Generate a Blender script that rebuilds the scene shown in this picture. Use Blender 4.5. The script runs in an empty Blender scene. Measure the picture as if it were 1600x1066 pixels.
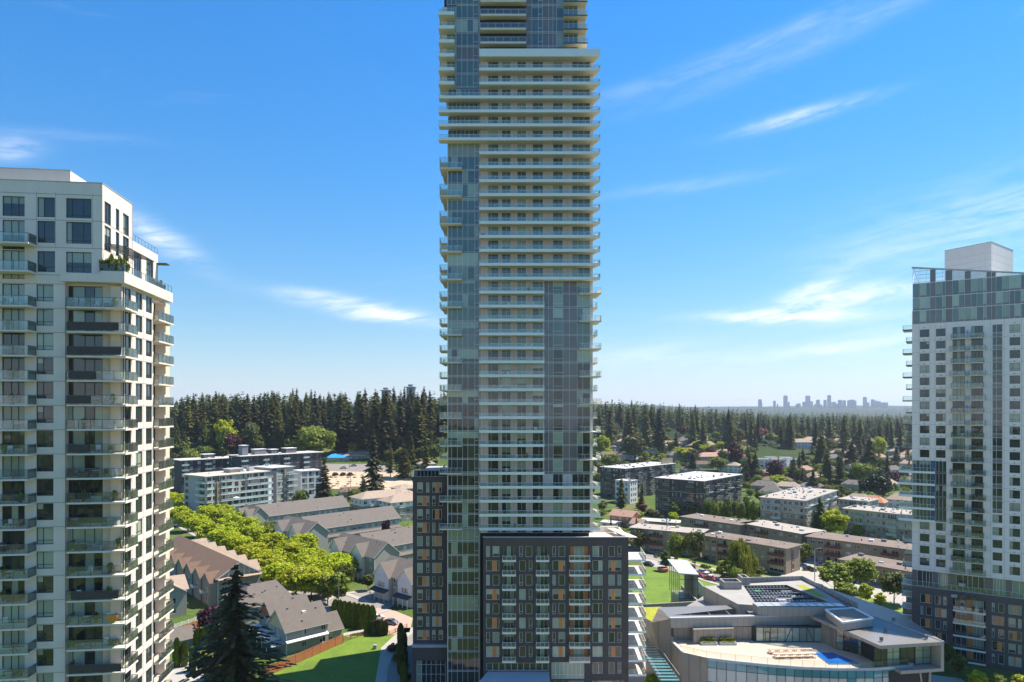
import bpy, math, random
from mathutils import Vector
import numpy as np
R = math.radians
S = bpy.context.scene
COL = S.collection
# ------------------------------------------------------------ camera, sky, sun, exposure
CAMZ = 58.0; FPX = 1067.0; HY = 640.0
cd = bpy.data.cameras.new('camera'); cam = bpy.data.objects.new('camera', cd); COL.objects.link(cam)
cam.location = (0, 0, CAMZ); cam.rotation_euler = (R(90), 0, 0)
cd.sensor_width = 36; cd.lens = 36*FPX/1600; cd.shift_y = (HY-533)/1600
cd.clip_start = 1; cd.clip_end = 60000
S.camera = cam
S.view_settings.view_transform = 'Standard'; S.view_settings.look = 'None'
S.view_settings.exposure = 1.3; S.view_settings.gamma = 1
S.view_settings.use_curve_mapping = False
HAZE = 6.5e-5
SUN_EL = R(59); SUN_AZ = R(26)          # azimuth measured from +X towards +Y
sd = bpy.data.lights.new('sun', 'SUN'); sun = bpy.data.objects.new('sun', sd); COL.objects.link(sun)
sd.energy = 3.6; sd.angle = R(0.55); sd.color = (1, .93, .83)
sv = Vector((math.cos(SUN_EL)*math.cos(SUN_AZ), math.cos(SUN_EL)*math.sin(SUN_AZ), math.sin(SUN_EL)))
sun.rotation_euler = sv.to_track_quat('Z', 'Y').to_euler()
sun.location = (200, 40, 300)
w = bpy.data.worlds.new('World'); S.world = w; w.use_nodes = True
nt = w.node_tree; nt.nodes.clear()

class NX:
    """tiny helper for math node graphs"""
    def __init__(s, nt): s.nt = nt
    def n(s, t, **k):
        o = s.nt.nodes.new(t)
        for a, b in k.items(): setattr(o, a, b)
        return o
    def m(s, op, a, b=None, c=None, clamp=False):
        o = s.nt.nodes.new('ShaderNodeMath'); o.operation = op; o.use_clamp = clamp
        for i, v in enumerate((a, b, c)):
            if v is None: continue
            if isinstance(v, (int, float)): o.inputs[i].default_value = v
            else: s.nt.links.new(v, o.inputs[i])
        return o.outputs[0]
    def l(s, a, b): s.nt.links.new(a, b)

def build_world():
    g = NX(nt)
    sky = g.n('ShaderNodeTexSky', sky_type='NISHITA'); sky.sun_disc = False
    sky.sun_elevation = SUN_EL; sky.sun_rotation = R(90)-SUN_AZ
    sky.air_density = 1.0; sky.dust_density = 0.0; sky.ozone_density = 2.0; sky.altitude = 100
    tc = g.n('ShaderNodeTexCoord'); sp = g.n('ShaderNodeSeparateXYZ'); g.l(tc.outputs['Generated'], sp.inputs[0])
    x, y, z = sp.outputs
    az = g.m('ARCTAN2', x, y)
    rr = g.m('SQRT', g.m('ADD', g.m('MULTIPLY', x, x), g.m('MULTIPLY', y, y)))
    el = g.m('ARCTAN2', z, rr)
    # streaked cirrus: noise stretched along a slightly tilted axis
    def streak(tilt, sx, sy, detail, seed, dist=0.6):
        cb = g.n('ShaderNodeCombineXYZ')
        a2 = g.m('ADD', g.m('MULTIPLY', az, math.cos(tilt)), g.m('MULTIPLY', el, math.sin(tilt)))
        e2 = g.m('SUBTRACT', g.m('MULTIPLY', el, math.cos(tilt)), g.m('MULTIPLY', az, math.sin(tilt)))
        g.l(g.m('MULTIPLY', a2, sx), cb.inputs[0]); g.l(g.m('MULTIPLY', e2, sy), cb.inputs[1]); cb.inputs[2].default_value = seed
        no = g.n('ShaderNodeTexNoise'); no.inputs['Scale'].default_value = 1; no.inputs['Detail'].default_value = detail
        no.inputs['Roughness'].default_value = .62; no.inputs['Distortion'].default_value = dist
        g.l(cb.outputs[0], no.inputs['Vector']); return no.outputs['Fac']
    s1 = streak(R(9), 7, 46, 7, 3.1)
    s2 = streak(R(14), 3, 17, 5, 8.7)
    s3 = streak(R(4), 22, 80, 5, 1.3)
    fil = g.m('ADD', g.m('MULTIPLY', s1, .65), g.m('MULTIPLY', s3, .35))
    def patch(px, py, wx, wy, tilt, amp):
        a0 = math.atan2(px-800, FPX); e0 = math.atan2(HY-py, math.hypot(px-800, FPX))
        da = g.m('SUBTRACT', az, a0); de = g.m('SUBTRACT', el, e0)
        c, s_ = math.cos(tilt), math.sin(tilt)
        u = g.m('MULTIPLY', g.m('ADD', g.m('MULTIPLY', da, c), g.m('MULTIPLY', de, s_)), FPX/wx)
        v = g.m('MULTIPLY', g.m('SUBTRACT', g.m('MULTIPLY', de, c), g.m('MULTIPLY', da, s_)), FPX/wy)
        q = g.m('MULTIPLY', g.m('ADD', g.m('MULTIPLY', u, u), g.m('MULTIPLY', v, v)), -1.0)
        return g.m('MULTIPLY', g.m('EXPONENT', q), amp)
    P = [(1320, 466, 90, 13, .12, 1.45), (1215, 495, 90, 8, -.03, 1.7), (1270, 452, 40, 10, .3, .9), (1245, 183, 85, 8, .10, .8), (1570, 340, 190, 48, .12, .42),
         (1430, 380, 150, 14, .2, .15), (565, 484, 100, 11, -.14, 1.0), (605, 494, 50, 7, 0, .8), (520, 466, 80, 9, -.1, .5), (255, 375, 60, 16, -.5, .75), (15, 232, 34, 12, .3, .6),
         (1160, 80, 260, 12, .2, .22), (1080, 290, 130, 9, .05, .2), (1010, 560, 120, 22, 0, .35),
         (1290, 60, 240, 14, .22, .20), (1290, 545, 90, 9, .1, .5), (90, 210, 100, 6, .1, .15),
         # the same kind of wisps go on round the sky
         (3400, 200, 600, 60, .1, .8), (-2600, 350, 500, 50, -.1, .8), (2300, 420, 300, 40, .1, .8), (-700, 300, 260, 30, .1, .7)]
    acc = None
    for p in P:
        q = patch(*p); acc = q if acc is None else g.m('ADD', acc, q)
    # thin veils everywhere, thresholded so most of the sky stays clear
    gen = g.m('MULTIPLY', g.m('SUBTRACT', s2, .66, clamp=True), .6)
    f2 = g.m('MULTIPLY', g.m('SUBTRACT', fil, .36, clamp=True), 3.4)
    cl = g.m('ADD', g.m('MULTIPLY', acc, g.m('MINIMUM', f2, 1.25)), gen)
    cl = g.m('MULTIPLY', g.m('MINIMUM', cl, .82), g.m('SMOOTH_MIN', g.m('MULTIPLY', el, 30, clamp=True), 1.0, .1))
    hs = g.n('ShaderNodeHueSaturation'); hs.inputs['Saturation'].default_value = 1.32; hs.inputs['Value'].default_value = .96
    # clear summer air: pale blue rather than cream at the horizon, all the way round
    hz = g.m('POWER', 2.718, g.m('MULTIPLY', g.m('ABSOLUTE', el), -1/.21))
    bw_ = g.n('ShaderNodeRGBToBW'); g.l(sky.outputs[0], bw_.inputs[0])
    pb = g.n('ShaderNodeVectorMath', operation='SCALE'); pb.inputs[0].default_value = (.50, .68, .90); g.l(bw_.outputs[0], pb.inputs['Scale'])
    m0 = g.n('ShaderNodeMix', data_type='RGBA'); g.l(g.m('MULTIPLY', hz, .85), m0.inputs[0]); g.l(sky.outputs[0], m0.inputs[6]); g.l(pb.outputs[0], m0.inputs[7])
    g.l(m0.outputs[2], hs.inputs['Color'])
    tn = g.n('ShaderNodeVectorMath', operation='MULTIPLY'); g.l(hs.outputs[0], tn.inputs[0])
    cbn = g.n('ShaderNodeCombineXYZ')
    for i_, (hi_, lo_) in enumerate(((.47, .68), (.77, .53), (.88, .45))): g.l(g.m('MULTIPLY_ADD', hz, lo_-hi_, hi_), cbn.inputs[i_])
    g.l(cbn.outputs[0], tn.inputs[1])
    mix = g.n('ShaderNodeMix', data_type='RGBA'); g.l(cl, mix.inputs[0]); g.l(tn.outputs[0], mix.inputs[6])
    mix.inputs[7].default_value = (4.2, 4.4, 4.7, 1)
    bg = g.n('ShaderNodeBackground'); bg.inputs['Strength'].default_value = 0.115
    out = g.n('ShaderNodeOutputWorld'); g.l(mix.outputs[2], bg.inputs['Color']); g.l(bg.outputs[0], out.inputs[0])
    return sky, hs, bg, mix
SKY = build_world()

# ------------------------------------------------------------ materials
MATS = {}
def mat(name, col, rough=.8, var=.12, scale=1.2, bump=0.0, metal=0.0, spec=.5, rnd=0.0, grain=0.0, stretch=(1, 1, 1), bscale=None, ior=None, wave=None):
    """principled with noise-varied colour; rnd varies brightness from object to object"""
    if name in MATS: return MATS[name]
    m = bpy.data.materials.new(name); m.use_nodes = True; t = m.node_tree; g = NX(t)
    b = t.nodes['Principled BSDF']; b.inputs['Roughness'].default_value = rough; b.inputs['Metallic'].default_value = metal
    b.inputs['Specular IOR Level'].default_value = spec
    if ior: b.inputs['IOR'].default_value = ior
    tc = g.n('ShaderNodeTexCoord'); mp = g.n('ShaderNodeMapping'); mp.inputs['Scale'].default_value = stretch
    geo = g.n('ShaderNodeNewGeometry')
    g.l(geo.outputs['Position'], mp.inputs[0])
    n = g.n('ShaderNodeTexNoise'); n.inputs['Scale'].default_value = scale; n.inputs['Detail'].default_value = 5; n.inputs['Roughness'].default_value = .6
    g.l(mp.outputs[0], n.inputs['Vector'])
    f = g.m('MULTIPLY_ADD', n.outputs['Fac'], 2*var*1.6, 1-var*1.6)
    if grain:
        n2 = g.n('ShaderNodeTexNoise'); n2.inputs['Scale'].default_value = scale*9; n2.inputs['Detail'].default_value = 3
        g.l(mp.outputs[0], n2.inputs['Vector'])
        f = g.m('MULTIPLY', f, g.m('MULTIPLY_ADD', n2.outputs['Fac'], 2*grain, 1-grain))
    if rnd:
        oi = g.n('ShaderNodeObjectInfo'); f = g.m('MULTIPLY', f, g.m('MULTIPLY_ADD', oi.outputs['Random'], 2*rnd, 1-rnd))
    vm = g.n('ShaderNodeVectorMath', operation='SCALE'); vm.inputs[0].default_value = col[:3]; g.l(f, vm.inputs['Scale'])
    g.l(vm.outputs[0], b.inputs['Base Color'])
    if bump:
        bn = g.n('ShaderNodeBump'); bn.inputs['Strength'].default_value = min(1, bump); bn.inputs['Distance'].default_value = .05*max(1, bump)
        if bscale:
            n3 = g.n('ShaderNodeTexNoise'); n3.inputs['Scale'].default_value = bscale; g.l(mp.outputs[0], n3.inputs['Vector']); g.l(n3.outputs['Fac'], bn.inputs['Height'])
        else: g.l(n.outputs['Fac'], bn.inputs['Height'])
        g.l(bn.outputs[0], b.inputs['Normal'])
    MATS[name] = m; return m

def lined(name, col, rough, period, axis, depth=.5, dark=.75, var=.1, scale=.8, metal=0, rnd=0, spec=.5):
    """surface with fine parallel relief (seams, ribs) along a world axis or direction vector"""
    if name in MATS: return MATS[name]
    m = mat(name, col, rough, var, scale, metal=metal, rnd=rnd, spec=spec); t = m.node_tree; g = NX(t); b = t.nodes['Principled BSDF']
    geo = g.n('ShaderNodeNewGeometry'); d = g.n('ShaderNodeVectorMath', operation='DOT_PRODUCT')
    g.l(geo.outputs['Position'], d.inputs[0]); d.inputs[1].default_value = axis
    fr = g.m('FRACT', g.m('DIVIDE', d.outputs['Value'], period))
    ln = g.m('LESS_THAN', fr, .14)
    src = b.inputs['Base Color'].links[0].from_socket
    vm = g.n('ShaderNodeVectorMath', operation='SCALE'); g.l(src, vm.inputs[0]); g.l(g.m('MULTIPLY_ADD', ln, dark-1, 1), vm.inputs['Scale'])
    g.l(vm.outputs[0], b.inputs['Base Color'])
    bn = g.n('ShaderNodeBump'); bn.inputs['Strength'].default_value = depth; bn.inputs['Distance'].default_value = .04
    g.l(ln, bn.inputs['Height']); g.l(bn.outputs[0], b.inputs['Normal'])
    return m

def pane_mat(name, col, refl=1.9, wob=.02, rnd=.35, wscale=.45):
    """coated window glass: dark body, mirror coat, slightly warped so reflections wobble"""
    if name in MATS: return MATS[name]
    m = mat(name, col, .04, .12, .5, rnd=rnd, ior=refl); t = m.node_tree; g = NX(t); b = t.nodes['Principled BSDF']
    geo = g.n('ShaderNodeNewGeometry'); n = g.n('ShaderNodeTexNoise'); n.inputs['Scale'].default_value = wscale; n.inputs['Detail'].default_value = 1
    g.l(geo.outputs['Position'], n.inputs['Vector'])
    bn = g.n('ShaderNodeBump'); bn.inputs['Strength'].default_value = 1; bn.inputs['Distance'].default_value = wob
    g.l(n.outputs['Fac'], bn.inputs['Height']); g.l(bn.outputs[0], b.inputs['Normal'])
    return m

def clear_glass(name, tint, refl=.10):
    if name in MATS: return MATS[name]
    m = bpy.data.materials.new(name); m.use_nodes = True; t = m.node_tree; t.nodes.clear(); g = NX(t)
    tr = g.n('ShaderNodeBsdfTransparent'); tr.inputs[0].default_value = (*tint, 1)
    gl = g.n('ShaderNodeBsdfGlossy'); gl.inputs['Roughness'].default_value = .03; gl.inputs[0].default_value = (.9, .93, .88, 1)
    df = g.n('ShaderNodeBsdfDiffuse'); df.inputs[0].default_value = (.52, .55, .48, 1)
    fr = g.n('ShaderNodeFresnel'); fr.inputs[0].default_value = 1.5
    mx = g.n('ShaderNodeMixShader'); g.l(g.m('MULTIPLY_ADD', fr.outputs[0], .9, refl*.4), mx.inputs[0]); g.l(tr.outputs[0], mx.inputs[1]); g.l(gl.outputs[0], mx.inputs[2])
    m2 = g.n('ShaderNodeMixShader'); m2.inputs[0].default_value = .05; g.l(mx.outputs[0], m2.inputs[1]); g.l(df.outputs[0], m2.inputs[2])
    o = g.n('ShaderNodeOutputMaterial'); g.l(m2.outputs[0], o.inputs[0])
    MATS[name] = m; return m

def leaf_mat(name, col, var=.35, scale=.35, rnd=.22, trans=.3, hue=.02):
    if name in MATS: return MATS[name]
    m = bpy.data.materials.new(name); m.use_nodes = True; t = m.node_tree; g = NX(t)
    b = t.nodes['Principled BSDF']; b.inputs['Roughness'].default_value = .55; b.inputs['Specular IOR Level'].default_value = .25
    geo = g.n('ShaderNodeNewGeometry'); n = g.n('ShaderNodeTexNoise'); n.inputs['Scale'].default_value = scale; n.inputs['Detail'].default_value = 3
    g.l(geo.outputs['Position'], n.inputs['Vector']); oi = g.n('ShaderNodeObjectInfo')
    n2 = g.n('ShaderNodeTexWhiteNoise'); n2.noise_dimensions = '3D'
    sn = g.n('ShaderNodeVectorMath', operation='SNAP'); sn.inputs[1].default_value = (.4, .4, .4); g.l(geo.outputs['Position'], sn.inputs[0]); g.l(sn.outputs[0], n2.inputs['Vector'])
    f = g.m('MULTIPLY', g.m('MULTIPLY_ADD', n.outputs['Fac'], 2*var, 1-var), g.m('MULTIPLY_ADD', oi.outputs['Random'], 2*rnd, 1-rnd))
    f = g.m('MULTIPLY', f, g.m('MULTIPLY_ADD', n2.outputs['Value'], .5, .75))
    hs = g.n('ShaderNodeHueSaturation'); hs.inputs['Color'].default_value = (*col, 1)
    g.l(g.m('MULTIPLY_ADD', oi.outputs['Random'], 2*hue, .5-hue), hs.inputs['Hue']); g.l(f, hs.inputs['Value'])
    g.l(hs.outputs[0], b.inputs['Base Color'])
    tl = g.n('ShaderNodeBsdfTranslucent'); g.l(hs.outputs[0], tl.inputs[0])
    mx = g.n('ShaderNodeMixShader'); mx.inputs[0].default_value = trans; g.l(b.outputs[0], mx.inputs[1]); g.l(tl.outputs[0], mx.inputs[2])
    g.l(mx.outputs[0], t.nodes['Material Output'].inputs[0])
    MATS[name] = m; return m

# ------------------------------------------------------------ mesh builder
class MB:
    def __init__(s): s.v = []; s.f = []; s.m = []; s.mats = []
    def mi(s, m):
        if m not in s.mats: s.mats.append(m)
        return s.mats.index(m)
    def poly(s, pts, m):
        i = len(s.v); s.v += [tuple(p) for p in pts]; s.f.append(tuple(range(i, i+len(pts)))); s.m.append(s.mi(m)); return s
    def box(s, x0, x1, y0, y1, z0, z1, m):
        i = len(s.v); k = s.mi(m)
        s.v += [(x0, y0, z0), (x1, y0, z0), (x1, y1, z0), (x0, y1, z0), (x0, y0, z1), (x1, y0, z1), (x1, y1, z1), (x0, y1, z1)]
        for q in ((0, 3, 2, 1), (4, 5, 6, 7), (0, 1, 5, 4), (1, 2, 6, 5), (2, 3, 7, 6), (3, 0, 4, 7)):
            s.f.append(tuple(i+a for a in q)); s.m.append(k)
        return s
    def prism(s, pts, z0, z1, m, mtop=None):
        """pts counter-clockwise xy; z0/z1 numbers or lists"""
        n = len(pts); i = len(s.v)
        a = z0 if isinstance(z0, (list, tuple)) else [z0]*n; b = z1 if isinstance(z1, (list, tuple)) else [z1]*n
        s.v += [(p[0], p[1], a[j]) for j, p in enumerate(pts)]+[(p[0], p[1], b[j]) for j, p in enumerate(pts)]
        k = s.mi(m)
        for j in range(n):
            q = (j+1) % n; s.f.append((i+j, i+q, i+n+q, i+n+j)); s.m.append(k)
        s.f.append(tuple(i+n+j for j in range(n))); s.m.append(s.mi(mtop or m))
        s.f.append(tuple(i+j for j in reversed(range(n)))); s.m.append(k); return s
    def bar(s, a, b, r, m, n=4, r2=None):
        a = Vector(a); b = Vector(b); d = (b-a)
        if d.length < 1e-6: return s
        d.normalize(); up = Vector((0, 0, 1)) if abs(d.z) < .95 else Vector((1, 0, 0))
        p = d.cross(up).normalized(); q = d.cross(p); r2 = r if r2 is None else r2
        i = len(s.v); k = s.mi(m)
        for c, rr in ((a, r), (b, r2)):
            for j in range(n):
                t = 2*math.pi*(j+.5)/n; s.v.append(tuple(c+p*math.cos(t)*rr+q*math.sin(t)*rr))
        for j in range(n):
            h = (j+1) % n; s.f.append((i+j, i+n+j, i+n+h, i+h)); s.m.append(k)
        s.f.append(tuple(i+j for j in range(n))); s.m.append(k); s.f.append(tuple(i+n+j for j in reversed(range(n)))); s.m.append(k)
        return s
    def mesh(s, name, smooth=False):
        me = bpy.data.meshes.new(name); me.from_pydata(s.v, [], s.f)
        for m in s.mats: me.materials.append(m)
        if s.mats: me.polygons.foreach_set('material_index', s.m)
        if smooth: me.polygons.foreach_set('use_smooth', [True]*len(s.f))
        me.update(); return me

def thing(name, label, cat, loc=(0, 0, 0), group=None):
    o = bpy.data.objects.new(name, None); COL.objects.link(o); o.location = loc; o.empty_display_size = .5
    o['label'] = label; o['category'] = cat
    if group: o['group'] = group
    return o
def link(name, me, parent=None, loc=(0, 0, 0), rz=0.0, label=None):
    """loc is in world space for parts of an unrotated empty, else local"""
    o = bpy.data.objects.new(name, me); COL.objects.link(o)
    if parent is not None:
        o.parent = parent
    o.location = loc; o.rotation_euler = (0, 0, rz)
    if label: o['label'] = label
    return o
def part(name, mb, parent, label=None, smooth=False):
    """mesh in world coordinates, child of an unrotated thing"""
    L = parent.location
    me = mb.mesh(name, smooth) if isinstance(mb, MB) else mb
    return link(name, me, parent, (-L[0], -L[1], -L[2]), 0, label)
def solo(name, mb, label, cat, group=None, loc=(0, 0, 0), rz=0, smooth=False):
    me = mb.mesh(name, smooth) if isinstance(mb, MB) else mb
    o = link(name, me, None, loc, rz); o['label'] = label; o['category'] = cat
    if group: o['group'] = group
    return o
def struct(name, mb, loc=(0, 0, 0), smooth=False):
    me = mb.mesh(name, smooth) if isinstance(mb, MB) else mb
    o = link(name, me, None, loc); o['kind'] = 'structure'; return o
def stuff(name, mb, label, cat):
    me = mb.mesh(name) if isinstance(mb, MB) else mb
    o = link(name, me); o['kind'] = 'stuff'; o['label'] = label; o['category'] = cat; return o

def W(px, py, Y): return Vector(((px-800)*Y/FPX, Y, CAMZ-(py-HY)*Y/FPX))
def GP(px, py, z=0.0):
    Y = (CAMZ-z)*FPX/(py-HY); return Vector(((px-800)*Y/FPX, Y, z))

class Fac:
    """a facade plane: u runs along it, v points into the building, z is up"""
    def __init__(s, O, ang, par=None): s.O = Vector((O[0], O[1])); s.a = ang; s.d = Vector((math.cos(ang), math.sin(ang))); s.n = Vector((-math.sin(ang), math.cos(ang))); s.par = par
    def xy(s, u, v=0): return s.O+s.d*u+s.n*v
    def u(s, px, v=0):
        k = (px-800)/FPX; o = s.O+s.n*v
        return (k*o.y-o.x)/(s.d.x-k*s.d.y)
    def z(s, py, u, v=0): return CAMZ-(py-HY)*s.xy(u, v).y/FPX
    def put(s, name, me, u=0, v=0, z=0, label=None, parent=None):
        par = parent or s.par; p = s.xy(u, v); L = par.location
        me = me.mesh(name) if isinstance(me, MB) else me
        return link(name, me, par, (p.x-L[0], p.y-L[1], z-L[2]), s.a, label)

def wall_open(mb, m, u0, u1, z0, z1, ops, v=0.0, rev=.22, mrev=None):
    """facade sheet with real openings and reveals. ops: (u0,u1,z0,z1)"""
    ops = [(max(a, u0), min(b, u1), max(c, z0), min(d, z1)) for a, b, c, d in ops if a < u1 and b > u0 and c < z1 and d > z0]
    zs = sorted({z0, z1} | {round(o[2], 3) for o in ops} | {round(o[3], 3) for o in ops})
    mrev = mrev or m
    for a, b in zip(zs, zs[1:]):
        if b-a < 1e-4: continue
        c = (a+b)/2; row = sorted((o[0], o[1]) for o in ops if o[2] < c < o[3]); x = u0
        for p, q in row:
            if p > x+1e-4: mb.poly([(x, v, a), (p, v, a), (p, v, b), (x, v, b)], m)
            x = max(x, q)
        if x < u1-1e-4: mb.poly([(x, v, a), (u1, v, a), (u1, v, b), (x, v, b)], m)
    for a, b, c, d in ops:
        mb.poly([(a, v, c), (b, v, c), (b, v+rev, c), (a, v+rev, c)], mrev); mb.poly([(a, v, d), (a, v+rev, d), (b, v+rev, d), (b, v, d)], mrev)
        mb.poly([(a, v, c), (a, v+rev, c), (a, v+rev, d), (a, v, d)], mrev); mb.poly([(b, v, c), (b, v, d), (b, v+rev, d), (b, v+rev, c)], mrev)

CACHE = {}
def q2(x): return round(x*20)/20
def window_meshes(w, h, cols, rows, fm, fw, glass, blind, var, pblind=.5, spand=None, depth=.07):
    """frame mesh and pane mesh. cols/rows: inner mullion positions as fractions"""
    w = max(.2, round(w, 2)); h = max(.2, round(h, 2)); key = ('w', w, h, tuple(cols), tuple(rows), fm.name, fw, glass.name, blind.name, var, spand and spand[1].name)
    if key in CACHE: return CACHE[key]
    rg = random.Random(hash((w, h, var, len(cols))) & 0xffff)
    f = MB()
    f.box(0, w, 0, depth, 0, fw, fm); f.box(0, w, 0, depth, h-fw, h, fm); f.box(0, fw, 0, depth, fw, h-fw, fm); f.box(w-fw, w, 0, depth, fw, h-fw, fm)
    cx = [0]+[c*w for c in cols]+[w]; rz = [0]+[r*h for r in rows]+[h]
    for c in cx[1:-1]: f.box(c-fw/2, c+fw/2, .003, depth-.003, fw, h-fw, fm)
    for r in rz[1:-1]: f.box(fw, w-fw, .006, depth-.006, r-fw*.4, r+fw*.4, fm)
    p = MB(); v = depth*.6
    allb = rg.random() < pblind
    lvl = rg.choice([1, 1, 1, .7, .5, .35])
    for i in range(len(cx)-1):
        drop = h*(lvl if (allb and rg.random() < .85) else (0 if rg.random() > .25*pblind else 1))
        zb = h-drop
        for j in range(len(rz)-1):
            a, b = rz[j], rz[j+1]
            if spand and j in spand[0]:
                p.poly([(cx[i], v, a), (cx[i+1], v, a), (cx[i+1], v, b), (cx[i], v, b)], spand[1]); continue
            if zb <= a+.02: p.poly([(cx[i], v, a), (cx[i+1], v, a), (cx[i+1], v, b), (cx[i], v, b)], blind)
            elif zb >= b-.02: p.poly([(cx[i], v, a), (cx[i+1], v, a), (cx[i+1], v, b), (cx[i], v, b)], glass)
            else:
                p.poly([(cx[i], v, a), (cx[i+1], v, a), (cx[i+1], v, zb), (cx[i], v, zb)], glass)
                p.poly([(cx[i], v, zb), (cx[i+1], v, zb), (cx[i+1], v, b), (cx[i], v, b)], blind)
    r = (f.mesh('window'), p.mesh('pane')); CACHE[key] = r; return r
def window(fac, u0, u1, z0, z1, v, cols, rows, fm, fw, glass, blind, rg, nvar=5, pblind=.5, name='window', spand=None, parent=None):
    a, b = window_meshes(u1-u0, z1-z0, cols, rows, fm, fw, glass, blind, rg.randrange(nvar), pblind, spand)
    o = fac.put(name, a, u0, v, z0, parent=parent)
    link('pane', b, o)
    return o
def balcony_meshes(w, d, slab, rail, rm, gm, sm, sides='lr', edge=None, post=1.25, soffit=None, kind='glass'):
    w = round(w, 2); d = round(d, 2); key = ('b', w, d, slab, rail, rm.name, gm.name, sm.name, sides, post, kind)
    if key in CACHE: return CACHE[key]
    s = MB(); s.box(0, w, -d, 0, 0, slab, sm)
    if soffit: s.poly([(0, -d, -.004), (0, 0, -.004), (w, 0, -.004), (w, -d, -.004)], soffit)
    if edge: s.box(-.03, w+.03, -d-.05, -d, -.03, edge[0], edge[1])
    r = MB(); n = max(1, round(w/post)); zt = slab+rail; z1 = slab+.06 if not edge else edge[0]
    y = -d+.05
    for i in range(n+1):
        x = .03+(w-.06)*i/n; r.box(x-.025, x+.025, y-.025, y+.025, slab, zt, rm)
    r.box(0, w, y-.03, y+.03, zt, zt+.05, rm)
    for i in range(n):
        a = .03+(w-.06)*i/n+.04; b = .03+(w-.06)*(i+1)/n-.04
        r.box(a, b, y-.008, y+.008, z1, zt-.02, gm)
    for sd_, x in (('l', .04), ('r', w-.04)):
        if sd_ in sides:
            r.box(x-.03, x+.03, -d+.08, 0, zt, zt+.05, rm); m = max(1, round(d/post))
            for i in range(1, m+1): yy = -d+.05+(d-.08)*i/m; r.box(x-.025, x+.025, yy-.025, yy+.025, slab, zt, rm)
            r.box(x-.008, x+.008, -d+.1, -.03, z1, zt-.02, gm)
    o = (s.mesh('balcony'), r.mesh('railing')); CACHE[key] = o; return o
def balcony(fac, u0, u1, z, v, d, *a, **k):
    s, r = balcony_meshes(u1-u0, d, *a, **k)
    o = fac.put('balcony', s, u0, v, z); link('railing', r, o); return o

# shared materials
M_MULL = mat('pale_aluminium', (.72, .73, .70), .45, .05)
M_DARKF = mat('dark_window_frame', (.045, .052, .055), .45, .05)
M_WHITEF = mat('white_frame', (.82, .79, .74), .5, .05)
G_DARK = pane_mat('window_glass', (.030, .038, .034), 1.8)
G_SKY = pane_mat('tinted_glass', (.085, .125, .10), 1.95, rnd=.3)
G_BLIND = pane_mat('glass_over_blind', (.36, .40, .31), 1.6, rnd=.25, wob=.01)
G_TEAL = pane_mat('glass_over_pale_blind', (.30, .36, .27), 1.85, rnd=.3)
G_SPAN = pane_mat('grey_spandrel_glass', (.19, .165, .16), 1.6, rnd=.15, wob=.012)
G_RAIL = clear_glass('railing_glass', (.90, .95, .93))
# ============================================================ the tall central tower
rg = random.Random(5)
M_PANEL = mat('pale_grey_panel', (.68, .56, .48), .7, .06, .7, rnd=.02)
M_BAND = mat('fritted_slab_edge', (.78, .83, .75), .35, .04, .5)
M_SOFF = mat('beige_soffit', (.74, .65, .50), .85, .05)
M_CONC = mat('painted_concrete', (.72, .64, .54), .85, .08, .6, grain=.04)
M_DKBRICK = mat('charcoal_brick', (.092, .074, .066), .85, .22, 1.6, grain=.35)
M_ORANGE = mat('orange_panel', (.66, .24, .07), .55, .06, rnd=.06)
M_CORE = mat('dark_interior', (.03, .032, .035), .9, .1)
M_ROOFG = mat('roof_gravel', (.40, .38, .35), .95, .15, .5, grain=.2)
M_METCAP = mat('metal_coping', (.42, .43, .44), .45, .08, .8)
FH = 2.82
def zb(k): return 33.52+FH*k
T = thing('residential_tower', 'tallest glass tower in the centre with long pale balconies on every storey', 'tower', (1, 150, 0))
F = Fac((0, 140.0), 0, T)
def UX(px): return F.u(px)
KTOP = 34; zR = zb(KTOP)+.3
ZTOP = zb(45)
# solid core behind every facade sheet
c = MB(); c.box(UX(701), UX(921), 140.6, 168, 0, zR, M_CORE); c.box(UX(713), UX(903), 140.6, 164, zR, ZTOP, M_CORE)
c.box(UX(692), UX(714), 142.8, 164, zR, ZTOP-3, M_CORE)
part('core', c, T)
# side and back walls of panels and glass
s = MB()
for k in range(-11, 45):
    z = zb(k)+.02; x1 = UX(922) if k < KTOP else UX(915); x0 = UX(699.5) if k < KTOP-2 else UX(692)
    y1 = 168 if k < KTOP else 164
    for y in np.arange(143.0, y1, 3.0):
        m = [G_SKY, M_PANEL, G_TEAL, G_SPAN][rg.randrange(4)]
        s.box(x1-.4, x1, y, min(y+2.9, y1), z+.25, z+FH-.03, m)
        m = [G_SKY, M_PANEL, G_TEAL, G_SPAN][rg.randrange(4)]
        s.box(x0, x0+.4, y, min(y+2.9, y1), z+.25, z+FH-.03, m)
    s.box(x1-.35, x1+.03, 143, y1, z-.03, z+.25, M_CONC); s.box(x0-.03, x0+.35, 143, y1, z-.03, z+.25, M_CONC)
part('side_wall', s, T)
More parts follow.
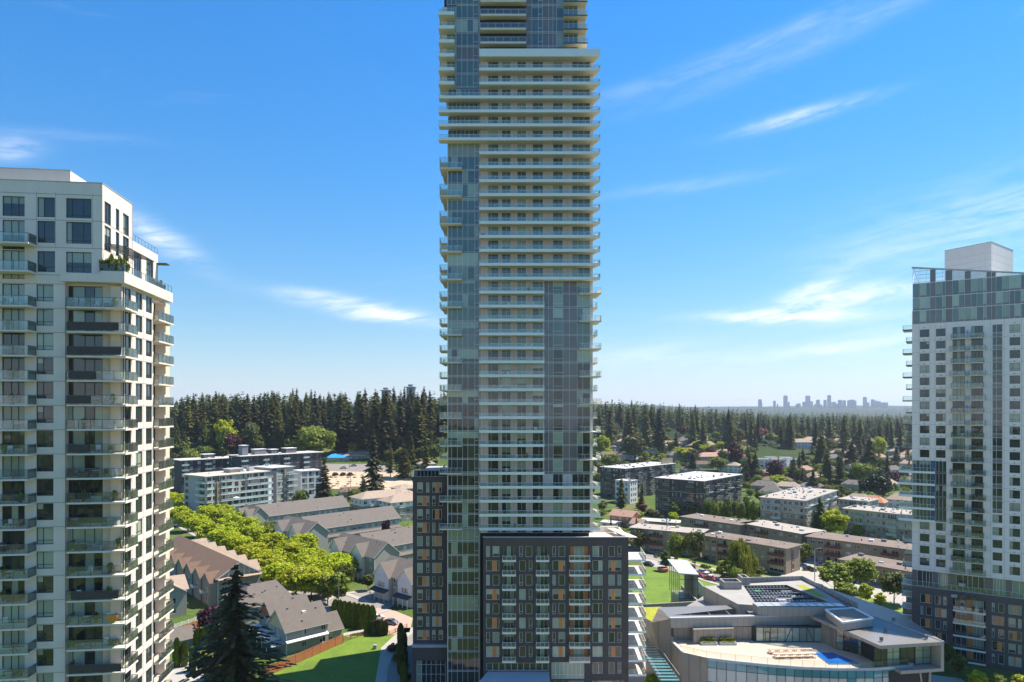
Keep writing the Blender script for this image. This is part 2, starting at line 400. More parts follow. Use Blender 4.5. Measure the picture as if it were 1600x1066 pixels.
# ---- front windows on the balcony stretch
cols = [(762.7, 779, [.28], [.22]), (784, 798, [.5], [.22]), (808, 822, [.5], [.22]), (832, 848.6, [.62], []), (864, 879.5, [.6], []), (894, 922, [.33, .66], [])]
cols = [(UX(a), UX(b), c_, r_) for a, b, c_, r_ in cols]
def has_full(k): return k <= 3 or k >= 18
ops = []
for k in range(-1, KTOP):
    z0 = zb(k)+.30; z1 = zb(k+1)-.03; full = has_full(k)
    use = cols if full else cols[:4]
    if k < 0: use = cols; z0 = 32.7
    for (a, b, cc, rr) in use:
        ops.append((a, b, z0, z1))
        low = k < 13  # lower storeys: mirrored trees put into a darker glass colour
        window(F, a, b, z0, z1, .12, cc, rr, M_MULL, .055, G_DARK if low else G_SKY, G_TEAL, rg, 6, .30 if low else .25)
wl = MB()
wall_open(wl, M_PANEL, UX(750), UX(850), 32.7, zb(KTOP), [o for o in ops if o[0] < UX(850)], 0, .14, M_CONC)
wall_open(wl, M_PANEL, UX(850), UX(923), 32.7, zb(4), [o for o in ops if o[0] > UX(850)], 0, .14, M_CONC)
wall_open(wl, M_PANEL, UX(850), UX(923), zb(18), zb(KTOP), [o for o in ops if o[0] > UX(850)], 0, .14, M_CONC)
wl.box(UX(922)-.02, UX(922)+.55, .003, 3, 32.7, zb(KTOP), M_CONC)
for k in range(0, KTOP):        # floor slabs read between the panels, panel joints
    for px in (755.5, 781.5, 803, 827, 856, 887): 
        if px < 850 or has_full(k): wl.box(UX(px)-.012, UX(px)+.012, -.006, .05, zb(k)+.2, zb(k+1), M_DARKF)
F.put('front_wall', wl)
def slab(px0, px1, k, depth=1.85, side=None, vback=0, rail=.62):
    """one balcony: slab, pale upstand band, glass rail"""
    u0 = UX(px0); u1 = UX(px1); z = zb(k)
    b = MB()
    pts = [(u0, -depth), (u1, -depth), (u1, vback), (u0, vback)]
    if side: pts = [(u0, -depth), (side, -depth), (u1+.0, 2.9), (UX(922)+.3, 2.9), (UX(922)+.3, 0), (u0, 0)]
    b.prism(pts, z+.02, z+.24, M_CONC)
    b.poly([(p[0], p[1], z+.014) for p in reversed(pts)], M_SOFF)
    e1 = side if side else u1
    b.box(u0-.04, e1, -depth-.06, -depth, z, z+.56, M_BAND)
    o = F.put('balcony', b, 0, 0, 0)
    r = MB(); n = max(2, round((e1-u0)/1.5))
    zt = z+.56+rail
    for i in range(n+1):
        x = u0+.03+(e1-u0-.06)*i/n; r.box(x-.02, x+.02, -depth+.02, -depth+.07, z+.24, zt, M_MULL)
    r.box(u0, e1, -depth+.01, -depth+.07, zt, zt+.045, M_MULL)
    for i in range(n):
        r.box(u0+.06+(e1-u0-.06)*i/n, u0+(e1-u0-.06)*(i+1)/n, -depth+.03, -depth+.045, z+.5, zt-.02, G_RAIL)
    if side:
        a = Vector((side, -depth+.05)); bb = Vector((u1-.05, 2.85)); 
        for i in range(1, 5):
            p = a.lerp(bb, i/4); r.box(p.x-.02, p.x+.02, p.y-.02, p.y+.02, z+.24, zt, M_MULL)
        r.bar((a.x, a.y, zt+.02), (bb.x, bb.y, zt+.02), .03, M_MULL)
        r.poly([(a.x, a.y, z+.24), (bb.x, bb.y, z+.24), (bb.x, bb.y, zt), (a.x, a.y, zt)], G_RAIL)
    link('railing', r.mesh('railing'), o)
    return o
SIDE = F.u(938, -1.85)
def side_slab(k, big):
    z = zb(k); x = UX(923); w_ = 2.0 if big else 1.35
    b = MB(); pts = [(x, -.2 if not big else -1.3), (x+w_, -.2 if not big else -1.3), (x+w_*.86, 4.5), (x, 4.5)]
    b.prism(pts, z+.02, z+.24, M_CONC); b.poly([(p[0], p[1], z+.014) for p in reversed(pts)], M_SOFF)
    if big:
        pp = [(UX(904), -1.3), (x, -1.3), (x, 0), (UX(904), 0)]; b.prism(pp, z+.02, z+.24, M_CONC); b.poly([(p[0], p[1], z+.014) for p in reversed(pp)], M_SOFF)
    o = F.put('balcony', b)
    r = MB(); zt = z+.24+1.05
    chain = ([(UX(904)+.03, -.05), (UX(904)+.03, -1.26)] if big else [(x+.02, -.16)])+[(pts[1][0]-.04, pts[1][1]+.04), (pts[2][0]-.04, pts[2][1]-.04)]
    for a, c_ in zip(chain, chain[1:]):
        r.bar((*a, zt), (*c_, zt), .03, M_MULL); L = math.dist(a, c_); n = max(1, round(L/1.2))
        for i in range(n+1):
            t = i/n; px_, py_ = a[0]+(c_[0]-a[0])*t, a[1]+(c_[1]-a[1])*t; r.box(px_-.02, px_+.02, py_-.02, py_+.02, z+.24, zt, M_MULL)
        r.poly([(*a, z+.27), (*c_, z+.27), (*c_, zt), (*a, zt)], G_RAIL)
    link('railing', r.mesh('railing'), o)
for k in range(0, KTOP):
    if 28 <= k <= 31: slab(687, 923, k, side=SIDE)
    elif has_full(k): slab(750, 923, k, side=SIDE)
    else: slab(750, 850, k)
    if 4 <= k <= 17: side_slab(k, k % 2 == 1)
    if k <= 27 and k % 2 == 0:                    # left corner balconies
        z = zb(k); u0 = UX(688); u1 = UX(722)
        b = MB(); b.box(u0, u1, -1.5, 0, z+.02, z+.26, M_CONC); b.box(u0, UX(700), 0, 3.2, z+.02, z+.26, M_CONC)
        b.poly([(u0, 0, z+.014), (u1, 0, z+.014), (u1, -1.5, z+.014), (u0, -1.5, z+.014)], M_SOFF)
        o = F.put('balcony', b); r = MB(); zt = z+1.3
        r.box(u0, u1, -1.48, -1.42, zt, zt+.045, M_MULL)
        for i in range(5): x = u0+.03+(u1-u0-.06)*i/4; r.box(x-.02, x+.02, -1.47, -1.43, z+.26, zt, M_MULL)
        r.box(u0+.05, u1-.05, -1.455, -1.44, z+.3, zt-.02, G_RAIL); r.box(u1-.04, u1-.025, -1.4, -.03, z+.3, zt-.02, G_RAIL); r.box(u1-.06, u1, -1.42, 0, zt, zt+.045, M_MULL)
        r.box(u0+.02, u0+.035, -1.4, 3.1, z+.3, zt-.02, G_RAIL)
        link('railing', r.mesh('railing'), o)
for k in range(-8, 28):                           # balconies of the left flank, seen edge on
    z = zb(k)-(.0 if k % 2 else .0); xo = UX(700)-(2.1 if k % 2 else 1.4)
    b = MB(); pts = [(xo, 3.4), (UX(700), 3.4), (UX(700), 8.5), (xo-.1, 8.5)]; b.prism(pts, z+.02, z+.26, M_CONC)
    b.poly([(p[0], p[1], z+.014) for p in reversed(pts)], M_SOFF)
    o = F.put('balcony', b); r = MB(); zt = z+1.3
    r.box(xo+.02, xo+.035, 3.45, 8.4, z+.3, zt, G_RAIL); r.box(xo+.05, UX(700)-.05, 3.44, 3.455, z+.3, zt, G_RAIL); r.box(xo, UX(700), 3.42, 3.47, zt, zt+.05, M_MULL)
    r.box(xo, xo+.05, 3.42, 8.4, zt, zt+.05, M_MULL); r.box(xo, xo+.05, 3.42, 3.47, z+.26, zt, M_MULL); r.box(xo+1.0, xo+1.05, 3.42, 3.47, z+.26, zt, M_MULL)
    link('railing', r.mesh('railing'), o)
# ---- curtain wall bays, one part per storey
def curtain(fac, u0, u1, z0, z1, fr, kinds, v=.02, mw=.06, trans=(), band=.32, bandm=None, name='curtain_wall'):
    w_ = u1-u0; h = z1-z0
    f = MB()
    f.box(0, w_, -.03, .05, 0, mw, M_MULL); f.box(0, w_, -.03, .05, band-mw/2, band+mw/2, M_MULL)
    cx = [0]+[c_*w_ for c_ in fr]+[w_]
    for c_ in cx: f.box(max(0, c_-mw/2), min(w_, c_+mw/2), -.05, .05, 0, h, M_MULL)
    for (i, t) in trans: f.box(cx[i], cx[i+1], -.035, .05, band+(h-band)*t-mw/2, band+(h-band)*t+mw/2, M_MULL)
    o = fac.put(name, f, u0, v, z0)
    p = MB()
    for i in range(len(cx)-1):
        a, b = cx[i], cx[i+1]; kd = kinds[i]
        p.poly([(a, .02, 0), (b, .02, 0), (b, .02, band), (a, .02, band)], bandm or (M_SPN if kd == 's' else G_SPAN))
        if kd == 's': p.poly([(a, .02, band), (b, .02, band), (b, .02, h), (a, .02, h)], G_SPAN)
        else:
            g_, bl, t = kd; zc = band+(h-band)*(1-t)
            if t < .97: p.poly([(a, .02, band), (b, .02, band), (b, .02, max(zc, band+.01)), (a, .02, max(zc, band+.01))], g_)
            if t > .03: p.poly([(a, .02, zc), (b, .02, zc), (b, .02, h), (a, .02, h)], bl)
    link('pane', p.mesh('pane'), o)
    return o
M_SPN = G_SPAN
def kinds(n, pat=None, dark=G_SKY, pb=.45):
    t = rg.choice([0, 0, 1, 1, .75, .5, .2]) if rg.random() < pb+.25 else 0
    out = []
    for i in range(n):
        if pat and pat[i] == 's': out.append('s')
        else: out.append((dark, G_TEAL, t if rg.random() < .88 else rg.choice([0, 1])))
    return out
for k in range(-9, 28):                           # left glass strip
    low = k < 13  # darker pane colour below stands in for the reflected wood
    curtain(F, UX(700), UX(748.5), zb(k)+.1, zb(k+1)+.1, [.12, .3, .47, .64, .86], kinds(6, dark=G_DARK if low else G_SKY, pb=.5 if low else .35), trans=[(5, .3)])
curtain(F, UX(700), UX(748.5), .2, zb(-9)+.1-4.0, [.12, .3, .47, .64, .86], kinds(6, dark=G_DARK))
curtain(F, UX(700), UX(748.5), zb(-9)+.1-4.0, zb(-9)+.1, [.12, .3, .47, .64, .86], kinds(6, dark=G_DARK))
for k in range(28, 32):
    window(F, UX(700), UX(747), zb(k)+.3, zb(k+1)-.03, .1, [.14, .28, .42, .56, .7, .85], [], M_MULL, .06, G_SKY, G_TEAL, rg, 4, .3)
b = MB(); b.box(UX(747), UX(750.5), .0, .6, 0, zb(45), G_SPAN); b.box(UX(748.6), UX(749.1), -.05, 0, 0, zb(45), M_MULL)
b.box(UX(699), UX(700), -.04, .6, 0, zb(28), M_MULL)
F.put('corner_strip', b)
for k in range(4, 18):                            # right curtain wall
    low = k < 13  # reflection of trees painted as darker glass on these lower storeys
    kk = kinds(7, 'ssgssgg', dark=G_DARK if low else G_SKY)
    kk[1] = kk[0] = 's'
    curtain(F, UX(850), UX(922), zb(k)+.1, zb(k+1)+.1, [.1, .2, .41, .55, .72, .84], [kk[0], kk[1], kk[2], 's', 's', kk[5], kk[6]], trans=[(2, .25)])
# ---- upper part, set back on the right above the terrace
b = MB(); z = zb(34)
pts = [(UX(750), -1.9), (SIDE, -1.9), (UX(923), 2.9), (UX(750), 2.9)]
b.prism(pts, z+.02, z+.3, M_CONC); b.poly([(p[0], p[1], z+.012) for p in reversed(pts)], M_SOFF)
b.box(UX(750)-.04, SIDE, -1.97, -1.9, z, z+1.55, M_BAND)
for i in range(1, 15):
    x = UX(750)+(SIDE-UX(750))*i/15; b.box(x-.012, x+.012, -1.985, -1.965, z+.02, z+1.53, M_MULL)
F.put('terrace', b)
for k in range(32, 45):
    z = zb(k)
    # left: small corner balconies and glass strip
    if k < 38:
        b = MB(); u0 = UX(686.5); u1 = UX(711); b.box(u0, u1, -1.85, 0, z+.02, z+.24, M_CONC); b.poly([(u0, 2.8, z+.014), (u1, 2.8, z+.014), (u1, -1.85, z+.014), (u0, -1.85, z+.014)], M_SOFF)
        b.box(u0, UX(700), 0, 2.8, z+.02, z+.24, M_CONC)
        b.box(u0-.03, u1+.03, -1.92, -1.85, z, z+.66, M_BAND); o = F.put('balcony', b); r = MB(); r.box(u0, u1, -1.8, -1.76, z+1.2, z+1.25, M_MULL); r.box(u0+.05, u1-.05, -1.79, -1.775, z+.6, z+1.2, G_RAIL); link('railing', r.mesh('railing'), o)
    if k < 34: F.put('spandrel', MB().box(UX(747), UX(750), .02, .3, z, z+FH, G_SPAN))
    curtain(F, UX(713), UX(747), z+.1, z+FH+.1, [.25, .5, .78], kinds(4, 's'*4 if k == 34 else None, pb=.4), trans=[(3, .3)])
    window(F, UX(698), UX(712), z+.3, z+FH-.03, .1, [.5], [], M_MULL, .06, G_SKY, G_TEAL, rg, 4, .3)
    if k < 34: continue
    window(F, UX(752), UX(822), z+.3, z+FH-.03, .12, [.13, .24, .4, .47, .6, .67, .8], [], M_MULL, .06, G_SKY, G_TEAL, rg, 6, .5)
    if k > 34:
        b = MB(); u0 = UX(751); u1 = UX(822); b.box(u0, u1, -1.5, 0, z+.02, z+.42, M_SOFF); o = F.put('balcony', b); r = MB()
        r.box(u0, u1, -1.48, -1.43, z+1.35, z+1.4, M_MULL); r.box(u0+.05, u1-.05, -1.46, -1.445, z+.42, z+1.35, G_RAIL)
        for i in range(7): x = u0+.03+(u1-u0-.06)*i/6; r.box(x-.02, x+.02, -1.48, -1.43, z+.42, z+1.35, M_MULL)
        link('railing', r.mesh('railing'), o)
        b = MB(); u0 = UX(880); u1 = F.u(918, -1.4); pts = [(u0, -1.4), (u1, -1.4), (UX(914), 3), (UX(903), 3), (UX(903), 0), (u0, 0)]
        b.prism(pts, z+.04, z+.26, M_CONC); b.poly([(p[0], p[1], z+.03) for p in reversed(pts)], M_SOFF); b.box(u0, u1, -1.44, -1.4, z+.02, z+.27, M_DARKF)
        o = F.put('balcony', b); r = MB(); r.bar((u0, -1.36, z+1.3), (u1, -1.36, z+1.3), .025, M_MULL); r.box(u0, u1, -1.37, -1.355, z+.3, z+1.27, G_RAIL); r.poly([(u1-.03, -1.36, z+.3), (UX(914)-.05, 3, z+.3), (UX(914)-.05, 3, z+1.27), (u1-.03, -1.36, z+1.27)], G_RAIL); link('railing', r.mesh('railing'), o)
    window(F, UX(881), UX(902.5), z+.3, z+FH-.03, .12, [.35, .68], [], M_MULL, .06, G_SKY, G_TEAL, rg, 4, .3)
    kk = kinds(7, None); curtain(F, UX(823), UX(880), z+.1, z+FH+.1, [.14, .32, .43, .6, .72, .82], ['s', kk[1], kk[2], 's', 's', 's' if k % 2 else kk[5], kk[6]], trans=[(2, .3)])
b = MB(); b.box(UX(903), UX(915), .1, 3, zb(34), zb(45), M_CONC); b.box(UX(751), UX(823), .1, .3, zb(34), zb(45), M_CORE); b.box(UX(690), UX(713), .3, .8, zb(32), zb(38), M_CONC)
F.put('upper_wall', b)
b = MB(); b.box(UX(714), UX(903), 140, 164, ZTOP, ZTOP+1.2, M_PANEL); b.box(UX(740), UX(860), 145, 160, ZTOP+1.2, ZTOP+7, M_PANEL)
part('roof', b, T)

# ============================================================ brick podium block
B = thing('brick_podium_block', 'dark brick mid-rise block with orange panels at the foot of the tallest tower', 'building', (12, 150, 0))
P = Fac((0, 136.0), 0, B); PU = P.u
ZP = P.z(840, 0)
c = MB(); c.box(PU(756), PU(978), 137.0, 148, 0, ZP-1.3, M_CORE); part('core', c, B)
ops = []; wins = []
ORG = []
zr = [P.z(853.6+22.37*r, 0) for r in range(9)]
def pw(a, b, z0, z1, cc, rr, pb=.5): 
    a = PU(a); b = PU(b); ops.append((a, b, z0, z1)); window(P, a, b, z0, z1, .1, cc, rr, M_WHITEF, .07, G_DARK, G_BLIND, rg, 5, pb)
def porange(a, b, oa, ob, z0, z1):
    A, Bb = PU(a), PU(b); ops.append((A, Bb, z0, z1)); w_ = Bb-A; fa = (PU(oa)-A)/w_; fb = (PU(ob)-A)/w_
    window(P, A, Bb, z0, z1, .1, [fa, fb], [], M_WHITEF, .07, G_DARK, G_BLIND, rg, 5, .55)
    o = MB(); o.box(0, PU(ob)-PU(oa), 0, .08, 0, z1-z0-.16, M_ORANGE); P.put('orange_panel', CACHE.setdefault(('op', oa, ob), o.mesh('orange_panel')), PU(oa), .06, z0+.08)
for r in range(8):
    z1 = zr[r]; z0 = z1-2.14
    if r % 2 == 0:
        for a, b_ in ((759.8, 765.2), (811.5, 816.7), (863.5, 868.4)): pw(a, b_, z0, z1, [], [.25], .3)
        for a, b_ in ((769.9, 780), (821.3, 831.6), (873, 883)): pw(a, b_, z0, z1, [], [], .5)
    else:
        porange(759.8, 780, 769.3, 776, z0, z1); porange(863.5, 883, 873, 879.5, z0, z1)
        pw(811.5, 821.3, z0, z1, [], [], .5); pw(826.5, 831.6, z0, z1, [], [.25], .3)
    pw(926, 941.6, z0, z1, [.62], [], .5)
    if r % 2 == 0 or r > 8: pw(951, 960.6, z0, z1, [], [], .5); pw(965.2, 970.7, z0, z1, [], [.25], .3)
    else: porange(951, 970.7, 955.8, 961, z0, z1)
    for (a, b_, br, wide) in ((787, 803, (785, 806), 0), (839, 856, (837.3, 857.5), 0), (890.7, 919.8, (889, 921), 1)):
        A, Bb = PU(a), PU(b_); ops.append((A, Bb, z0-.35, z1))
        if wide:
            q = (Bb-A)*.24
            window(P, A+q, Bb-q, z0-.3, z1, .75, [.5], [], M_MULL, .06, G_DARK, G_BLIND, rg, 5, .4)
            o = MB(); o.box(0, q, 0, .1, 0, z1-z0+.3, M_ORANGE); me = CACHE.setdefault('opw', o.mesh('orange_panel')); P.put('orange_panel', me, A, .7, z0-.3); P.put('orange_panel', me, Bb-q, .7, z0-.3)
        else: window(P, A, Bb, z0-.3, z1, .7, [.33, .66], [], M_MULL, .06, G_DARK, G_TEAL, rg, 5, .5)
        if r < 8: balcony(P, PU(br[0]), PU(br[1]), z0-.72, 0, 1.15, .12, 1.0, M_WHITEF, G_RAIL, M_CONC, 'lr', (.36, M_WHITEF), 1.0)
# street-level rows
z1 = zr[8]-.3; z0 = z1-2.3
pw(926, 941.6, z0, z1, [.6], [], .9); pw(951, 960.6, z0, z1, [], [], .6); pw(965.2, 970.7, z0, z1, [], [.25], .3)
zA = P.z(1036, 0); zB = P.z(1060, 0)
pw(760, 857, P.z(1048, 0), zA, [.1, .2, .3, .4, .5, .6, .7, .8, .9], [], .2)
pw(862, 913, P.z(1061, 0), P.z(1035, 0), [.12, .25, .37, .5, .62, .75, .88], [.25], 1)
pw(762, 857, .3, P.z(1058, 0), [.14, .28, .42, .56, .7, .84], [.5], .3); pw(866, 912, .3, P.z(1064, 0), [.3, .6], [], .1); pw(926, 975, .3, P.z(1064, 0), [.2, .4, .6, .8], [.6], .8)
wl = MB(); wall_open(wl, M_DKBRICK, PU(755), PU(982), 0, ZP, ops, 0, .16, M_DKBRICK)
for o_ in ops:       # deep recess behind balcony bays
    pass
wl.box(PU(755), PU(982), .003, .35, ZP-.6, ZP, M_DKBRICK); wl.box(PU(755)-.1, PU(982)+.1, -.08, .45, ZP, ZP+.12, M_METCAP)
for y in (0,): wl.poly([(PU(982), 0, 0), (PU(982), 6, 0), (PU(982), 6, ZP), (PU(982), 0, ZP)], M_DKBRICK)
P.put('brick_wall', wl)
# right flank and roof terrace
s = MB(); xe = PU(978)
for r in range(11):
    z = ZP-1.3-2.85*(r+1); 
    if z < -1: break
    for y in np.arange(137.5, 148, 2.9):
        s.box(xe, xe+.3, y, y+1.5, max(z, 0)+.3, z+2.3, [G_DARK, G_BLIND, G_SKY][rg.randrange(3)]); s.box(xe, xe+.34, y+1.5, y+2.9, max(0, z), z+2.85, M_DKBRICK)
s.box(PU(756), xe, 136.6, 148, ZP-1.3, ZP-1.05, M_ROOFG)
part('side_wall', s, B)
r_ = MB(); xe2 = W(1050, 840, 170).x
r_.prism([(PU(982)+.01, 135.99+.4), (P.u(997), 136.4), (21.9, 147.5), (PU(960), 147.5)], ZP-.16, ZP-.02, M_CONC)
r_.box(PU(982)-.35, PU(982)-.003, 136.6, 147, ZP-.9, ZP+.1, M_CONC); r_.box(PU(925), PU(982)-.36, 147, 147.4, ZP-.9, ZP+.35, M_CONC); r_.box(PU(925), PU(982)-.4, 136.7, 146.9, ZP-1.04, ZP-.98, mat('roof_pavers', (.62, .58, .5), .9, .1))
part('roof_terrace', r_, B)
for r in range(9):    # corner balconies on the right flank with sunlit floors
    z = P.z(876.7+22.37*r, 0)
    b = MB(); x0 = PU(982); x1 = P.u(1009.5, -.4)
    pts = [(x0, -.3), (x1, -.3), (x1+.4, 7.5), (x0, 7.5)]
    b.prism(pts, z, z+.2, M_CONC); b.prism([(x0, -.36), (x1+.05, -.36), (x1+.05, -.3), (x0, -.3)], z-.02, z+.38, M_WHITEF)
    o = P.put('balcony', b); rr = MB(); zt = z+1.3; ch = [(x0+.05, -.25), (x1-.05, -.25), (x1+.35, 7.3)]
    for a, c_ in zip(ch, ch[1:]):
        rr.bar((*a, zt), (*c_, zt), .03, M_WHITEF); n = max(1, round(math.dist(a, c_)/1.3))
        for i in range(n+1):
            t = i/n; X, Y = a[0]+(c_[0]-a[0])*t, a[1]+(c_[1]-a[1])*t; rr.box(X-.025, X+.025, Y-.025, Y+.025, z+.2, zt, M_WHITEF)
        rr.poly([(*a, z+.24), (*c_, z+.24), (*c_, zt), (*a, zt)], G_RAIL)
    link('railing', rr.mesh('railing'), o)
b = MB(); zc = P.z(1050, 0)
b.prism([(PU(742), -5.0), (PU(858), -4.0), (PU(858), 0), (PU(762), 0)], [zc-1.3, zc-.9, zc-.1, zc-.1], [zc-1.15, zc-.75, zc+.05, zc+.05], M_METCAP)
P.put('canopy', b)

# ============================================================ brick wing on the left
Q = thing('brick_wing', 'narrow dark brick wing with orange panels left of the tallest tower', 'building', (-18, 152, 0))
L_ = Fac((0, 143.0), 0, Q); LU = L_.u
zt = L_.z(745, 0)
c = MB(); c.box(LU(646), LU(699), 143.4, 170, 0, zt-.3, M_CORE); part('core', c, Q)
ops = []
def lw(a, b_, z0, z1, cc, rr, pb=.5): a = LU(a); b_ = LU(b_); ops.append((a, b_, z0, z1)); window(L_, a, b_, z0, z1, .1, cc, rr, M_WHITEF, .07, G_DARK, G_BLIND, rg, 5, pb)
def lo(a, b_, oa, ob, z0, z1):
    A, Bb = LU(a), LU(b_); ops.append((A, Bb, z0, z1)); w_ = Bb-A
    window(L_, A, Bb, z0, z1, .1, [(LU(oa)-A)/w_, (LU(ob)-A)/w_], [], M_WHITEF, .07, G_DARK, G_BLIND, rg, 5, .55)
    o = MB(); o.box(0, LU(ob)-LU(oa), 0, .08, 0, z1-z0-.16, M_ORANGE); L_.put('orange_panel', CACHE.setdefault(('ol', oa, ob), o.mesh('orange_panel')), LU(oa), .06, z0+.08)
for r in range(12):
    z1 = L_.z(754+20.96*r, 0); z0 = z1-2.1
    if r % 2 == 0: lw(651.8, 660.5, z0, z1, [], []); lw(666, 670.6, z0, z1, [], [.25], .6); lo(675.4, 690, 680, 686, z0, z1)
    else: lo(651.8, 670.6, 660, 666.5, z0, z1); lw(675.4, 680, z0, z1, [], [.25], .6); lw(685.5, 692, z0, z1, [], [])
lw(651, 696, .3, L_.z(1031, 0), [.17, .33, .5, .67, .83], [.42, .8], .3)
wl = MB(); wall_open(wl, M_DKBRICK, LU(645), LU(700.5), 0, zt, ops, 0, .16)
wl.poly([(LU(645), 0, 0), (LU(645), 0, zt), (LU(645), 27, zt), (LU(645), 27, 0)], M_DKBRICK); wl.poly([(LU(645), 0, zt), (LU(700), 0, zt), (LU(700), 27, zt), (LU(645), 27, zt)], M_ROOFG)
zl = L_.z(1006, 0); wl.box(LU(645)-.1, LU(699.5), -.9, .0, zl-.5, zl, M_METCAP); wl.box(LU(645), LU(699), -.8, -.02, L_.z(1030, 0), zl-.52, M_DKBRICK)
L_.put('brick_wall', wl)
wl = MB(); 
for i in range(10): x = LU(647)+(LU(700)-LU(647))*i/9.3; wl.box(x, x+1.15, .1, .16, zt+.05, zt+1.3, mat('dark_mesh_screen', (.10, .105, .11), .6, .1))
wl.box(LU(645), LU(647), 0, 1.2, zt, zt+1.4, M_WHITEF); wl.box(LU(645), LU(700), .05, .25, zt+1.3, zt+1.4, M_METCAP); wl.box(LU(645), LU(700), .0, .3, zt, zt+.06, M_METCAP)
L_.put('roof_screen', wl)
# ============================================================ concrete tower on the left
rg = random.Random(11)
M_LT = mat('cream_concrete', (.77, .665, .56), .85, .06, .9, grain=.05, stretch=(1, 1, .12))
M_LT2 = mat('cream_render', (.74, .60, .43), .85, .05, .5)
M_JOINT = mat('wall_joint', (.33, .30, .27), .9, .05)
M_RAILD = mat('grey_green_railing', (.11, .12, .11), .45, .05)
A0 = Vector((-640/FPX*82.5, 82.5)); ANG = R(7)
T = thing('concrete_apartment_tower', 'cream concrete apartment tower at the left edge with cluttered glass balconies', 'tower', (A0.x-8, A0.y+8, 0))
F = Fac(A0, ANG, T); U = F.u
def Z(py, px=60): return F.z(py, U(px))
zj = [Z(595.6)+2.91*j for j in range(-21, 6)]      # slab lines, index 21 is y 595.6
zTer = Z(430, 198)                                # terrace
zTop = Z(287, 160)
ROWS = [(Z(340, 90), Z(309, 90)), (Z(380, 90), Z(346, 90)), (Z(425.5, 90), Z(393, 90))]
UL = U(-60); u190 = U(190)
ops = []
def lw(a, b, z0, z1, cols, rows, fac=F, v=.14, px=True, pb=.55, ol=None, blind=G_BLIND):
    if px: a = fac.u(a); b = fac.u(b)
    if ol is not None: ol.append((a, b, z0, z1))
    window(fac, a, b, z0, z1, v, cols, rows, M_DARKF, .075, G_DARK, blind, rg, 6, pb)
front = []; bay = []
for j in range(0, 26):
    z = zj[j]
    if z+2.9 > zTer+.3: break
    zw0 = z+.82; zw1 = z+2.84
    lw(56.5, 83.5, zw0, zw1, [.38], [.24], ol=front)
    lw(3, 38.5, z+.25, zw1, [.38, .70], [], ol=front, pb=.45)
    lw(-48, -8, zw0, zw1, [.4], [.24], ol=front)
    bay.append((z, zw1))
for (z0, z1), (c_, r_) in zip(ROWS, (([.36], []), ([.36], [.2]), ([.33], [.24]))):
    lw(58, 86, z0, z1, c_, r_, ol=front); lw(103, 143, z0, z1, [.22, .66], [.3 if z1 < Z(390) else .15], ol=front)
    lw(3.5, 38.5, z0-.9 if z0 < Z(345) else z0, z1, [.38, .7], [], ol=front)
# spandrels between the two tall penthouse rows
sp = MB()
for a, b in ((58, 86), (103, 143)): sp.box(U(a), U(b), .02, .1, ROWS[1][1], ROWS[0][0], M_LT); 
F.put('spandrel', sp)
wl = MB()
u0b = U(101.5)
wall_open(wl, M_LT, UL, u0b, 0, zTop, front, 0, .3)
wall_open(wl, M_LT, u0b, 0, zTer-.3, zTop, front, 0, .3)
for z in zj: 
    if z < zTer-1: wl.box(UL, u0b, -.012, .02, z-.03, z+.03, M_JOINT)
for z in (Z(303.5, 90), Z(344, 90), Z(387, 90), Z(430, 90)): wl.box(UL, -.01, -.012, .02, z-.03, z+.03, M_JOINT)
for px in (57, 87, 145): wl.box(U(px)-.02, U(px)+.02, -.01, .02, Z(300, 90), Z(388, 90), M_JOINT)
F.put('front_wall', wl)
# recessed bay with balconies
VB = .7
bops = []
for (z, zw1) in bay:
    a, b = F.u(103, VB), F.u(160.5, VB)
    bops.append((a, b, z+.25, zw1))
    window(F, a, b, z+.25, zw1, VB+.14, [.17, .5, .76], [], M_DARKF, .08, G_DARK, G_BLIND, rg, 9, .42)
    a, b = F.u(180, VB), u190-.06
    bops.append((a, b, z+.25, zw1)); window(F, a, b, z+.25, zw1, VB+.1, [], [.28], M_DARKF, .08, G_DARK, G_BLIND, rg, 4, .4)
wl = MB(); wall_open(wl, M_LT2, u0b, u190, 0, zTer-.2, bops, VB, .3)
wl.poly([(u0b, 0, 0), (u0b, VB, 0), (u0b, VB, zTer), (u0b, 0, zTer)], M_LT)
F.put('bay_wall', wl)
for n_, z in enumerate(zj):
    if z > zTer-2: continue
    for (a, b, v, d, sides) in ((U(-12), F.u(45, -1.6), 0, 1.75, 'r'), (F.u(105, -1.0), F.u(197.5, -1.0), VB, 1.9, 'l')):
        balcony(F, a, b, z-.1, v, d, .2, 1.08, M_RAILD, G_RAIL, M_LT, sides, None, 1.45)
for z in (Z(385), Z(428)): balcony(F, U(-12), F.u(45, -1.6), z-.1, 0, 1.75, .2, 1.08, M_RAILD, G_RAIL, M_LT, 'r', None, 1.45)
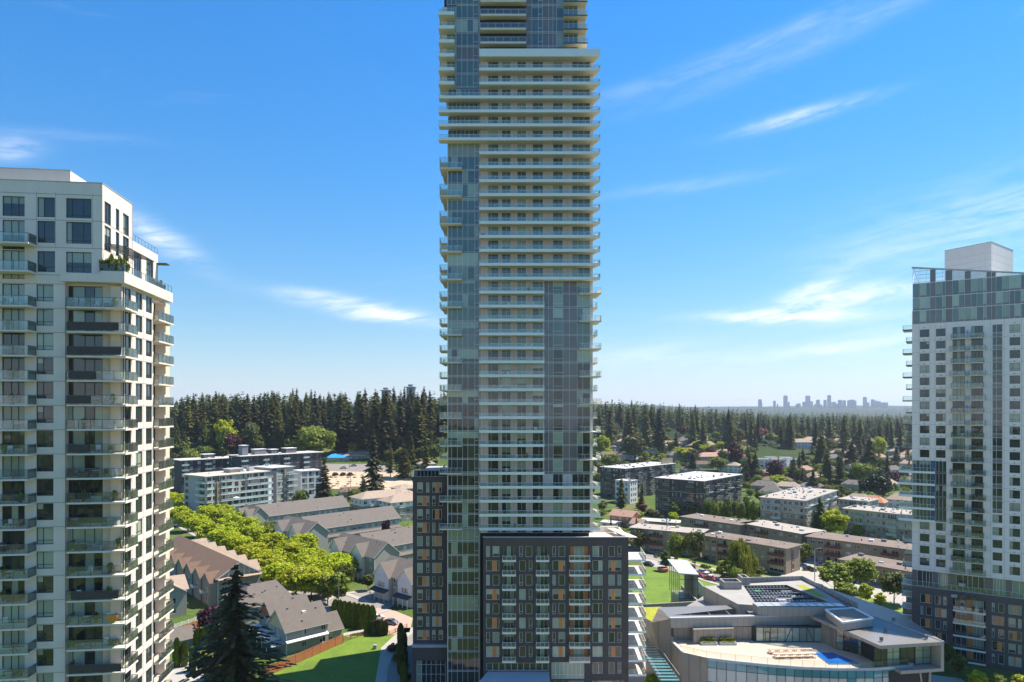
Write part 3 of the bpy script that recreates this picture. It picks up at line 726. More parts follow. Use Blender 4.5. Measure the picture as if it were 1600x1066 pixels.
# side face of the main shaft
cor = F.xy(u190, 0); FR = Fac(cor, ANG+R(90), T)
END = 13.8; rops = []
for (z, zw1) in bay:
    for a, b, cc in ((191.5, 205, [.5]), (212, 222.5, [.4]), (228, 237.5, [.4])):
        a = FR.u(a); b = FR.u(b); z0 = z+.25 if cc == [.5] else z+.75
        rops.append((a, b, z0, zw1)); window(FR, a, b, z0, zw1, .12, cc, [.25] if cc != [.5] else [.28], M_DARKF, .09, G_DARK, G_BLIND, rg, 4, .35)
    a = FR.u(240); b = FR.u(261.5); rops.append((a, b, z+.1, z+2.75))
    window(FR, a+.02, b-.02, z+.15, z+2.75, 1.3, [.5], [.35], M_DARKF, .09, G_DARK, G_BLIND, rg, 4, .35)
wl = MB(); wall_open(wl, M_LT, 0, END, 0, zTer-.2, rops, 0, .3)
for a, b, c_, d in rops:
    if b-a > 1.9: wl.poly([(a, .3, c_), (b, .3, c_), (b, 1.4, c_), (a, 1.4, c_)], M_LT); wl.poly([(a, .3, c_), (a, 1.4, c_), (a, 1.4, d), (a, .3, d)], M_LT2); wl.poly([(b, .3, c_), (b, .3, d), (b, 1.4, d), (b, 1.4, c_)], M_LT2); wl.poly([(a, .3, d), (a, 1.4, d), (b, 1.4, d), (b, .3, d)], M_LT)
for z in zj:
    if z < zTer-1: wl.box(0, END, -.012, .02, z-.03, z+.03, M_JOINT)
for px in (207, 224): wl.box(FR.u(px), FR.u(px)+.05, -.012, .02, 0, zTer-.2, M_JOINT)
FR.put('side_wall', wl)
cb = FR.xy(END, 0)
FC = Fac(cb, ANG+R(90), T)
for n_, z in enumerate(zj):
    if z > zTer-2: continue
    balcony(FR, FR.u(239.5), FR.u(263), z-.1, 0, .75, .2, 1.08, M_RAILD, G_RAIL, M_LT, 'lr', None, 1.3)
    balcony(FR, END+.15, END+2.2, z-.1, 2.6, 2.75, .2, 1.08, M_RAILD, G_RAIL, M_LT, 'lr', None, 1.3)
    balcony(FR, FR.u(191), FR.u(206), z-.1, 0, .75, .2, 1.08, M_RAILD, G_RAIL, M_LT, 'lr', None, 1.2)
# rear shaft, end fin
b = MB(); b.box(END, END+9, 2.6, 12, 0, zTer-.2, M_LT2); b.box(END-.4, END, -.08, 1.2, 0, zTer-.4, M_LT)
for z in zj:
    if z < zTer-1: b.box(END+.3, END+2.6, 2.54, 2.62, z+.3, z+2.7, G_DARK)
    if z < zTer-1: b.box(END+4, END+4.6, 2.56, 2.62, z+.3, z+2.7, G_BLIND)
FR.put('rear_wall', b)
b = MB(); b.box(U(-60), u190-1.5, VB+1.0, 13.4, 0, zTer-.3, M_CORE); F.put('core', b)
b = MB(); b.box(U(-60), u190-1.8, VB+.45, 13.4, 0, zTer-.5, M_CORE); b.box(U(-60), -.35, .5, 8.5, zTer-.5, zTop-.9, M_CORE); F.put('inner_core', b)
# terrace at the twenty-somethingth floor
b = MB(); ov = .55; L2 = END+2.5
b.box(u0b-.25, u190+ov, -ov, 15.2, zTer-1.0, zTer+.02, M_LT)
b.box(U(160), u190+ov, -ov, -ov+.22, zTer+.02, zTer+.35, M_LT); b.box(u190+ov-.22, u190+ov, -ov+.22, 15.2, zTer+.02, zTer+.35, M_LT)
o = F.put('terrace', b); r = MB(); zt = zTer+1.25
for a, c_ in (((U(159), -ov+.1), (u190+ov-.12, -ov+.1)), ((u190+ov-.12, -ov+.1), (u190+ov-.12, 15))):
    r.bar((*a, zt), (*c_, zt), .03, M_RAILD); n = max(1, round(math.dist(a, c_)/1.3))
    for i in range(n+1): t = i/n; X, Y = a[0]+(c_[0]-a[0])*t, a[1]+(c_[1]-a[1])*t; r.box(X-.025, X+.025, Y-.025, Y+.025, zTer+.3, zt, M_RAILD)
    r.poly([(*a, zTer+.35), (*c_, zTer+.35), (*c_, zt), (*a, zt)], G_RAIL)
link('railing', r.mesh('railing'), o)
# penthouse side wall
FU = Fac(F.xy(0, 0), ANG+R(90), T); pops = []
for (z0, z1) in ((ROWS[0][0], ROWS[0][1]), (ROWS[1][0]-.2, ROWS[1][1]-.1)):
    for a, b_, cc in ((163.3, 173.5, [.5]), (181, 186.5, []), (192, 201.5, [.5])):
        a = FU.u(a); b_ = FU.u(b_); pops.append((a, b_, z0-.35, z1+.0)); window(FU, a, b_, z0-.35, z1, .12, cc, [.3], M_DARKF, .09, G_DARK, G_BLIND, rg, 3, .3)
wl = MB(); wall_open(wl, M_LT, 0, 8.5, zTer, zTop, pops, 0, .28)
for z in (Z(344, 90), Z(387, 90)): wl.box(0, 8.5, -.012, .02, z-.03, z+.03, M_JOINT)
FU.put('penthouse_side_wall', wl)
b = MB(); b.box(UL, -.3, .3, 8.3, zTop-.7, zTop-.5, M_ROOFG); b.box(UL, 0, 8.2, 8.5, zTer, zTop, M_LT)
b.box(UL-.1, .05, -.06, .28, zTop, zTop+.1, M_METCAP); b.box(-.25, .05, .28, 8.5, zTop, zTop+.1, M_METCAP)
zm = F.z(268, U(112, ), 2.5)
b.box(F.u(-60, 2.5), F.u(110, 2.5), 2.5, 7.5, zTop-.5, zm, M_LT); b.box(F.u(-60, 2.5), F.u(110, 2.5)+.05, 2.44, 2.6, zm, zm+.1, M_METCAP); b.box(F.u(43, 2.5), F.u(62, 2.5), 3, 5, zm, zm+.35, M_METCAP)
F.put('roof', b)
# second, lower penthouse at the back
zp2 = 80.5; F2 = Fac(FU.xy(8.5, 0), ANG+R(90), T); o2 = []
for a, b_ in ((209, 221), (227.5, 239)):
    a = F2.u(a); b_ = F2.u(b_); o2.append((a, b_, zTer+.9, 79.2)); window(F2, a, b_, zTer+.9, 79.2, .12, [.33, .66], [.6], M_DARKF, .1, G_DARK, G_BLIND, rg, 3, .3)
wl = MB(); wall_open(wl, M_LT, 0, 8.6, zTer, zp2, o2, 0, .28); wl.box(.02, 8.6, .28, 9, zp2-.9, zp2-.6, M_ROOFG); wl.poly([(8.6, 0, zTer), (8.6, 9, zTer), (8.6, 9, zp2), (8.6, 0, zp2)], M_LT)
wl.bar((0, .1, zp2+.9), (8.6, .1, zp2+.9), .03, M_RAILD)
for i in range(9): wl.bar((i*1.07+.02, .1, zp2), (i*1.07+.02, .1, zp2+.9), .025, M_RAILD)
wl.box(8.0, 9.2, -1.4, .6, zp2-1.4, zp2-1.25, M_DARKF)
F2.put('upper_penthouse', wl)
# steel pergola over the terrace
b = MB(); zp = zTer+3.9
for i in range(14):
    v = .6+i*.62; b.bar((0.05, v, zp+.05), (2.6, v-.1, zp-.35), .05, M_DARKF)
b.bar((.1, .5, zp), (.1, 9, zp), .07, M_DARKF); b.bar((2.5, .4, zp-.33), (2.5, 9, zp-.33), .07, M_DARKF)
for v in (.5, 4.5, 8.9): b.bar((2.4, v, zTer), (2.4, v, zp-.33), .06, M_DARKF)
F.put('pergola', b)

# ============================================================ right tower
rg = random.Random(23)
M_RT = mat('white_panel', (.85, .78, .71), .6, .05, .9, stretch=(1, 1, .12), grain=.04)
M_RTB = mat('slate_brick', (.105, .09, .085), .85, .2, 1.4, grain=.3)
P0 = Vector(((1425-800)/FPX*162, 162.0)); RA = R(-33.2)
T = thing('white_panel_tower', 'white panelled tower at the right edge with stacked small balconies and a glass crown', 'tower', (P0.x+10, P0.y+4, 0))
F = Fac(P0, RA, T); U = F.u
UE = U(1640)
def Z(py, px=1445): return F.z(py, U(px))
z0row = Z(602); PITCH = 18.78*F.xy(U(1445)).y/FPX
def wz(n): return z0row+PITCH*n                  # sill height of row n, row 0 has its sill at y 602
NTOP = 4; GL = (-10, -7)                          # glazed corner storeys
ops = []
def rw(a, b, z0, z1, cc, rr=(), pb=.35, bl=G_BLIND): 
    a = U(a); b = U(b); ops.append((a, b, z0, z1)); window(F, a, b, z0, z1, .1, cc, rr, M_DARKF, .07, G_DARK, bl, rg, 7, pb)
zbrk = Z(917); zcr = Z(507.5)
VENT = MB()
rows = [n for n in range(-20, 5) if wz(n) > Z(893)]
for n in rows:
    z0 = wz(n); z1 = z0+1.8
    g = -11 <= n <= -7
    if not g:
        rw(1437.3, 1452, z0, z1, [.68], [.28]); rw(1462.5, 1477.3, z0, z1, [.68], [.28])
    rw(1488.5, 1507.6, z0-.55, z1+.15, [.33, .66]); rw(1517.7, 1536, z0-.55, z1+.15, [.33, .66])
    rw(1577.5, 1594, z0, z1, [.32], [.28])
    for px in (1444, 1470, 1585): VENT.box(U(px)-.12, U(px)+.12, -.05, .01, z1+.35, z1+.5, M_DARKF)
    if n < -10: rw(1551, 1566, z0, z1, [.68], [.28])
    # balconies alternate between two single ones and one shared
    zs = z0-.95
    if n % 2: balcony(F, U(1484), U(1508), zs, 0, 1.5, .18, 1.05, M_RAILD, G_RAIL, M_CONC, 'lr', None, 1.2); balcony(F, U(1514), U(1540), zs, 0, 1.5, .18, 1.05, M_RAILD, G_RAIL, M_CONC, 'lr', None, 1.2)
    else:
        balcony(F, U(1486), U(1537), zs, 0, 1.5, .18, 1.05, M_RAILD, G_RAIL, M_CONC, 'lr', None, 1.3)
        s_ = MB(); s_.box(0, .08, -1.4, 0, 0, 1.7, mat('blue_glass_screen', (.06, .12, .22), .15, .05)); F.put('privacy_screen', CACHE.setdefault('ps', s_.mesh('privacy_screen')), U(1511), 0, zs+.18)
# corner glazing storeys
ug = U(1427); 
GO = []
for n in range(-11, -6):
    z0 = wz(n)-.75; zt_ = z0+PITCH
    GO.append((0.02, U(1479), z0, zt_))
    window(F, U(1426), U(1454), z0+.2, zt_-.03, .1, [.2, .4, .6, .8], [], M_MULL, .06, G_SKY, G_TEAL, rg, 5, .4)
    window(F, U(1462), U(1479), z0+.2, zt_-.03, .1, [.3, .65], [], M_MULL, .06, G_DARK, G_TEAL, rg, 5, .4)
    b = MB(); b.box(U(1454), U(1462), .05, .12, z0, zt_, mat('blue_glass_screen', (.06, .12, .22), .15, .05)); F.put('blue_panel', b)
    if n < -7 or True:
        b = MB(); pts = [(-2.6, -1.7), (U(1461), -1.7), (U(1461), 0), (0, 0), (0, 7.5), (-2.6, 7.5)]; b.prism(pts, z0-.05, z0+.15, M_CONC); b.box(-2.65, U(1461)+.05, -1.78, -1.7, z0-.08, z0+.42, M_BAND)
        b.box(-2.68, -2.6, -1.7, 7.5, z0-.08, z0+.42, M_BAND)
        o = F.put('balcony', b); r = MB(); zt = z0+1.2
        for a, c_ in (((U(1461)-.05, -1.6), (-2.5, -1.6)), ((-2.5, -1.6), (-2.5, 7.3))):
            r.bar((*a, zt), (*c_, zt), .03, M_MULL)
            for i in range(6): t = i/5; X, Y = a[0]+(c_[0]-a[0])*t, a[1]+(c_[1]-a[1])*t; r.box(X-.02, X+.02, Y-.02, Y+.02, z0+.2, zt, M_MULL)
            r.poly([(*a, z0+.4), (*c_, z0+.4), (*c_, zt), (*a, zt)], G_RAIL)
        link('railing', r.mesh('railing'), o)
# vertical glass strip
c0, c1 = U(1550.5), U(1566.5)
for n in range(-10, 5):
    z0 = wz(n)-.75; z1 = z0+PITCH; ops.append((c0, c1, z0, z1))
    window(F, c0, c1, z0, z1, .08, [.4], [.3, .36], M_MULL, .06, G_DARK, G_BLIND, rg, 7, .3, spand=((0,), G_SPAN))
zc_ = {px: Z(507.5+(px-1425)*-.09, px) for px in (1425, 1600)}
zcr = Z(507, 1430)
zbrk = Z(890.5, 1432)
wl = MB(); wall_open(wl, M_RT, 0, UE, zbrk, zcr, ops+GO, 0, .25)
for n in range(-19, 5):        # panel joints
    z = wz(n)-.75
    for a, b_ in ((0, U(1484)), (U(1541), c0-.02), (c1+.02, UE)):
        if -11 <= n <= -7 and a == 0: a = U(1479)
        if z > zbrk+.2: wl.box(a, b_, -.01, .02, z-.02, z+.02, M_JOINT)
for px in (1436, 1453, 1461, 1478, 1548, 1569, 1596):
    wl.box(U(px)-.02, U(px)+.02, -.012, .02, zbrk, zcr if px > 1480 else Z(816), M_JOINT)
    if px < 1480: wl.box(U(px)-.02, U(px)+.02, -.012, .02, Z(718), zcr, M_JOINT)
F.put('front_wall', wl); F.put('wall_vents', VENT)['kind'] = 'stuff'
# side balconies on the left flank
for n in range(-19, 6):
    if -11 <= n <= -7: continue
    z0 = wz(n)-.95; w_ = 2.0 if n % 2 else 1.3
    b = MB(); b.box(-w_, 0, 1.2, 6, z0, z0+.2, M_CONC); b.box(-w_-.02, 0, 1.14, 1.2, z0-.05, z0+.25, M_RAILD); o = F.put('balcony', b); r = MB()
    r.box(-w_+.03, -.02, 1.22, 1.235, z0+.25, z0+1.2, G_RAIL); r.box(-w_, 0, 1.2, 1.25, z0+1.2, z0+1.25, M_MULL); r.box(-w_, -w_+.05, 1.2, 1.25, z0+.2, z0+1.2, M_MULL); r.box(-w_, -w_+.05, 1.25, 6, z0+1.2, z0+1.25, M_MULL); r.box(-w_+.02, -w_+.035, 1.3, 6, z0+.25, z0+1.2, G_RAIL)
    link('railing', r.mesh('railing'), o)
# glass crown
zt0 = Z(417, 1426); ztE = F.z(425, U(1600))
lv = [zcr, Z(486, 1430), Z(466, 1430), Z(443.5, 1430)]
cxs = [1426, 1437, 1447, 1453, 1462, 1472, 1477, 1488, 1498, 1507, 1517, 1526, 1536, 1541, 1549, 1556, 1566, 1577, 1585, 1595, 1610, 1625, 1640]
kindsr = {0: 'ggsgsggsg', }
for i, (za, zb_) in enumerate(zip(lv, lv[1:]+[None])):
    for j in range(0, len(cxs)-1):
        a, b_ = U(cxs[j])+.03, U(cxs[j+1])-.03
        top = zb_ if zb_ else zt0+(ztE-zt0)*((a+b_)/2)/U(1600)-.35
        solid = j in (3, 6, 13) or (i > 0 and j in (9,)) or (i < 2 and j in (17,)) or j == 14
        h = top-za
        mm = G_SPAN if solid else (clear_glass('crown_glass', (.78, .88, .88), .3) if i == 3 else rg.choice([G_SKY, G_TEAL, G_TEAL]))
        f = MB(); w_ = b_-a; f.box(-.03, w_+.03, -.03, .05, 0, .07, M_MULL); f.box(-.03, .03, -.04, .05, .07, h, M_MULL); f.box(-.03, w_+.03, -.028, .05, h-.07, h, M_MULL)
        o = F.put('crown_bay', f, a, 0, za); p = MB(); p.poly([(0, .02, .07), (w_, .02, .07), (w_, .02, h), (0, .02, h)], mm)
        if i < 3: p.poly([(0, .015, .07), (w_, .015, .07), (w_, .015, .5), (0, .015, .5)], G_SPAN)
        link('pane', p.mesh('pane'), o)
b = MB(); b.prism([(-.05, -.1), (UE, -.1), (UE, .25), (-.05, .25)], [zt0-.35, ztE-.35-(zt0-ztE)*.24, ztE-.35-(zt0-ztE)*.24, zt0-.35], [zt0, ztE-(zt0-ztE)*.24, ztE-(zt0-ztE)*.24, zt0], M_METCAP)
b.bar((.2, .2, zt0-.3), (U(1437), 6, lv[3]), .12, M_MULL); b.bar((.1, .3, lv[3]), (.1, 9, zt0-.3), .1, M_MULL)
for i in range(4): b.box(.1, U(1536), 5+i*.02, 5.1+i*.02, lv[3]+1+i*.9, lv[3]+1.12+i*.9, M_MULL)
F.put('crown_frame', b)
b = MB(); u0, u1 = F.u(1476, 8), F.u(1549, 2.0); 
b.box(.3, UE, 1.3, 18, 0, lv[3]-.2, M_CORE); b.box(.31, UE-.02, .3, 17.9, lv[3]-.2, lv[3]-.1, M_ROOFG); 
F.put('core', b)
# mechanical box: its own orientation, corner towards us at px 1549
ck = W(1549, 400, 163); ztb = CAMZ+(640-378)/FPX*163
FB = Fac((ck.x, ck.y), R(139), T)   # left face runs away to the left/back
b = MB(); Lb = 12.5; Rb = 10
a0 = Vector((ck.x, ck.y)); la = W(1476, 0, 172.5); rb_ = W(1583, 0, 172)
pts = [(la.x, la.y), (a0.x, a0.y), (rb_.x, rb_.y), (la.x+rb_.x-a0.x, la.y+rb_.y-a0.y)]
b.prism(pts, lv[3]-.1, ztb, M_RT, M_ROOFG); 
for q in range(1, 6): b.prism([(p[0], p[1]) for p in [(a0.x+(pt[0]-sum(x[0] for x in pts)/4)*1.001-(a0.x-sum(x[0] for x in pts)/4), (pt[1]-sum(x[1] for x in pts)/4)*1.001+sum(x[1] for x in pts)/4) for pt in pts]], lv[3]+q*1.55, lv[3]+q*1.55+.03, M_JOINT)
cx_, cy_ = sum(p[0] for p in pts)/4, sum(p[1] for p in pts)/4
b.prism([((p[0]-cx_)*1.01+cx_, (p[1]-cy_)*1.01+cy_) for p in pts], ztb, ztb+.12, M_METCAP)
part('mechanical_penthouse', b, T)
# rest of the crown walls, flank
b = MB(); b.box(0, .25, .3, 18, zbrk, lv[1], M_RT); F.put('flank_wall', b)
# terrace storey between panels and brick
zg0 = zbrk-3.2
gops = []
def gw(a, b, z0, z1, cc, pb=.4, rr=()): a = U(a); b = U(b); gops.append((a, b, z0, z1)); window(F, a, b, z0, z1, .4, cc, rr, M_MULL, .07, G_DARK, G_TEAL, rg, 5, pb)
# brick base
bops = []
def bw(a, b, z0, z1, cc, rr=(), pb=.5): a = U(a); b = U(b); bops.append((a, b, z0, z1)); window(F, a, b, z0, z1, .1, cc, rr, M_WHITEF, .06, G_DARK, G_BLIND, rg, 5, pb)
zt_b = Z(916, 1432)
glz = zt_b
wl = MB()
# glazed storey y 890..917 (left)
zgl1 = zbrk; zgl0 = zt_b
for a, b_, cc in ((1433, 1457, [.35, .6, .8]), (1466, 1481, [.5, .75]), (1494, 1538, [.25, .42, .58, .8]), (1552, 1571, [.3, .5, .8]), (1582, 1620, [.3, .6])):
    gw(a, b_, zgl0+.2, zgl1-.1, cc)
wall_open(wl, M_RTB, 0, UE, 0, 0.01, [], 0)
ops2 = []
for r in range(8):
    z1 = Z(928.5, 1445)-r*2.86; z0 = z1-2.05
    if z0 < 1: break
    if r % 2 == 0: A_ = [('o', 1438, 1456, 1446, 1453), ('w', 1461, 1470), ('n', 1474, 1479), ('n', 1550, 1554), ('w', 1560, 1569), ('o', 1576, 1596, 1583, 1588)]
    else: A_ = [('n', 1438.5, 1442.5), ('w', 1447, 1456), ('o', 1461, 1479, 1465, 1471), ('o', 1550, 1569, 1559, 1565), ('w', 1576, 1587), ('n', 1591, 1596)]
    for q in A_:
        if q[0] == 'o':
            a, b_, oa, ob = q[1:]; A, Bb = U(a), U(b_); w_ = Bb-A; bops.append((A, Bb, z0, z1))
            window(F, A, Bb, z0, z1, .1, [(U(oa)-A)/w_, (U(ob)-A)/w_], [], M_WHITEF, .06, G_DARK, G_BLIND, rg, 5, .5)
            o = MB(); o.box(0, U(ob)-U(oa), 0, .08, 0, z1-z0-.14, M_ORANGE); F.put('orange_panel', CACHE.setdefault(('or', oa, ob), o.mesh('orange_panel')), U(oa), .06, z0+.07)
        else: bw(q[1], q[2], z0, z1, [], [.25] if q[0] == 'n' else [])
    A, Bb = U(1489), U(1540); bops.append((A, Bb, z0-.5, z1))
    window(F, A+.4, A+(Bb-A)*.44, z0-.45, z1, .9, [.5], [], M_MULL, .06, G_DARK, G_BLIND, rg, 5, .4); window(F, A+(Bb-A)*.62, Bb-.3, z0-.45, z1, .9, [.33, .66], [], M_MULL, .06, G_DARK, G_BLIND, rg, 5, .4)
    o = MB(); o.box(0, (Bb-A)*.16, 0, .1, 0, z1-z0+.45, M_ORANGE); F.put('orange_panel', CACHE.setdefault('orw', o.mesh('orange_panel')), A+(Bb-A)*.45, .9, z0-.45)
    if r < 6: balcony(F, A, Bb, z0-.75, 0, .9, .15, 1.05, M_RAILD, G_RAIL, M_CONC, 'lr', (.34, M_WHITEF), 1.3)
wl = MB(); wall_open(wl, M_RTB, 0, UE, 0, zt_b, bops, 0, .2); wl.poly([(0, 0, 0), (0, 0, zt_b), (0, 18, zt_b), (0, 18, 0)], M_RTB)
wl.box(-.1, UE, -.1, .3, zt_b, zt_b+.12, M_METCAP)
F.put('brick_wall', wl)
wl = MB(); wl.poly([(0, .3, zt_b), (0, 18, zt_b), (0, 18, zgl1), (0, .3, zgl1)], M_RTB); wl.poly([(0, 0, zgl1), (UE, 0, zgl1), (UE, .3, zgl1), (0, .3, zgl1)], M_RT); wall_open(wl, G_SPAN, 0, UE, zt_b, zgl1, gops, .3, .2); F.put('terrace_storey_wall', wl)
r = MB(); zt = zt_b+1.25
r.bar((0, 0.1, zt), (UE, 0.1, zt), .03, M_MULL)
for i in range(24): x = i*UE/23; r.box(x-.02, x+.02, .08, .12, zt_b+.1, zt, M_MULL)
r.box(0, UE, .09, .105, zt_b+.12, zt-.03, G_RAIL); F.put('terrace_railing', r)
for i in range(8):
    z0 = zt_b+.2-i*2.86
    if z0 < 2: break
    b = MB(); b.box(-2.2, 0, .5, 6, z0-.2, z0, M_CONC); o = F.put('balcony', b); r = MB(); r.box(-2.15, -.05, .52, .54, z0, z0+1.05, G_RAIL); r.bar((-2.15, .53, z0+1.08), (0, .53, z0+1.08), .03, M_MULL); r.bar((-2.15, .53, z0+1.08), (-2.15, 6, z0+1.08), .03, M_MULL); link('railing', r.mesh('railing'), o)
# ============================================================ terrain
def ss(a, b, x):
    t = max(0.0, min(1.0, (x-a)/(b-a))); return t*t*(3-2*t)
def tz(x, y):
    lf = ss(120, -60, x)                       # 1 on the left
    rise = ss(390, 600, y)*lf*34 + ss(470, 1000, y)*(1-lf)*(36-20*ss(120, 480, x))
    far = ss(1500, 2600, y)
    rise = rise*(1-far) + far*(10+ (95-20*ss(0, 3500, x)+ 9*math.sin(x*.0019)+5*math.sin(x*.0051+1))*ss(4200, 7600, y) + 9*math.sin(x*.004+y*.0013)*ss(2600, 3500, y))
    if y < 0: rise = ss(-250, -600, y)*26
    return rise
def ground_pt(px, py):
    lo, hi = 60.0, 9000.0
    Y = None; y = 80.0
    while y < 9000:
        x = (px-800)/FPX*y; zr_ = CAMZ-(py-HY)/FPX*y
        if zr_ <= tz(x, y): Y = y; break
        y *= 1.01
    if Y is None: Y = 1500.0; x = (px-800)/FPX*Y
    return Vector((x, Y, tz(x, Y)))
def ground_mat():
    m = bpy.data.materials.new('suburban_ground'); m.use_nodes = True; t = m.node_tree; g = NX(t); b = t.nodes['Principled BSDF']; b.inputs['Roughness'].default_value = .95; b.inputs['Specular IOR Level'].default_value = .1
    geo = g.n('ShaderNodeNewGeometry'); n = g.n('ShaderNodeTexNoise'); n.inputs['Scale'].default_value = .035; n.inputs['Detail'].default_value = 6; g.l(geo.outputs['Position'], n.inputs['Vector'])
    n2 = g.n('ShaderNodeTexNoise'); n2.inputs['Scale'].default_value = .6; n2.inputs['Detail'].default_value = 5; g.l(geo.outputs['Position'], n2.inputs['Vector'])
    cr = g.n('ShaderNodeValToRGB'); e = cr.color_ramp.elements; e[0].position = .38; e[0].color = (.05, .08, .018, 1); e[1].position = .62; e[1].color = (.15, .14, .06, 1)
    e2 = cr.color_ramp.elements.new(.5); e2.color = (.075, .12, .025, 1)
    g.l(g.m('ADD', g.m('MULTIPLY', n.outputs['Fac'], .6), g.m('MULTIPLY', n2.outputs['Fac'], .4)), cr.inputs[0]); 
    sp = g.n('ShaderNodeSeparateXYZ'); g.l(geo.outputs['Position'], sp.inputs[0])
    fr = g.m('MULTIPLY', g.m('SUBTRACT', sp.outputs[1], 520), 1/300, clamp=True)
    mx = g.n('ShaderNodeMix', data_type='RGBA'); g.l(fr, mx.inputs[0]); g.l(cr.outputs[0], mx.inputs[6]); mx.inputs[7].default_value = (.022, .036, .014, 1)
    g.l(mx.outputs[2], b.inputs['Base Color'])
    return m
ys = [-900, -600, -450, -300, -100, 0]+list(range(40, 1500, 20))+[1500*1.05**i for i in range(1, 44)]
nxn = 90; vs = []; fs = []
for j, y in enumerate(ys):
    hw = 300+abs(y)*1.05
    for i in range(nxn+1):
        x = -hw+2*hw*i/nxn; vs.append((x, y, tz(x, y)-.02))
for j in range(len(ys)-1):
    for i in range(nxn): a = j*(nxn+1)+i; fs.append((a, a+1, a+nxn+2, a+nxn+1))
me = bpy.data.meshes.new('ground'); me.from_pydata(vs, [], fs); me.materials.append(ground_mat()); me.polygons.foreach_set('use_smooth', [True]*len(fs))
struct('ground', me)
def seg_ground(pts, m, name, z=.02, world=False):
    b = MB(); P_ = [p if world else tuple(GP(*p))[:2] for p in pts]
    b.poly([(p[0], p[1], z) for p in P_], m); 
    me = b.mesh(name); o = struct(name, me); return o
def strip(pts, w_, z, m, name, thick=0, off=0, make=True, mb=None):
    """pts: world xy polyline"""
    b = mb or MB(); P_ = [Vector(p[:2]) for p in pts]; Ls = []; 
    for i, p in enumerate(P_):
        a = P_[max(0, i-1)]; c_ = P_[min(len(P_)-1, i+1)]; d = (c_-a).normalized(); n = Vector((-d.y, d.x)); Ls.append((p+n*(off+w_/2), p+n*(off-w_/2)))
    for (a, b1), (c_, d1) in zip(Ls, Ls[1:]):
        if thick: b.prism([tuple(b1), tuple(d1), tuple(c_), tuple(a)], z-thick, z, m)
        else: b.poly([(b1.x, b1.y, z), (d1.x, d1.y, z), (c_.x, c_.y, z), (a.x, a.y, z)], m)
    if make: return struct(name, b)
M_ASPH = mat('worn_asphalt', (.24, .215, .185), .95, .12, .25, grain=.12)
M_CONCG = mat('pavement_concrete', (.37, .335, .285), .9, .1, .5, grain=.08)
M_LAWN = mat('mown_lawn', (.12, .19, .012), .95, .34, .16, grain=.4, bump=1, bscale=6)
M_LAWN2 = mat('dry_lawn', (.17, .22, .03), .95, .2, .3, grain=.3)
M_PAVER = mat('pink_pavers', (.50, .30, .22), .9, .1, .9, grain=.15)
M_PAINT = mat('road_paint', (.75, .75, .72), .8, .08, 2)
M_SAND = mat('bare_sandy_soil', (.50, .38, .25), .95, .2, .12, grain=.25, bump=1)
def g2(px, py): v = GP(px, py); return (v.x, v.y)
# right street
RR = [g2(960, 855), g2(1010, 870), g2(1075, 889), g2(1140, 908), g2(1250, 937), g2(1330, 960), g2(1430, 1000)]
strip(RR, 9.5, .02, M_ASPH, 'road')
strip(RR, 1.8, .13, M_CONCG, 'pavement', .14, 7.6); strip(RR, 1.8, .13, M_CONCG, 'pavement', .14, -6.8)
strip(RR, .14, .026, M_PAINT, 'road_marking')
seg_ground([(1222, 905), (1215, 880), (1300, 866), (1345, 885), (1300, 925), (1240, 918)], M_CONCG, 'parking_area', .024)
# left street and cul-de-sac
LR = [g2(215, 778), g2(330, 835), g2(420, 885), g2(500, 930), g2(545, 948)]
strip(LR, 10, .02, M_ASPH, 'road'); strip(LR, 1.8, .13, M_CONCG, 'pavement', .14, 6.6); strip(LR, 1.8, .13, M_CONCG, 'pavement', .14, -6.6)
cc = Vector(g2(565, 942)); b = MB(); b.poly([(cc.x+10.5*math.cos(t*math.pi/16), cc.y+12*math.sin(t*math.pi/16), .024) for t in range(32)], M_ASPH); struct('road', b)
b = MB()
for t in range(-6, 19):
    a0 = t*math.pi/16; a1 = (t+1)*math.pi/16
    if -3 <= t <= 2: continue
    p = [(cc.x+r*c_*k1, cc.y+r*1.12*s_*k1) for r, k1, c_, s_ in ((10.6, 1, math.cos(a0), math.sin(a0)), (12.4, 1, math.cos(a0), math.sin(a0)), (12.4, 1, math.cos(a1), math.sin(a1)), (10.6, 1, math.cos(a1), math.sin(a1)))]
    b.prism(p, 0, .14, M_CONCG)
struct('pavement', b)
seg_ground([(560, 966), (590, 950), (618, 955), (645, 966), (640, 988), (608, 992), (585, 985)], M_PAVER, 'paved_forecourt', .03)
# lawns and the white path
seg_ground([(380, 1100), (430, 1046), (535, 1001), (600, 987), (612, 980), (630, 974), (632, 984), (598, 1010), (582, 1080), (575, 1140)], M_LAWN, 'lawn', .012)
seg_ground([(575, 1140), (585, 1072), (596, 1012), (628, 982), (650, 980), (650, 985), (628, 1003), (616, 1014), (606, 1045), (602, 1140)], M_CONCG, 'footpath', .03)
seg_ground([(538, 996), (575, 975), (600, 972), (590, 988), (560, 996)], M_LAWN2, 'lawn', .02)
seg_ground([(535, 990), (575, 982), (577, 985), (537, 994)], M_CONCG, 'footpath', .032)
seg_ground([(985, 890), (1010, 884), (1062, 897), (1110, 908), (1130, 918), (1100, 945), (1000, 946), (980, 910)], M_LAWN, 'lawn', .016)
seg_ground([(1000, 872), (1020, 875), (1085, 893), (1130, 906), (1118, 908), (1050, 893), (1004, 882)], M_CONCG, 'footpath', .034)
seg_ground([(1040, 868), (1150, 885), (1230, 905), (1225, 918), (1150, 900), (1035, 876)], M_LAWN2, 'lawn', .018)
seg_ground([(1350, 930), (1430, 950), (1430, 962), (1345, 942)], M_LAWN2, 'lawn', .018)
seg_ground([(262, 1050), (300, 1030), (330, 1045), (345, 1090), (262, 1120)], M_CONCG, 'driveway', .02)
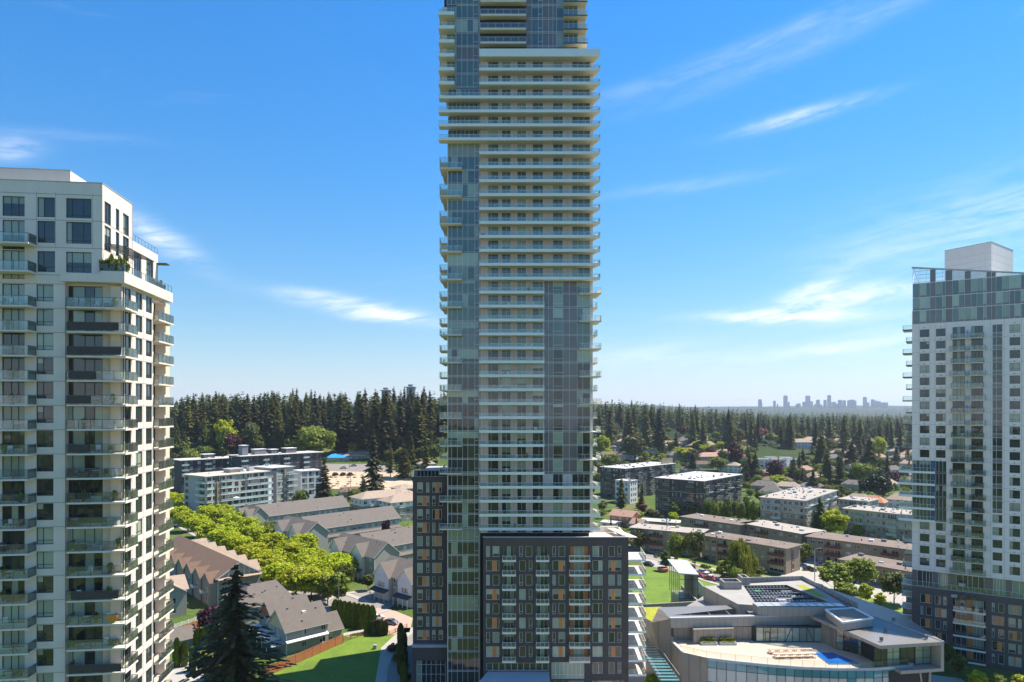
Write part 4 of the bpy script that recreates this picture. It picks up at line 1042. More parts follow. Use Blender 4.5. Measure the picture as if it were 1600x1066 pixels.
seg_ground([(640, 990), (650, 985), (720, 1010), (760, 1150), (606, 1150), (606, 1045), (616, 1014)], M_ASPH, 'yard', .006)
seg_ground([(1000, 990), (1110, 1010), (1500, 1060), (1700, 1200), (900, 1250), (900, 1010)], M_CONCG, 'forecourt', .006)
seg_ground([(1340, 905), (1440, 925), (1470, 948), (1420, 950), (1330, 925)], M_CONCG, 'pavement', .022)
# cleared sandy building lot on the slope
def tpoly(pts, m, name, up=.15, n=7):
    """sheet draped over the terrain inside a quad of pixels"""
    a, b_, c_, d = [ground_pt(*p) for p in pts]; B_ = MB(); V = {}
    for i in range(n+1):
        for j in range(n+1):
            p = (a.lerp(b_, i/n)).lerp(d.lerp(c_, i/n), j/n); B_.v.append((p.x, p.y, tz(p.x, p.y)+up)); V[i, j] = len(B_.v)-1
    k = B_.mi(m)
    for i in range(n):
        for j in range(n): B_.f.append((V[i, j], V[i+1, j], V[i+1, j+1], V[i, j+1])); B_.m.append(k)
    struct(name, B_)
tpoly([(500, 766), (650, 772), (640, 742), (500, 737)], M_SAND, 'cleared_lot', .25, 10)
tpoly([(480, 737), (640, 740), (600, 727), (480, 727)], M_ASPH, 'road', .3)
# ============================================================ generic houses and apartment blocks
rg = random.Random(77)
M_SHG = mat('grey_shingle', (.15, .126, .103), .95, .12, .5, grain=.25, bump=1, bscale=5)
M_SHB = mat('brown_shingle', (.155, .095, .06), .95, .14, .5, grain=.25, bump=1, bscale=5)
M_SHT = mat('tan_shingle', (.34, .255, .18), .95, .14, .5, grain=.25)
M_TRIM = mat('white_trim', (.72, .70, .66), .7, .05)
M_WHITE = mat('white_siding', (.70, .68, .64), .8, .06, .4)
M_SID = lined('grey_blue_siding', (.28, .28, .26), .8, .22, (0, 0, 1), .5, .8)
M_TAUPE = lined('taupe_siding', (.30, .265, .215), .8, .22, (0, 0, 1), .5, .8)
M_SAGE = lined('sage_siding', (.34, .34, .28), .8, .22, (0, 0, 1), .5, .82)
M_BEIGE = mat('beige_stucco', (.42, .36, .26), .9, .1, .5)
M_BEIGE2 = mat('pale_brown_brick', (.30, .235, .16), .9, .14, .8, grain=.15)
M_GREYST = mat('grey_stucco', (.48, .43, .36), .9, .08, .5)
M_NAVY = mat('dark_navy_panel', (.035, .035, .042), .7, .1, .6)
M_FLAT = mat('weathered_flat_roof', (.36, .31, .25), .95, .16, .25, grain=.15)
M_FLATW = mat('white_flat_roof', (.50, .46, .40), .95, .1, .25, grain=.1)
M_BRR = mat('brown_gravel_roof', (.19, .14, .105), .95, .2, .2, grain=.22)
M_RED = mat('dark_red_panel', (.16, .035, .03), .7, .12)
M_TIMBER = mat('cedar_board', (.42, .15, .055), .75, .15, 1.5, grain=.2)
M_TIMB2 = mat('orange_siding', (.50, .19, .09), .8, .1, .8)
M_BALG = pane_mat('balcony_glass_pale', (.30, .42, .41), 1.6)
M_DKR = mat('dark_porch_roof', (.045, .05, .06), .8, .1)
M_REDROOF = mat('clay_tile_roof', (.38, .22, .15), .9, .15, .5, grain=.2)
M_CHIM = mat('roof_vent', (.20, .19, .18), .8, .1)

FOOT = []
M_DBR = mat('dark_brown_cladding', (.13, .10, .08), .85, .12, .8)
class Bld:
    """rectangular volume: facade frame `f` is its front wall, L along it, D deep"""
    def __init__(s, name, label, cat, corner, ang, L, D, H, z0=0.0, group=None, par=None):
        FOOT.append((corner, R(ang), L, D)); s.T = par or thing(name, label, cat, (corner[0], corner[1], z0), group)
        s.f = Fac(corner, R(ang), s.T); s.L = L; s.D = D; s.H = H; s.z0 = z0; s.ang = R(ang)
        s.left = Fac(s.f.xy(0, D), s.ang-R(90), s.T); s.right = Fac(s.f.xy(L, 0), s.ang+R(90), s.T); s.back = Fac(s.f.xy(L, D), s.ang+R(180), s.T)
        s.ops = {'f': [], 'l': [], 'r': []}
    def fac(s, k): return {'f': s.f, 'l': s.left, 'r': s.right, 'b': s.back}[k]
    def win(s, k, u, w_, z, h, cols=(.5,), rows=(), fm=None, fw=.07, pb=.4, glass=None, v=.08, nv=4):
        s.ops[k].append((u, u+w_, s.z0+z, s.z0+z+h))
        return window(s.fac(k), u, u+w_, s.z0+z, s.z0+z+h, v, list(cols), list(rows), fm or M_WHITEF, fw, glass or G_DARK, G_BLIND, rg, nv, pb)
    def grid(s, k, us, w_, zs, h, skip=0.0, **kw):
        for z in zs:
            for u in us:
                if rg.random() >= skip: s.win(k, u, w_, z, h, **kw)
    def walls(s, m, gable=None, m2=None, zsplit=None, foundation=True, skirt=2.0):
        """gable: ridge height for end walls, so they run up into the roof"""
        z0 = s.z0-skirt; zt = s.z0+s.H
        for k, w_ in (('f', s.L), ('l', s.D), ('r', s.D), ('b', s.L)):
            b = MB(); lay = [(z0, zt, m)] if not m2 else [(z0, s.z0+zsplit, m2), (s.z0+zsplit, zt, m)]
            for a, c_, mm in lay: wall_open(b, mm, 0, w_, a, c_, [o for o in s.ops.get(k, [])], 0, .14)
            if gable and k in 'lr': b.poly([(0, 0, zt), (w_, 0, zt), (w_/2, 0, zt+gable)], m)
            b.box(0, .18, -.03, 0, s.z0, zt, M_TRIM) if m in (M_SID, M_TAUPE, M_SAGE) else None
            s.fac(k).put('wall', b)
        b = MB(); b.box(.3, s.L-.3, .3, s.D-.3, z0, zt-.1, M_CORE); s.f.put('interior', b)
    def flat(s, m, over=.5, para=0.0, fascia=None, th=.3, vents=12, x0=0, x1=None, y0=0, y1=None):
        b = MB(); zt = s.z0+s.H; x1 = s.L if x1 is None else x1; y1 = s.D if y1 is None else y1
        b.box(x0-over, x1+over, y0-over, y1+over, zt+.01, zt+.01+th, fascia or m); b.poly([(x0-over+.1, y0-over+.1, zt+th+.015), (x1+over-.1, y0-over+.1, zt+th+.015), (x1+over-.1, y1+over-.1, zt+th+.015), (x0-over+.1, y1+over-.1, zt+th+.015)], m)
        if para: 
            for q in ((x0-over, x1+over, y0-over, y0-over+.25), (x0-over, x1+over, y1+over-.25, y1+over), (x0-over, x0-over+.25, y0-over+.25, y1+over-.25), (x1+over-.25, x1+over, y0-over+.25, y1+over-.25)): b.box(*q, zt+th+.01, zt+th+para, fascia or m)
        o = s.f.put('roof', b)
        v = MB()
        for i in range(vents):
            x = rg.uniform(x0+1, x1-1); y = rg.uniform(y0+1, y1-1); q = rg.choice([.2, .3, .5, .8]); hh = rg.uniform(.3, .9)
            v.box(x-q, x+q, y-q*.7, y+q*.7, zt+th, zt+th+hh, rg.choice([M_CHIM, M_METCAP, M_WHITEF]))
        if vents: link('roof_vents', v.mesh('roof_vents'), o)['kind'] = 'stuff'
        return o
    def gable(s, rise, m, over=.5, hip=0.0, hipr=None, th=.22, vents=4, x0=0, x1=None):
        b = MB(); x1 = s.L if x1 is None else x1; zt = s.z0+s.H; D = s.D; hr = hip if hipr is None else hipr
        k = rise/(D/2); e = over*k
        A = [(x0-over, -over, zt-e), (x1+over, -over, zt-e), (x1+over, D+over, zt-e), (x0-over, D+over, zt-e)]
        rl = (x0-over+(hip if hip else 0), D/2, zt+rise); rr = (x1+over-(hr if hr else 0), D/2, zt+rise)
        for dz, fl in ((th, 0), (0.02, 1)):
            up = lambda p: (p[0], p[1], p[2]+dz)
            F_ = [[A[0], A[1], rr, rl], [A[2], A[3], rl, rr]]
            if hip: F_.append([A[3], A[0], rl])
            if hr: F_.append([A[1], A[2], rr])
            for q in F_:
                q = [up(p) for p in q]
                if fl: q = q[::-1]
                b.poly(q, m if not fl else M_TRIM)
        def edge(p, q): b.poly([(*p[:2], p[2]+.02), (*q[:2], q[2]+.02), (*q[:2], q[2]+th), (*p[:2], p[2]+th)], M_TRIM)
        edge(A[0], A[1]); edge(A[2], A[3])
        if not hr: edge(A[1], rr); edge(rr, A[2])
        else: edge(A[1], A[2])
        if not hip: edge(A[3], rl); edge(rl, A[0])
        else: edge(A[3], A[0])
        o = s.f.put('roof', b); v = MB()
        for i in range(vents):
            x = rg.uniform(x0+1.5, x1-1.5); y = rg.uniform(.8, D-.8); zz = zt+rise*(1-abs(y-D/2)/(D/2))
            v.box(x-.15, x+.15, y-.15, y+.15, zz-.1, zz+th+.35, M_CHIM)
        if vents: link('roof_vents', v.mesh('roof_vents'), o)['kind'] = 'stuff'
        return o
    def cross(s, u, w_, out, rise, m, side='f', wallm=None, wins=True, ridge_in=None, face='white', porch=False, H=None):
        """cross gable standing proud of a side wall"""
        f = s.fac(side); H = H or s.H; zt = s.z0+H; b = MB(); wm = wallm or M_WHITE; rin = ridge_in or s.D*.5
        # walls
        ops = []
        if wins:
            for z in ([.6, 3.4] if H > 5 else [.8]):
                if H > 5 and z < 1 and porch: continue
                a = u+w_*.28; ops.append((a, a+w_*.44, s.z0+z+.3, s.z0+z+1.9)); ff = Fac(f.xy(0, -out), f.a, s.T); window(ff, a, a+w_*.44, s.z0+z+.3, s.z0+z+1.9, .06, [.25, .5, .75], [], M_WHITEF, .08, G_DARK, G_BLIND, rg, 3, .3)
            a = u+w_*.33; ff = Fac(f.xy(0, -out), f.a, s.T); ops.append((a, a+w_*.34, zt+.1, zt+1.3)); window(ff, a, a+w_*.34, zt+.1, zt+1.3, .06, [.33, .66], [], M_WHITEF, .08, G_DARK, G_BLIND, rg, 3, .3)
        wall_open(b, wm, u, u+w_, s.z0-1.5, zt, ops, -out, .1)
        # gable triangle with opening cut handled by window standing proud
        b.poly([(u, -out+.05, zt), (u+w_, -out+.05, zt), (u+w_/2, -out+.05, zt+rise)], wm)
        if out > .1:
            b.poly([(u, 0, s.z0), (u, -out, s.z0), (u, -out, zt), (u, 0, zt)], wm); b.poly([(u+w_, -out, s.z0), (u+w_, 0, s.z0), (u+w_, 0, zt), (u+w_, -out, zt)], wm)
        f.put('gable_wall', b)
        r_ = MB(); ov = .45; kx = rise/(w_/2); e = ov*kx; th = .2
        for sg in (0, 1):
            x0 = u-ov if sg == 0 else u+w_+ov; xm = u+w_/2
            q = [(x0, -out-ov, zt-e+th), (xm, -out-ov, zt+rise+th), (xm, rin, zt+rise+th), (x0, rin*.35 if rise < 2.2 else rin*.6, zt-e+th)]
            if sg == 0: q = q[::-1]
            r_.poly(q, m); r_.poly([(p[0], p[1], p[2]-th+.02) for p in q][::-1], M_TRIM)
            r_.poly([(x0, -out-ov-.01, zt-e), (xm, -out-ov-.01, zt+rise), (xm, -out-ov-.01, zt+rise+th+.05), (x0, -out-ov-.01, zt-e+th+.05)], M_TRIM)
        f.put('gable_roof', r_)
        if porch:
            p = MB(); p.prism([(u-.3, -out-1.9), (u+w_+.3, -out-1.9), (u+w_+.3, -out), (u-.3, -out)], [s.z0+2.6, s.z0+2.6, s.z0+3.3, s.z0+3.3], [s.z0+2.75, s.z0+2.75, s.z0+3.45, s.z0+3.45], M_DKR)
            for i in range(4): x = u+w_*i/3; p.box(x-.1, x+.1, -out-1.75, -out-1.55, s.z0, s.z0+2.62, M_TRIM)
            f.put('porch', p)
    def bal(s, k, u, w_, z, d=1.5, m=None, gm=None, rail=1.0):
        f = s.fac(k); key = ('sb', round(w_, 2), d, (m or M_CONC).name, (gm or M_BALG).name, rail)
        if key not in CACHE:
            b = MB(); b.box(0, w_, -d, 0, 0, .18, m or M_CONC); r = MB(); r.box(0, w_, -d, -d+.04, .25, rail+.1, gm or M_BALG); r.box(0, .04, -d+.04, 0, .25, rail+.1, gm or M_BALG); r.box(w_-.04, w_, -d+.04, 0, .25, rail+.1, gm or M_BALG); r.box(-.02, w_+.02, -d-.02, -d+.06, rail+.1, rail+.16, M_WHITEF)
            CACHE[key] = (b.mesh('balcony'), r.mesh('railing'))
        a, b = CACHE[key]; o = f.put('balcony', a, u, 0, s.z0+z); link('railing', b, o)
def cz(px, py, z): return tuple(GP(px, py, z))[:2]
def fr(a, b, n): return [a+(b-a)*i/(n-1) for i in range(n)]

# ---------------------------------------------------------- right side: brown low-rises
def lowrise(label, pxl, pyl, pxr, pyr, D=11, H=9.0, st=3, m=M_BEIGE2, roof=M_BRR, red=True, group='brown low-rise apartment blocks'):
    a = Vector(cz(pxl, pyl, H)); b_ = Vector(cz(pxr, pyr, H)); L = (b_-a).length; ang = math.degrees(math.atan2(b_.y-a.y, b_.x-a.x))
    B = Bld('apartment_block', label, 'building', a, ang, L, D, H, group=group)
    n = max(3, int(L/6.2)); w_ = L/n
    for i in range(n):
        for s_ in range(st):
            z = s_*H/st
            if i % 3 == 1:
                B.win('f', i*w_+.6, w_-1.4, z+.35, 2.1, [.3, .6, .8], glass=G_DARK, pb=.3)
                p = MB()
                if s_ > 0:
                    if ('lr', round(w_, 1), red) not in CACHE:
                        p.box(0, w_-.6, -.9, 0, 0, .15, M_CONC); p.box(0, w_-.6, -.95, -.9, 0, 1.0, M_RED if red and i % 2 else M_DARKF); CACHE[('lr', round(w_, 1), red)] = p.mesh('balcony')
                    B.f.put('balcony', CACHE[('lr', round(w_, 1), red)], i*w_+.3, 0, z+.1)
            else:
                B.win('f', i*w_+w_*.18, 1.7, z+.9, 1.35, [.5]); B.win('f', i*w_+w_*.62, 1.3 if i % 2 else 1.9, z+.9, 1.35, [.5])
    B.win('r', D*.45, 1.5, 1.0, H-2.2, [.5], [.33, .66], fm=M_WHITEF)
    B.walls(m)
    st_ = MB(); st_.box(D*.45-.9, D*.45-.2, -.03, .0, .2, H-.2, M_RED); B.right.put('red_stripe', st_)
    B.flat(roof, .7, 0, M_CHIM, .28, 10)
    return B
lowrise('long brown flat roofed block whose sunlit end wall has a red stripe', 1097, 837, 1228, 858, 10.5)
lowrise('brown low-rise with pale grey roof behind the two utility poles', 985, 825, 1094, 835, 11, roof=M_FLAT)
lowrise('brown low-rise with dark roof directly in front of the black apartment blocks', 1064, 808, 1156, 821, 13)
lowrise('brown low-rise with the palest roof and maroon balconies', 1158, 818, 1252, 835, 14, roof=M_FLAT)
lowrise('brown low-rise running behind the parked blue car', 1261, 839, 1440, 862, 13)
B = lowrise('low brown building behind the two round green trees', 1313, 875, 1440, 897, 13, H=6.2, st=2, red=False)
# grey apartments
def apart(label, corner, ang, L, D, H, st, m, side_len_first, roof, wm=M_WHITEF, m2=None, zs=None, group=None, fascia=None, bw_=4.4, dark=False, z0=0, ends='r', over=.6, vents=26, vis='fr', cap=None):
    B = Bld('apartment_block', label, 'building', corner, ang, L, D, H, z0=z0, group=group); sh = H/st
    for k, ln in (('f', L), ('r', D), ('l', D)):
        if k not in vis: continue
        n = max(2, int(ln/bw_)); w_ = ln/n
        for i in range(n):
            ty = (i*2+ (1 if k == 'f' else 0)) % 3
            for s_ in range(st):
                z = s_*sh
                if ty == 0: B.win(k, i*w_+.5, w_-1.1, z+.3, sh-.75, [.3, .6, .8] if not dark else [.33, .66], fm=wm, pb=.4, nv=5); 
                else: B.win(k, i*w_+w_*.15, w_*.3, z+.8, sh-1.35, [.5], fm=wm, nv=4); B.win(k, i*w_+w_*.6, w_*.28, z+.8, sh-1.35, [] if i % 2 else [.5], fm=wm, nv=4)
                if ty == 0 and s_ > 0: B.bal(k, i*w_+.25, w_-.5, z-.1, 1.4, M_CONC if not dark else M_METCAP, M_BALG if not dark else G_DARK, 1.0)
    B.walls(m, m2=m2, zsplit=zs)
    if cap:
        b = MB(); b.box(-.5, L+.5, -.5, D+.5, z0+cap, z0+cap+.25, M_METCAP); B.f.put('cornice', b)
    B.flat(roof, over, .0, fascia or M_METCAP, .3, vents)
    return B
def toward(c, a, px):   # distance from world point c along angle a until it projects to px
    k = (px-800)/FPX; d = (math.cos(R(a)), math.sin(R(a))); return (k*c[1]-c[0])/(d[0]-k*d[1])
c = cz(1188, 777.5, 15.5); apart('grey five storey block with skylights on its flat roof', c, -40, toward(c, -40, 1257), 54, 15.5, 5, M_GREYST, 0, M_FLAT, m2=M_BEIGE2, zs=9.2, cap=12.2, vents=45)
c = cz(1318, 795, 12.5); apart('grey four storey block partly hidden by the white panelled tower', c, -48, 32, 15, 12.5, 4, M_GREYST, 0, M_FLAT, m2=M_TAUPE, zs=6.2, cap=9.3, vents=40)
c = cz(1310, 780, 12.5); apart('grey block peeking out behind the conifer beside the skylight roof', c, -48, 14, 14, 12.5, 4, M_GREYST, 0, M_FLAT, vents=12)
c = cz(938, 730, 20); B = apart('black six storey block with a grey lift wall at the back', c, -45, toward(c, -45, 976), 60, 20, 6, M_NAVY, 0, M_FLATW, wm=M_CHIM, m2=M_DBR, zs=11, dark=True, vents=30)
b = MB(); b.box(17, 17.6, 46, 60, 20, 24, M_BEIGE2); B.f.put('lift_wall', b)
cw = W(984, 752, 418); B = Bld('apartment_block', 'white panelled annex in front of the black six storey block', 'building', (cw.x-8, cw.y+6), -40, 10.5, 9, 14)
B.grid('f', [1, 4, 7.2], 1.5, [1.2, 4.6, 8, 11.2], 1.8, fm=M_DARKF); B.grid('r', [1.2, 3.8, 6.2], 1.3, [1.2, 4.6, 8, 11.2], 1.8, fm=M_DARKF); B.walls(M_WHITE); B.flat(M_FLATW, .3, 0, M_METCAP, .3, 3)
c = cz(1024, 747, 20); apart('black six storey block nearest the row of young trees', c, -41, toward(c, -41, 1099), 50, 20, 6, M_NAVY, 0, M_FLATW, wm=M_CHIM, m2=M_DBR, zs=10.5, dark=True, vents=34, cap=13.4)
def house(label, px, py, ang, L, D, H, rise, wall, roof, hip=0.0, group=None, z=None, cat='house', vis='fr', wins=True, z_at=None):
    p = ground_pt(px, py) if z_at is None else Vector(z_at)
    B = Bld('house', label, cat, (p.x, p.y), ang, L, D, H, z0=p.z, group=group)
    if wins:
        for k, ln in (('f', L), ('r', D), ('l', D)):
            if k not in vis: continue
            for z_ in ([.8] if H < 4 else [.8, 3.5]):
                n = max(2, int(ln/3.6))
                for i in range(n): B.win(k, ln*(i+.3)/n, min(1.8, ln/n*.5), z_, 1.3, [.5], nv=3)
    B.walls(wall, gable=None if hip else rise); B.gable(rise, roof, .6, hip, vents=3); return B
house('orange sided two storey house with brown gable roof', 953, 822, -38, 12, 8.5, 5.4, 2.2, M_TIMB2, M_REDROOF, vis='fr')
house('small white house with pink gable roof beside the orange one', 985, 830, -38, 6, 6, 3.4, 1.8, M_WHITE, M_REDROOF)
house('white flat roofed garage beside the orange house', 940, 826, -38, 7, 6, 2.8, .5, M_WHITE, M_FLATW)
b = lowrise('low white roofed carport row behind the brown low-rises', 1000, 814, 1060, 818, 8, H=3.4, st=1, roof=M_FLATW, red=False, group=None)

# ---------------------------------------------------------- left side: mid-rise with glass balconies
c = cz(321, 745, 23.5); L1 = toward(c, 55, 424); B = Bld('apartment_block', 'grey mid-rise with rows of glass balconies and a beige flat roof', 'building', c, 55, L1, 20, 23.5)
sh = 23.5/7
n = 10; w_ = L1/n
for i in range(n):
    for s_ in range(7):
        z = s_*sh
        if i == 1: B.win('f', i*w_+.1, w_-.2, z+.05, sh-.1, [.33, .66], [.3], fm=M_MULL, glass=G_SKY, nv=6)
        else: B.win('f', i*w_+.4, w_-1.2, z+.3, sh-.9, [.25, .5, .75], fm=M_DARKF, nv=7, pb=.45)
        if s_ > 0 and i != 1 and not (i in (4, 5) and s_ > 4): B.bal('f', i*w_+.02, w_-.04, z-.1, 1.7, M_WHITEF, M_BALG, 1.0)
for s_ in range(7):
    B.win('l', 1, 3, s_*sh+.5, 2, [.5], fm=M_DARKF, nv=5); B.win('l', 14.5, 4.6, s_*sh+.4, 2.2, [.25, .5, .75], fm=M_DARKF, nv=5)
    if s_: B.bal('l', 13, 7, s_*sh-.1, 1.6, M_WHITEF, M_BALG)
B.walls(mat('pale_grey_cladding', (.40, .385, .36), .8, .08, .5)); B.flat(mat('beige_membrane_roof', (.50, .42, .31), .95, .12, .3), .9, 0, M_WHITEF, .3, 6)
b = MB(); b.box(L1*.75, L1*.75+3, 6, 9, 23.8, 26, M_METCAP); B.f.put('roof_unit', b); b = MB(); b.box(L1*.45, L1*.45+8, 6, 12, 23.8, 25.6, M_BEIGE); b.box(L1*.45-.6, L1*.45+8.6, 5.4, 12.6, 25.6, 25.9, M_METCAP); B.f.put('roof_structure', b); b = MB(); b.box(6, 9.2, -.9, -.1, 0, 20, M_BEIGE2); B.f.put('pilaster', b); b = MB(); b.box(L1-3, L1-1, -1.6, -.1, 0, 20.5, M_WHITEF); B.f.put('pilaster', b)
c2 = B.f.xy(L1+.01, -.8); Bm = Bld('apartment_block', 'taller end section of the mid-rise with a dark stair wall', 'building', c2, 55, toward(c2, 55, 459), 18, 25)
for i, (u, w_) in enumerate(((3.4, 4.2), (9.0, 4.6))):
    for s_ in range(7): Bm.win('f', u, w_, s_*3.5+.3, 2.7, [.5], [.3], fm=M_MULL, glass=G_SKY, nv=6)
for s_ in range(1, 7): Bm.bal('f', 9.6, Bm.L-9.6+1.4, s_*3.5-.1, 1.7, M_WHITEF, M_BALG); Bm.win('r', 1, 4, s_*3.5+.3, 2.4, [.5], fm=M_DARKF)
Bm.walls(mat('pale_grey_cladding', (.4, .4, .4))); b = MB(); b.box(.0, 2.6, -.3, -.02, 0, 25, mat('charcoal_cladding', (.09, .09, .1), .8, .1)); b.box(7.8, 9.0, -.5, -.02, 0, 25, M_BEIGE2); Bm.f.put('stair_wall', b); Bm.flat(M_FLATW, .7, 0, M_METCAP, .3, 4)
# white framed block to its right
c = W(470, 737, 402); B = Bld('apartment_block', 'white framed three storey block beside the big dark conifer', 'building', (c.x, c.y), 40, 13, 12, c.z, 0)
for s_ in range(4): B.grid('f', [.8, 5, 9.2], 3.2, [c.z-3.6*(s_+1)+.4], 2.7, cols=(.5,), fm=M_DARKF, glass=G_DARK)
B.walls(M_WHITE); B.flat(M_FLATW, .3, 0, M_WHITEF, .3, 2)
# black blocks behind
def black(label, px, py, Y, ang, L, D, z0, pent, H=None):
    c = W(px, py, Y); H = c.z-z0
    B = Bld('apartment_block', label, 'building', (c.x, c.y), ang, L, D, H, z0)
    n = int(L/4.6); w_ = L/n
    for i in range(n):
        for s_ in range(int(H/3.3)):
            z = H-3.3*(s_+1)
            B.win('f', i*w_+.5, w_-1.2 if i % 3 == 0 else w_*.4, z+.5, 2.0, [.5], fm=M_WHITEF, nv=4)
            if i % 3 == 0 and s_ < 3: B.bal('f', i*w_+.2, w_-.6, z-.1, 1.5, M_METCAP, M_BALG)
    for s_ in range(4): B.win('l', 2, 3, H-3.3*(s_+1)+.5, 2, [.5], fm=M_WHITEF)
    B.walls(M_NAVY); B.flat(M_FLATW, 1.1, 0, M_WHITEF, .35, 5)
    for (u, v, w2, d2, h2, ca) in pent:
        b = MB(); b.box(u, u+w2, v, v+d2, H+z0+.3, H+z0+h2, ca); b.box(u-.3, u+w2+.3, v-.3, v+d2+.3, H+z0+h2, H+z0+h2+.25, M_WHITEF); B.f.put('roof_structure', b)
        for i in range(int(w2/2)):
            if ca is M_NAVY: window(Fac(B.f.xy(u, v-.02), B.f.a, B.T), i*2+.4, i*2+1.8, H+z0+.7, H+z0+h2-.3, 0, [.5], [], M_WHITEF, .07, G_DARK, G_BLIND, rg, 3)
M_GRYB = mat('mid_grey_panel', (.20, .20, .215), .8, .08)
black('long black block with grey lift tower on its white edged roof', 376, 713.5, 430, 48, 58, 16, 8, [(3, 4, 4, 5, 6.5, M_GRYB), (12, 5, 8, 5, 3.6, M_GRYB), (24, 6, 5, 5, 3, M_NAVY), (34, 5, 8, 6, 3.4, M_NAVY)])
black('smaller black block with white edged roof beside the concrete apartment tower', 283, 720, 428, 46, 38, 16, 8, [(16, 5, 7, 5, 2.8, M_NAVY)])
# tan hipped apartments on the right edge of the left view
for i, (px, py, L, dx) in enumerate(((566, 779.5, 20, 0), (611, 785, 15, 0))):
    c = cz(px, py, 11.5 if i == 0 else 10.5)
    B = Bld('apartment_block', ['tan roofed white and grey apartments behind the grey townhouses', 'tan roofed apartment wing beside the brick wing, with corner bay'][i], 'building', c, 40, L+14, 13, 11.5 if i == 0 else 10.5)
    for k, ln in (('f', B.L), ('l', 13)):
        m_ = int(ln/4)
        for q in range(m_):
            for s_ in range(3): B.win(k, ln*(q+.2)/m_, 2, s_*3.7+1, 1.7, [.5]); 
            if q % 3 == 1 and k == 'f':
                for s_ in (1, 2): B.bal('f', ln*(q)/m_, 3.6, s_*3.7-.1, 1.5)
    B.walls(M_WHITE, m2=M_TAUPE, zsplit=7.4); B.gable(2.6, M_SHT, .9, 6.5, vents=8)
c = cz(625, 764, 13); B = Bld('apartment_block', 'small tan block with a hipped roof at the edge of the brick wing', 'building', c, 40, 12, 10, 13); B.grid('f', [1, 4.5, 8], 1.8, [1, 4.6, 8.4], 1.7); B.grid('l', [1, 5], 1.8, [1, 4.6, 8.4], 1.7); B.walls(M_TAUPE); B.gable(1.6, M_SHT, .8, 5, vents=3)

# ---------------------------------------------------------- grey roofed townhouse rows
def rowhouse(label, eave, ang, L, D=13, H=7.6, rise=4.6, bar=None):
    B = Bld('townhouse_row', label, 'townhouses', eave, ang, L, D, H, group='grey roofed townhouse rows')
    n = int(L/3.1)
    for i in range(n): B.win('f', L*(i+.25)/n, 1.7, 5.0, 1.5, [.5], [.5], nv=3); B.win('f', L*(i+.25)/n, 1.7, .9, 1.6, [.5], nv=3)
    B.walls(M_SID, gable=rise); B.gable(rise, M_SHG, .5, 0, hipr=0, vents=14)
    b = MB(); b.prism([(0, -1.6), (L, -1.6), (L, -.02), (0, -.02)], [B.H-4.3, B.H-4.3, B.H-3.6, B.H-3.6], [B.H-4.1, B.H-4.1, B.H-3.4, B.H-3.4], M_SHG); b.box(0, L, -1.3, -.03, 0, B.H-4.32, M_TAUPE); B.f.put('skirt_roof', b)
    for i in range(n):
        window(Fac(B.f.xy(0, -1.36), B.f.a, B.T), L*(i+.25)/n, L*(i+.25)/n+1.6, .9, 2.5, 0, [.5], [], M_WHITEF, .08, G_DARK, G_BLIND, rg, 3)
    if bar:
        # front bar across the street end, with white cross gables
        u0, wB, dB = bar; o = B.f.xy(-dB, D+u0)
        C = Bld(None, None, None, o, ang-90, wB, dB+1.5, H+.6, par=B.T)
        C.walls(M_SAGE, gable=rise-.4); C.gable(rise-.4, M_SHG, .5, 0, vents=6)
        for q in (.06, .56):
            C.cross(wB*q, 6.4, 1.2, 3.4, M_SHG, 'f', M_WHITE, porch=True)
        for q in (.38, .9):
            for z_ in (.8, 3.4, 6.0): window(Fac(C.f.xy(0, -.06), C.f.a, B.T), wB*q, wB*q+1.2, z_, z_+1.4, 0, [.5], [], M_WHITEF, .08, G_DARK, G_BLIND, rg, 3)
        for z_ in (1, 4): window(Fac(C.right.xy(0, -.06), C.right.a, B.T), 2, 4, z_, z_+1.4, 0, [.5], [], M_WHITEF, .08, G_DARK, G_BLIND, rg, 3)
    return B
E = cz(580, 858, 7.6); rowhouse('townhouse row nearest the brick wing, white cross gables on its street end', E, 47, 34, bar=(-.5, 27, 9))
E = cz(485, 828, 7.6); rowhouse('middle townhouse row, long grey roof with a line of dormer windows', E, 46, 46, bar=(-.5, 24, 9))
E = cz(411, 807, 7.6); rowhouse('farthest townhouse row in front of the glass balcony mid-rise', E, 48, 48, bar=(-2, 13, 7))
# gabled white fronted house row by the turning circle
p = GP(588, 931); B = Bld('townhouse_row', 'white gabled townhouse with dark porch roof beside the turning circle', 'townhouses', (p.x, p.y), -42, 20, 12, 7.4)
B.walls(M_TAUPE, gable=4); B.gable(4, M_SHG, .5); B.cross(.6, 7, 1.2, 3.6, M_SHG, 'f', M_WHITE, porch=True); B.cross(12, 6.5, 1.2, 3.4, M_SHG, 'f', M_WHITE, porch=True)
for q in (8.6, 10.6):
    for z_ in (3.2, 5.6): window(Fac(B.f.xy(0, -.06), B.f.a, B.T), q, q+1.1, z_, z_+1.2, 0, [], [], M_WHITEF, .08, G_DARK, G_BLIND, rg, 3)

# ---------------------------------------------------------- tan townhouses on the left
p = GP(340, 947); 
B = Bld('townhouse_row', 'tan gabled townhouse row left of the lime green street trees', 'townhouses', (p.x, p.y), 42, 12.5, 58, 8.2)
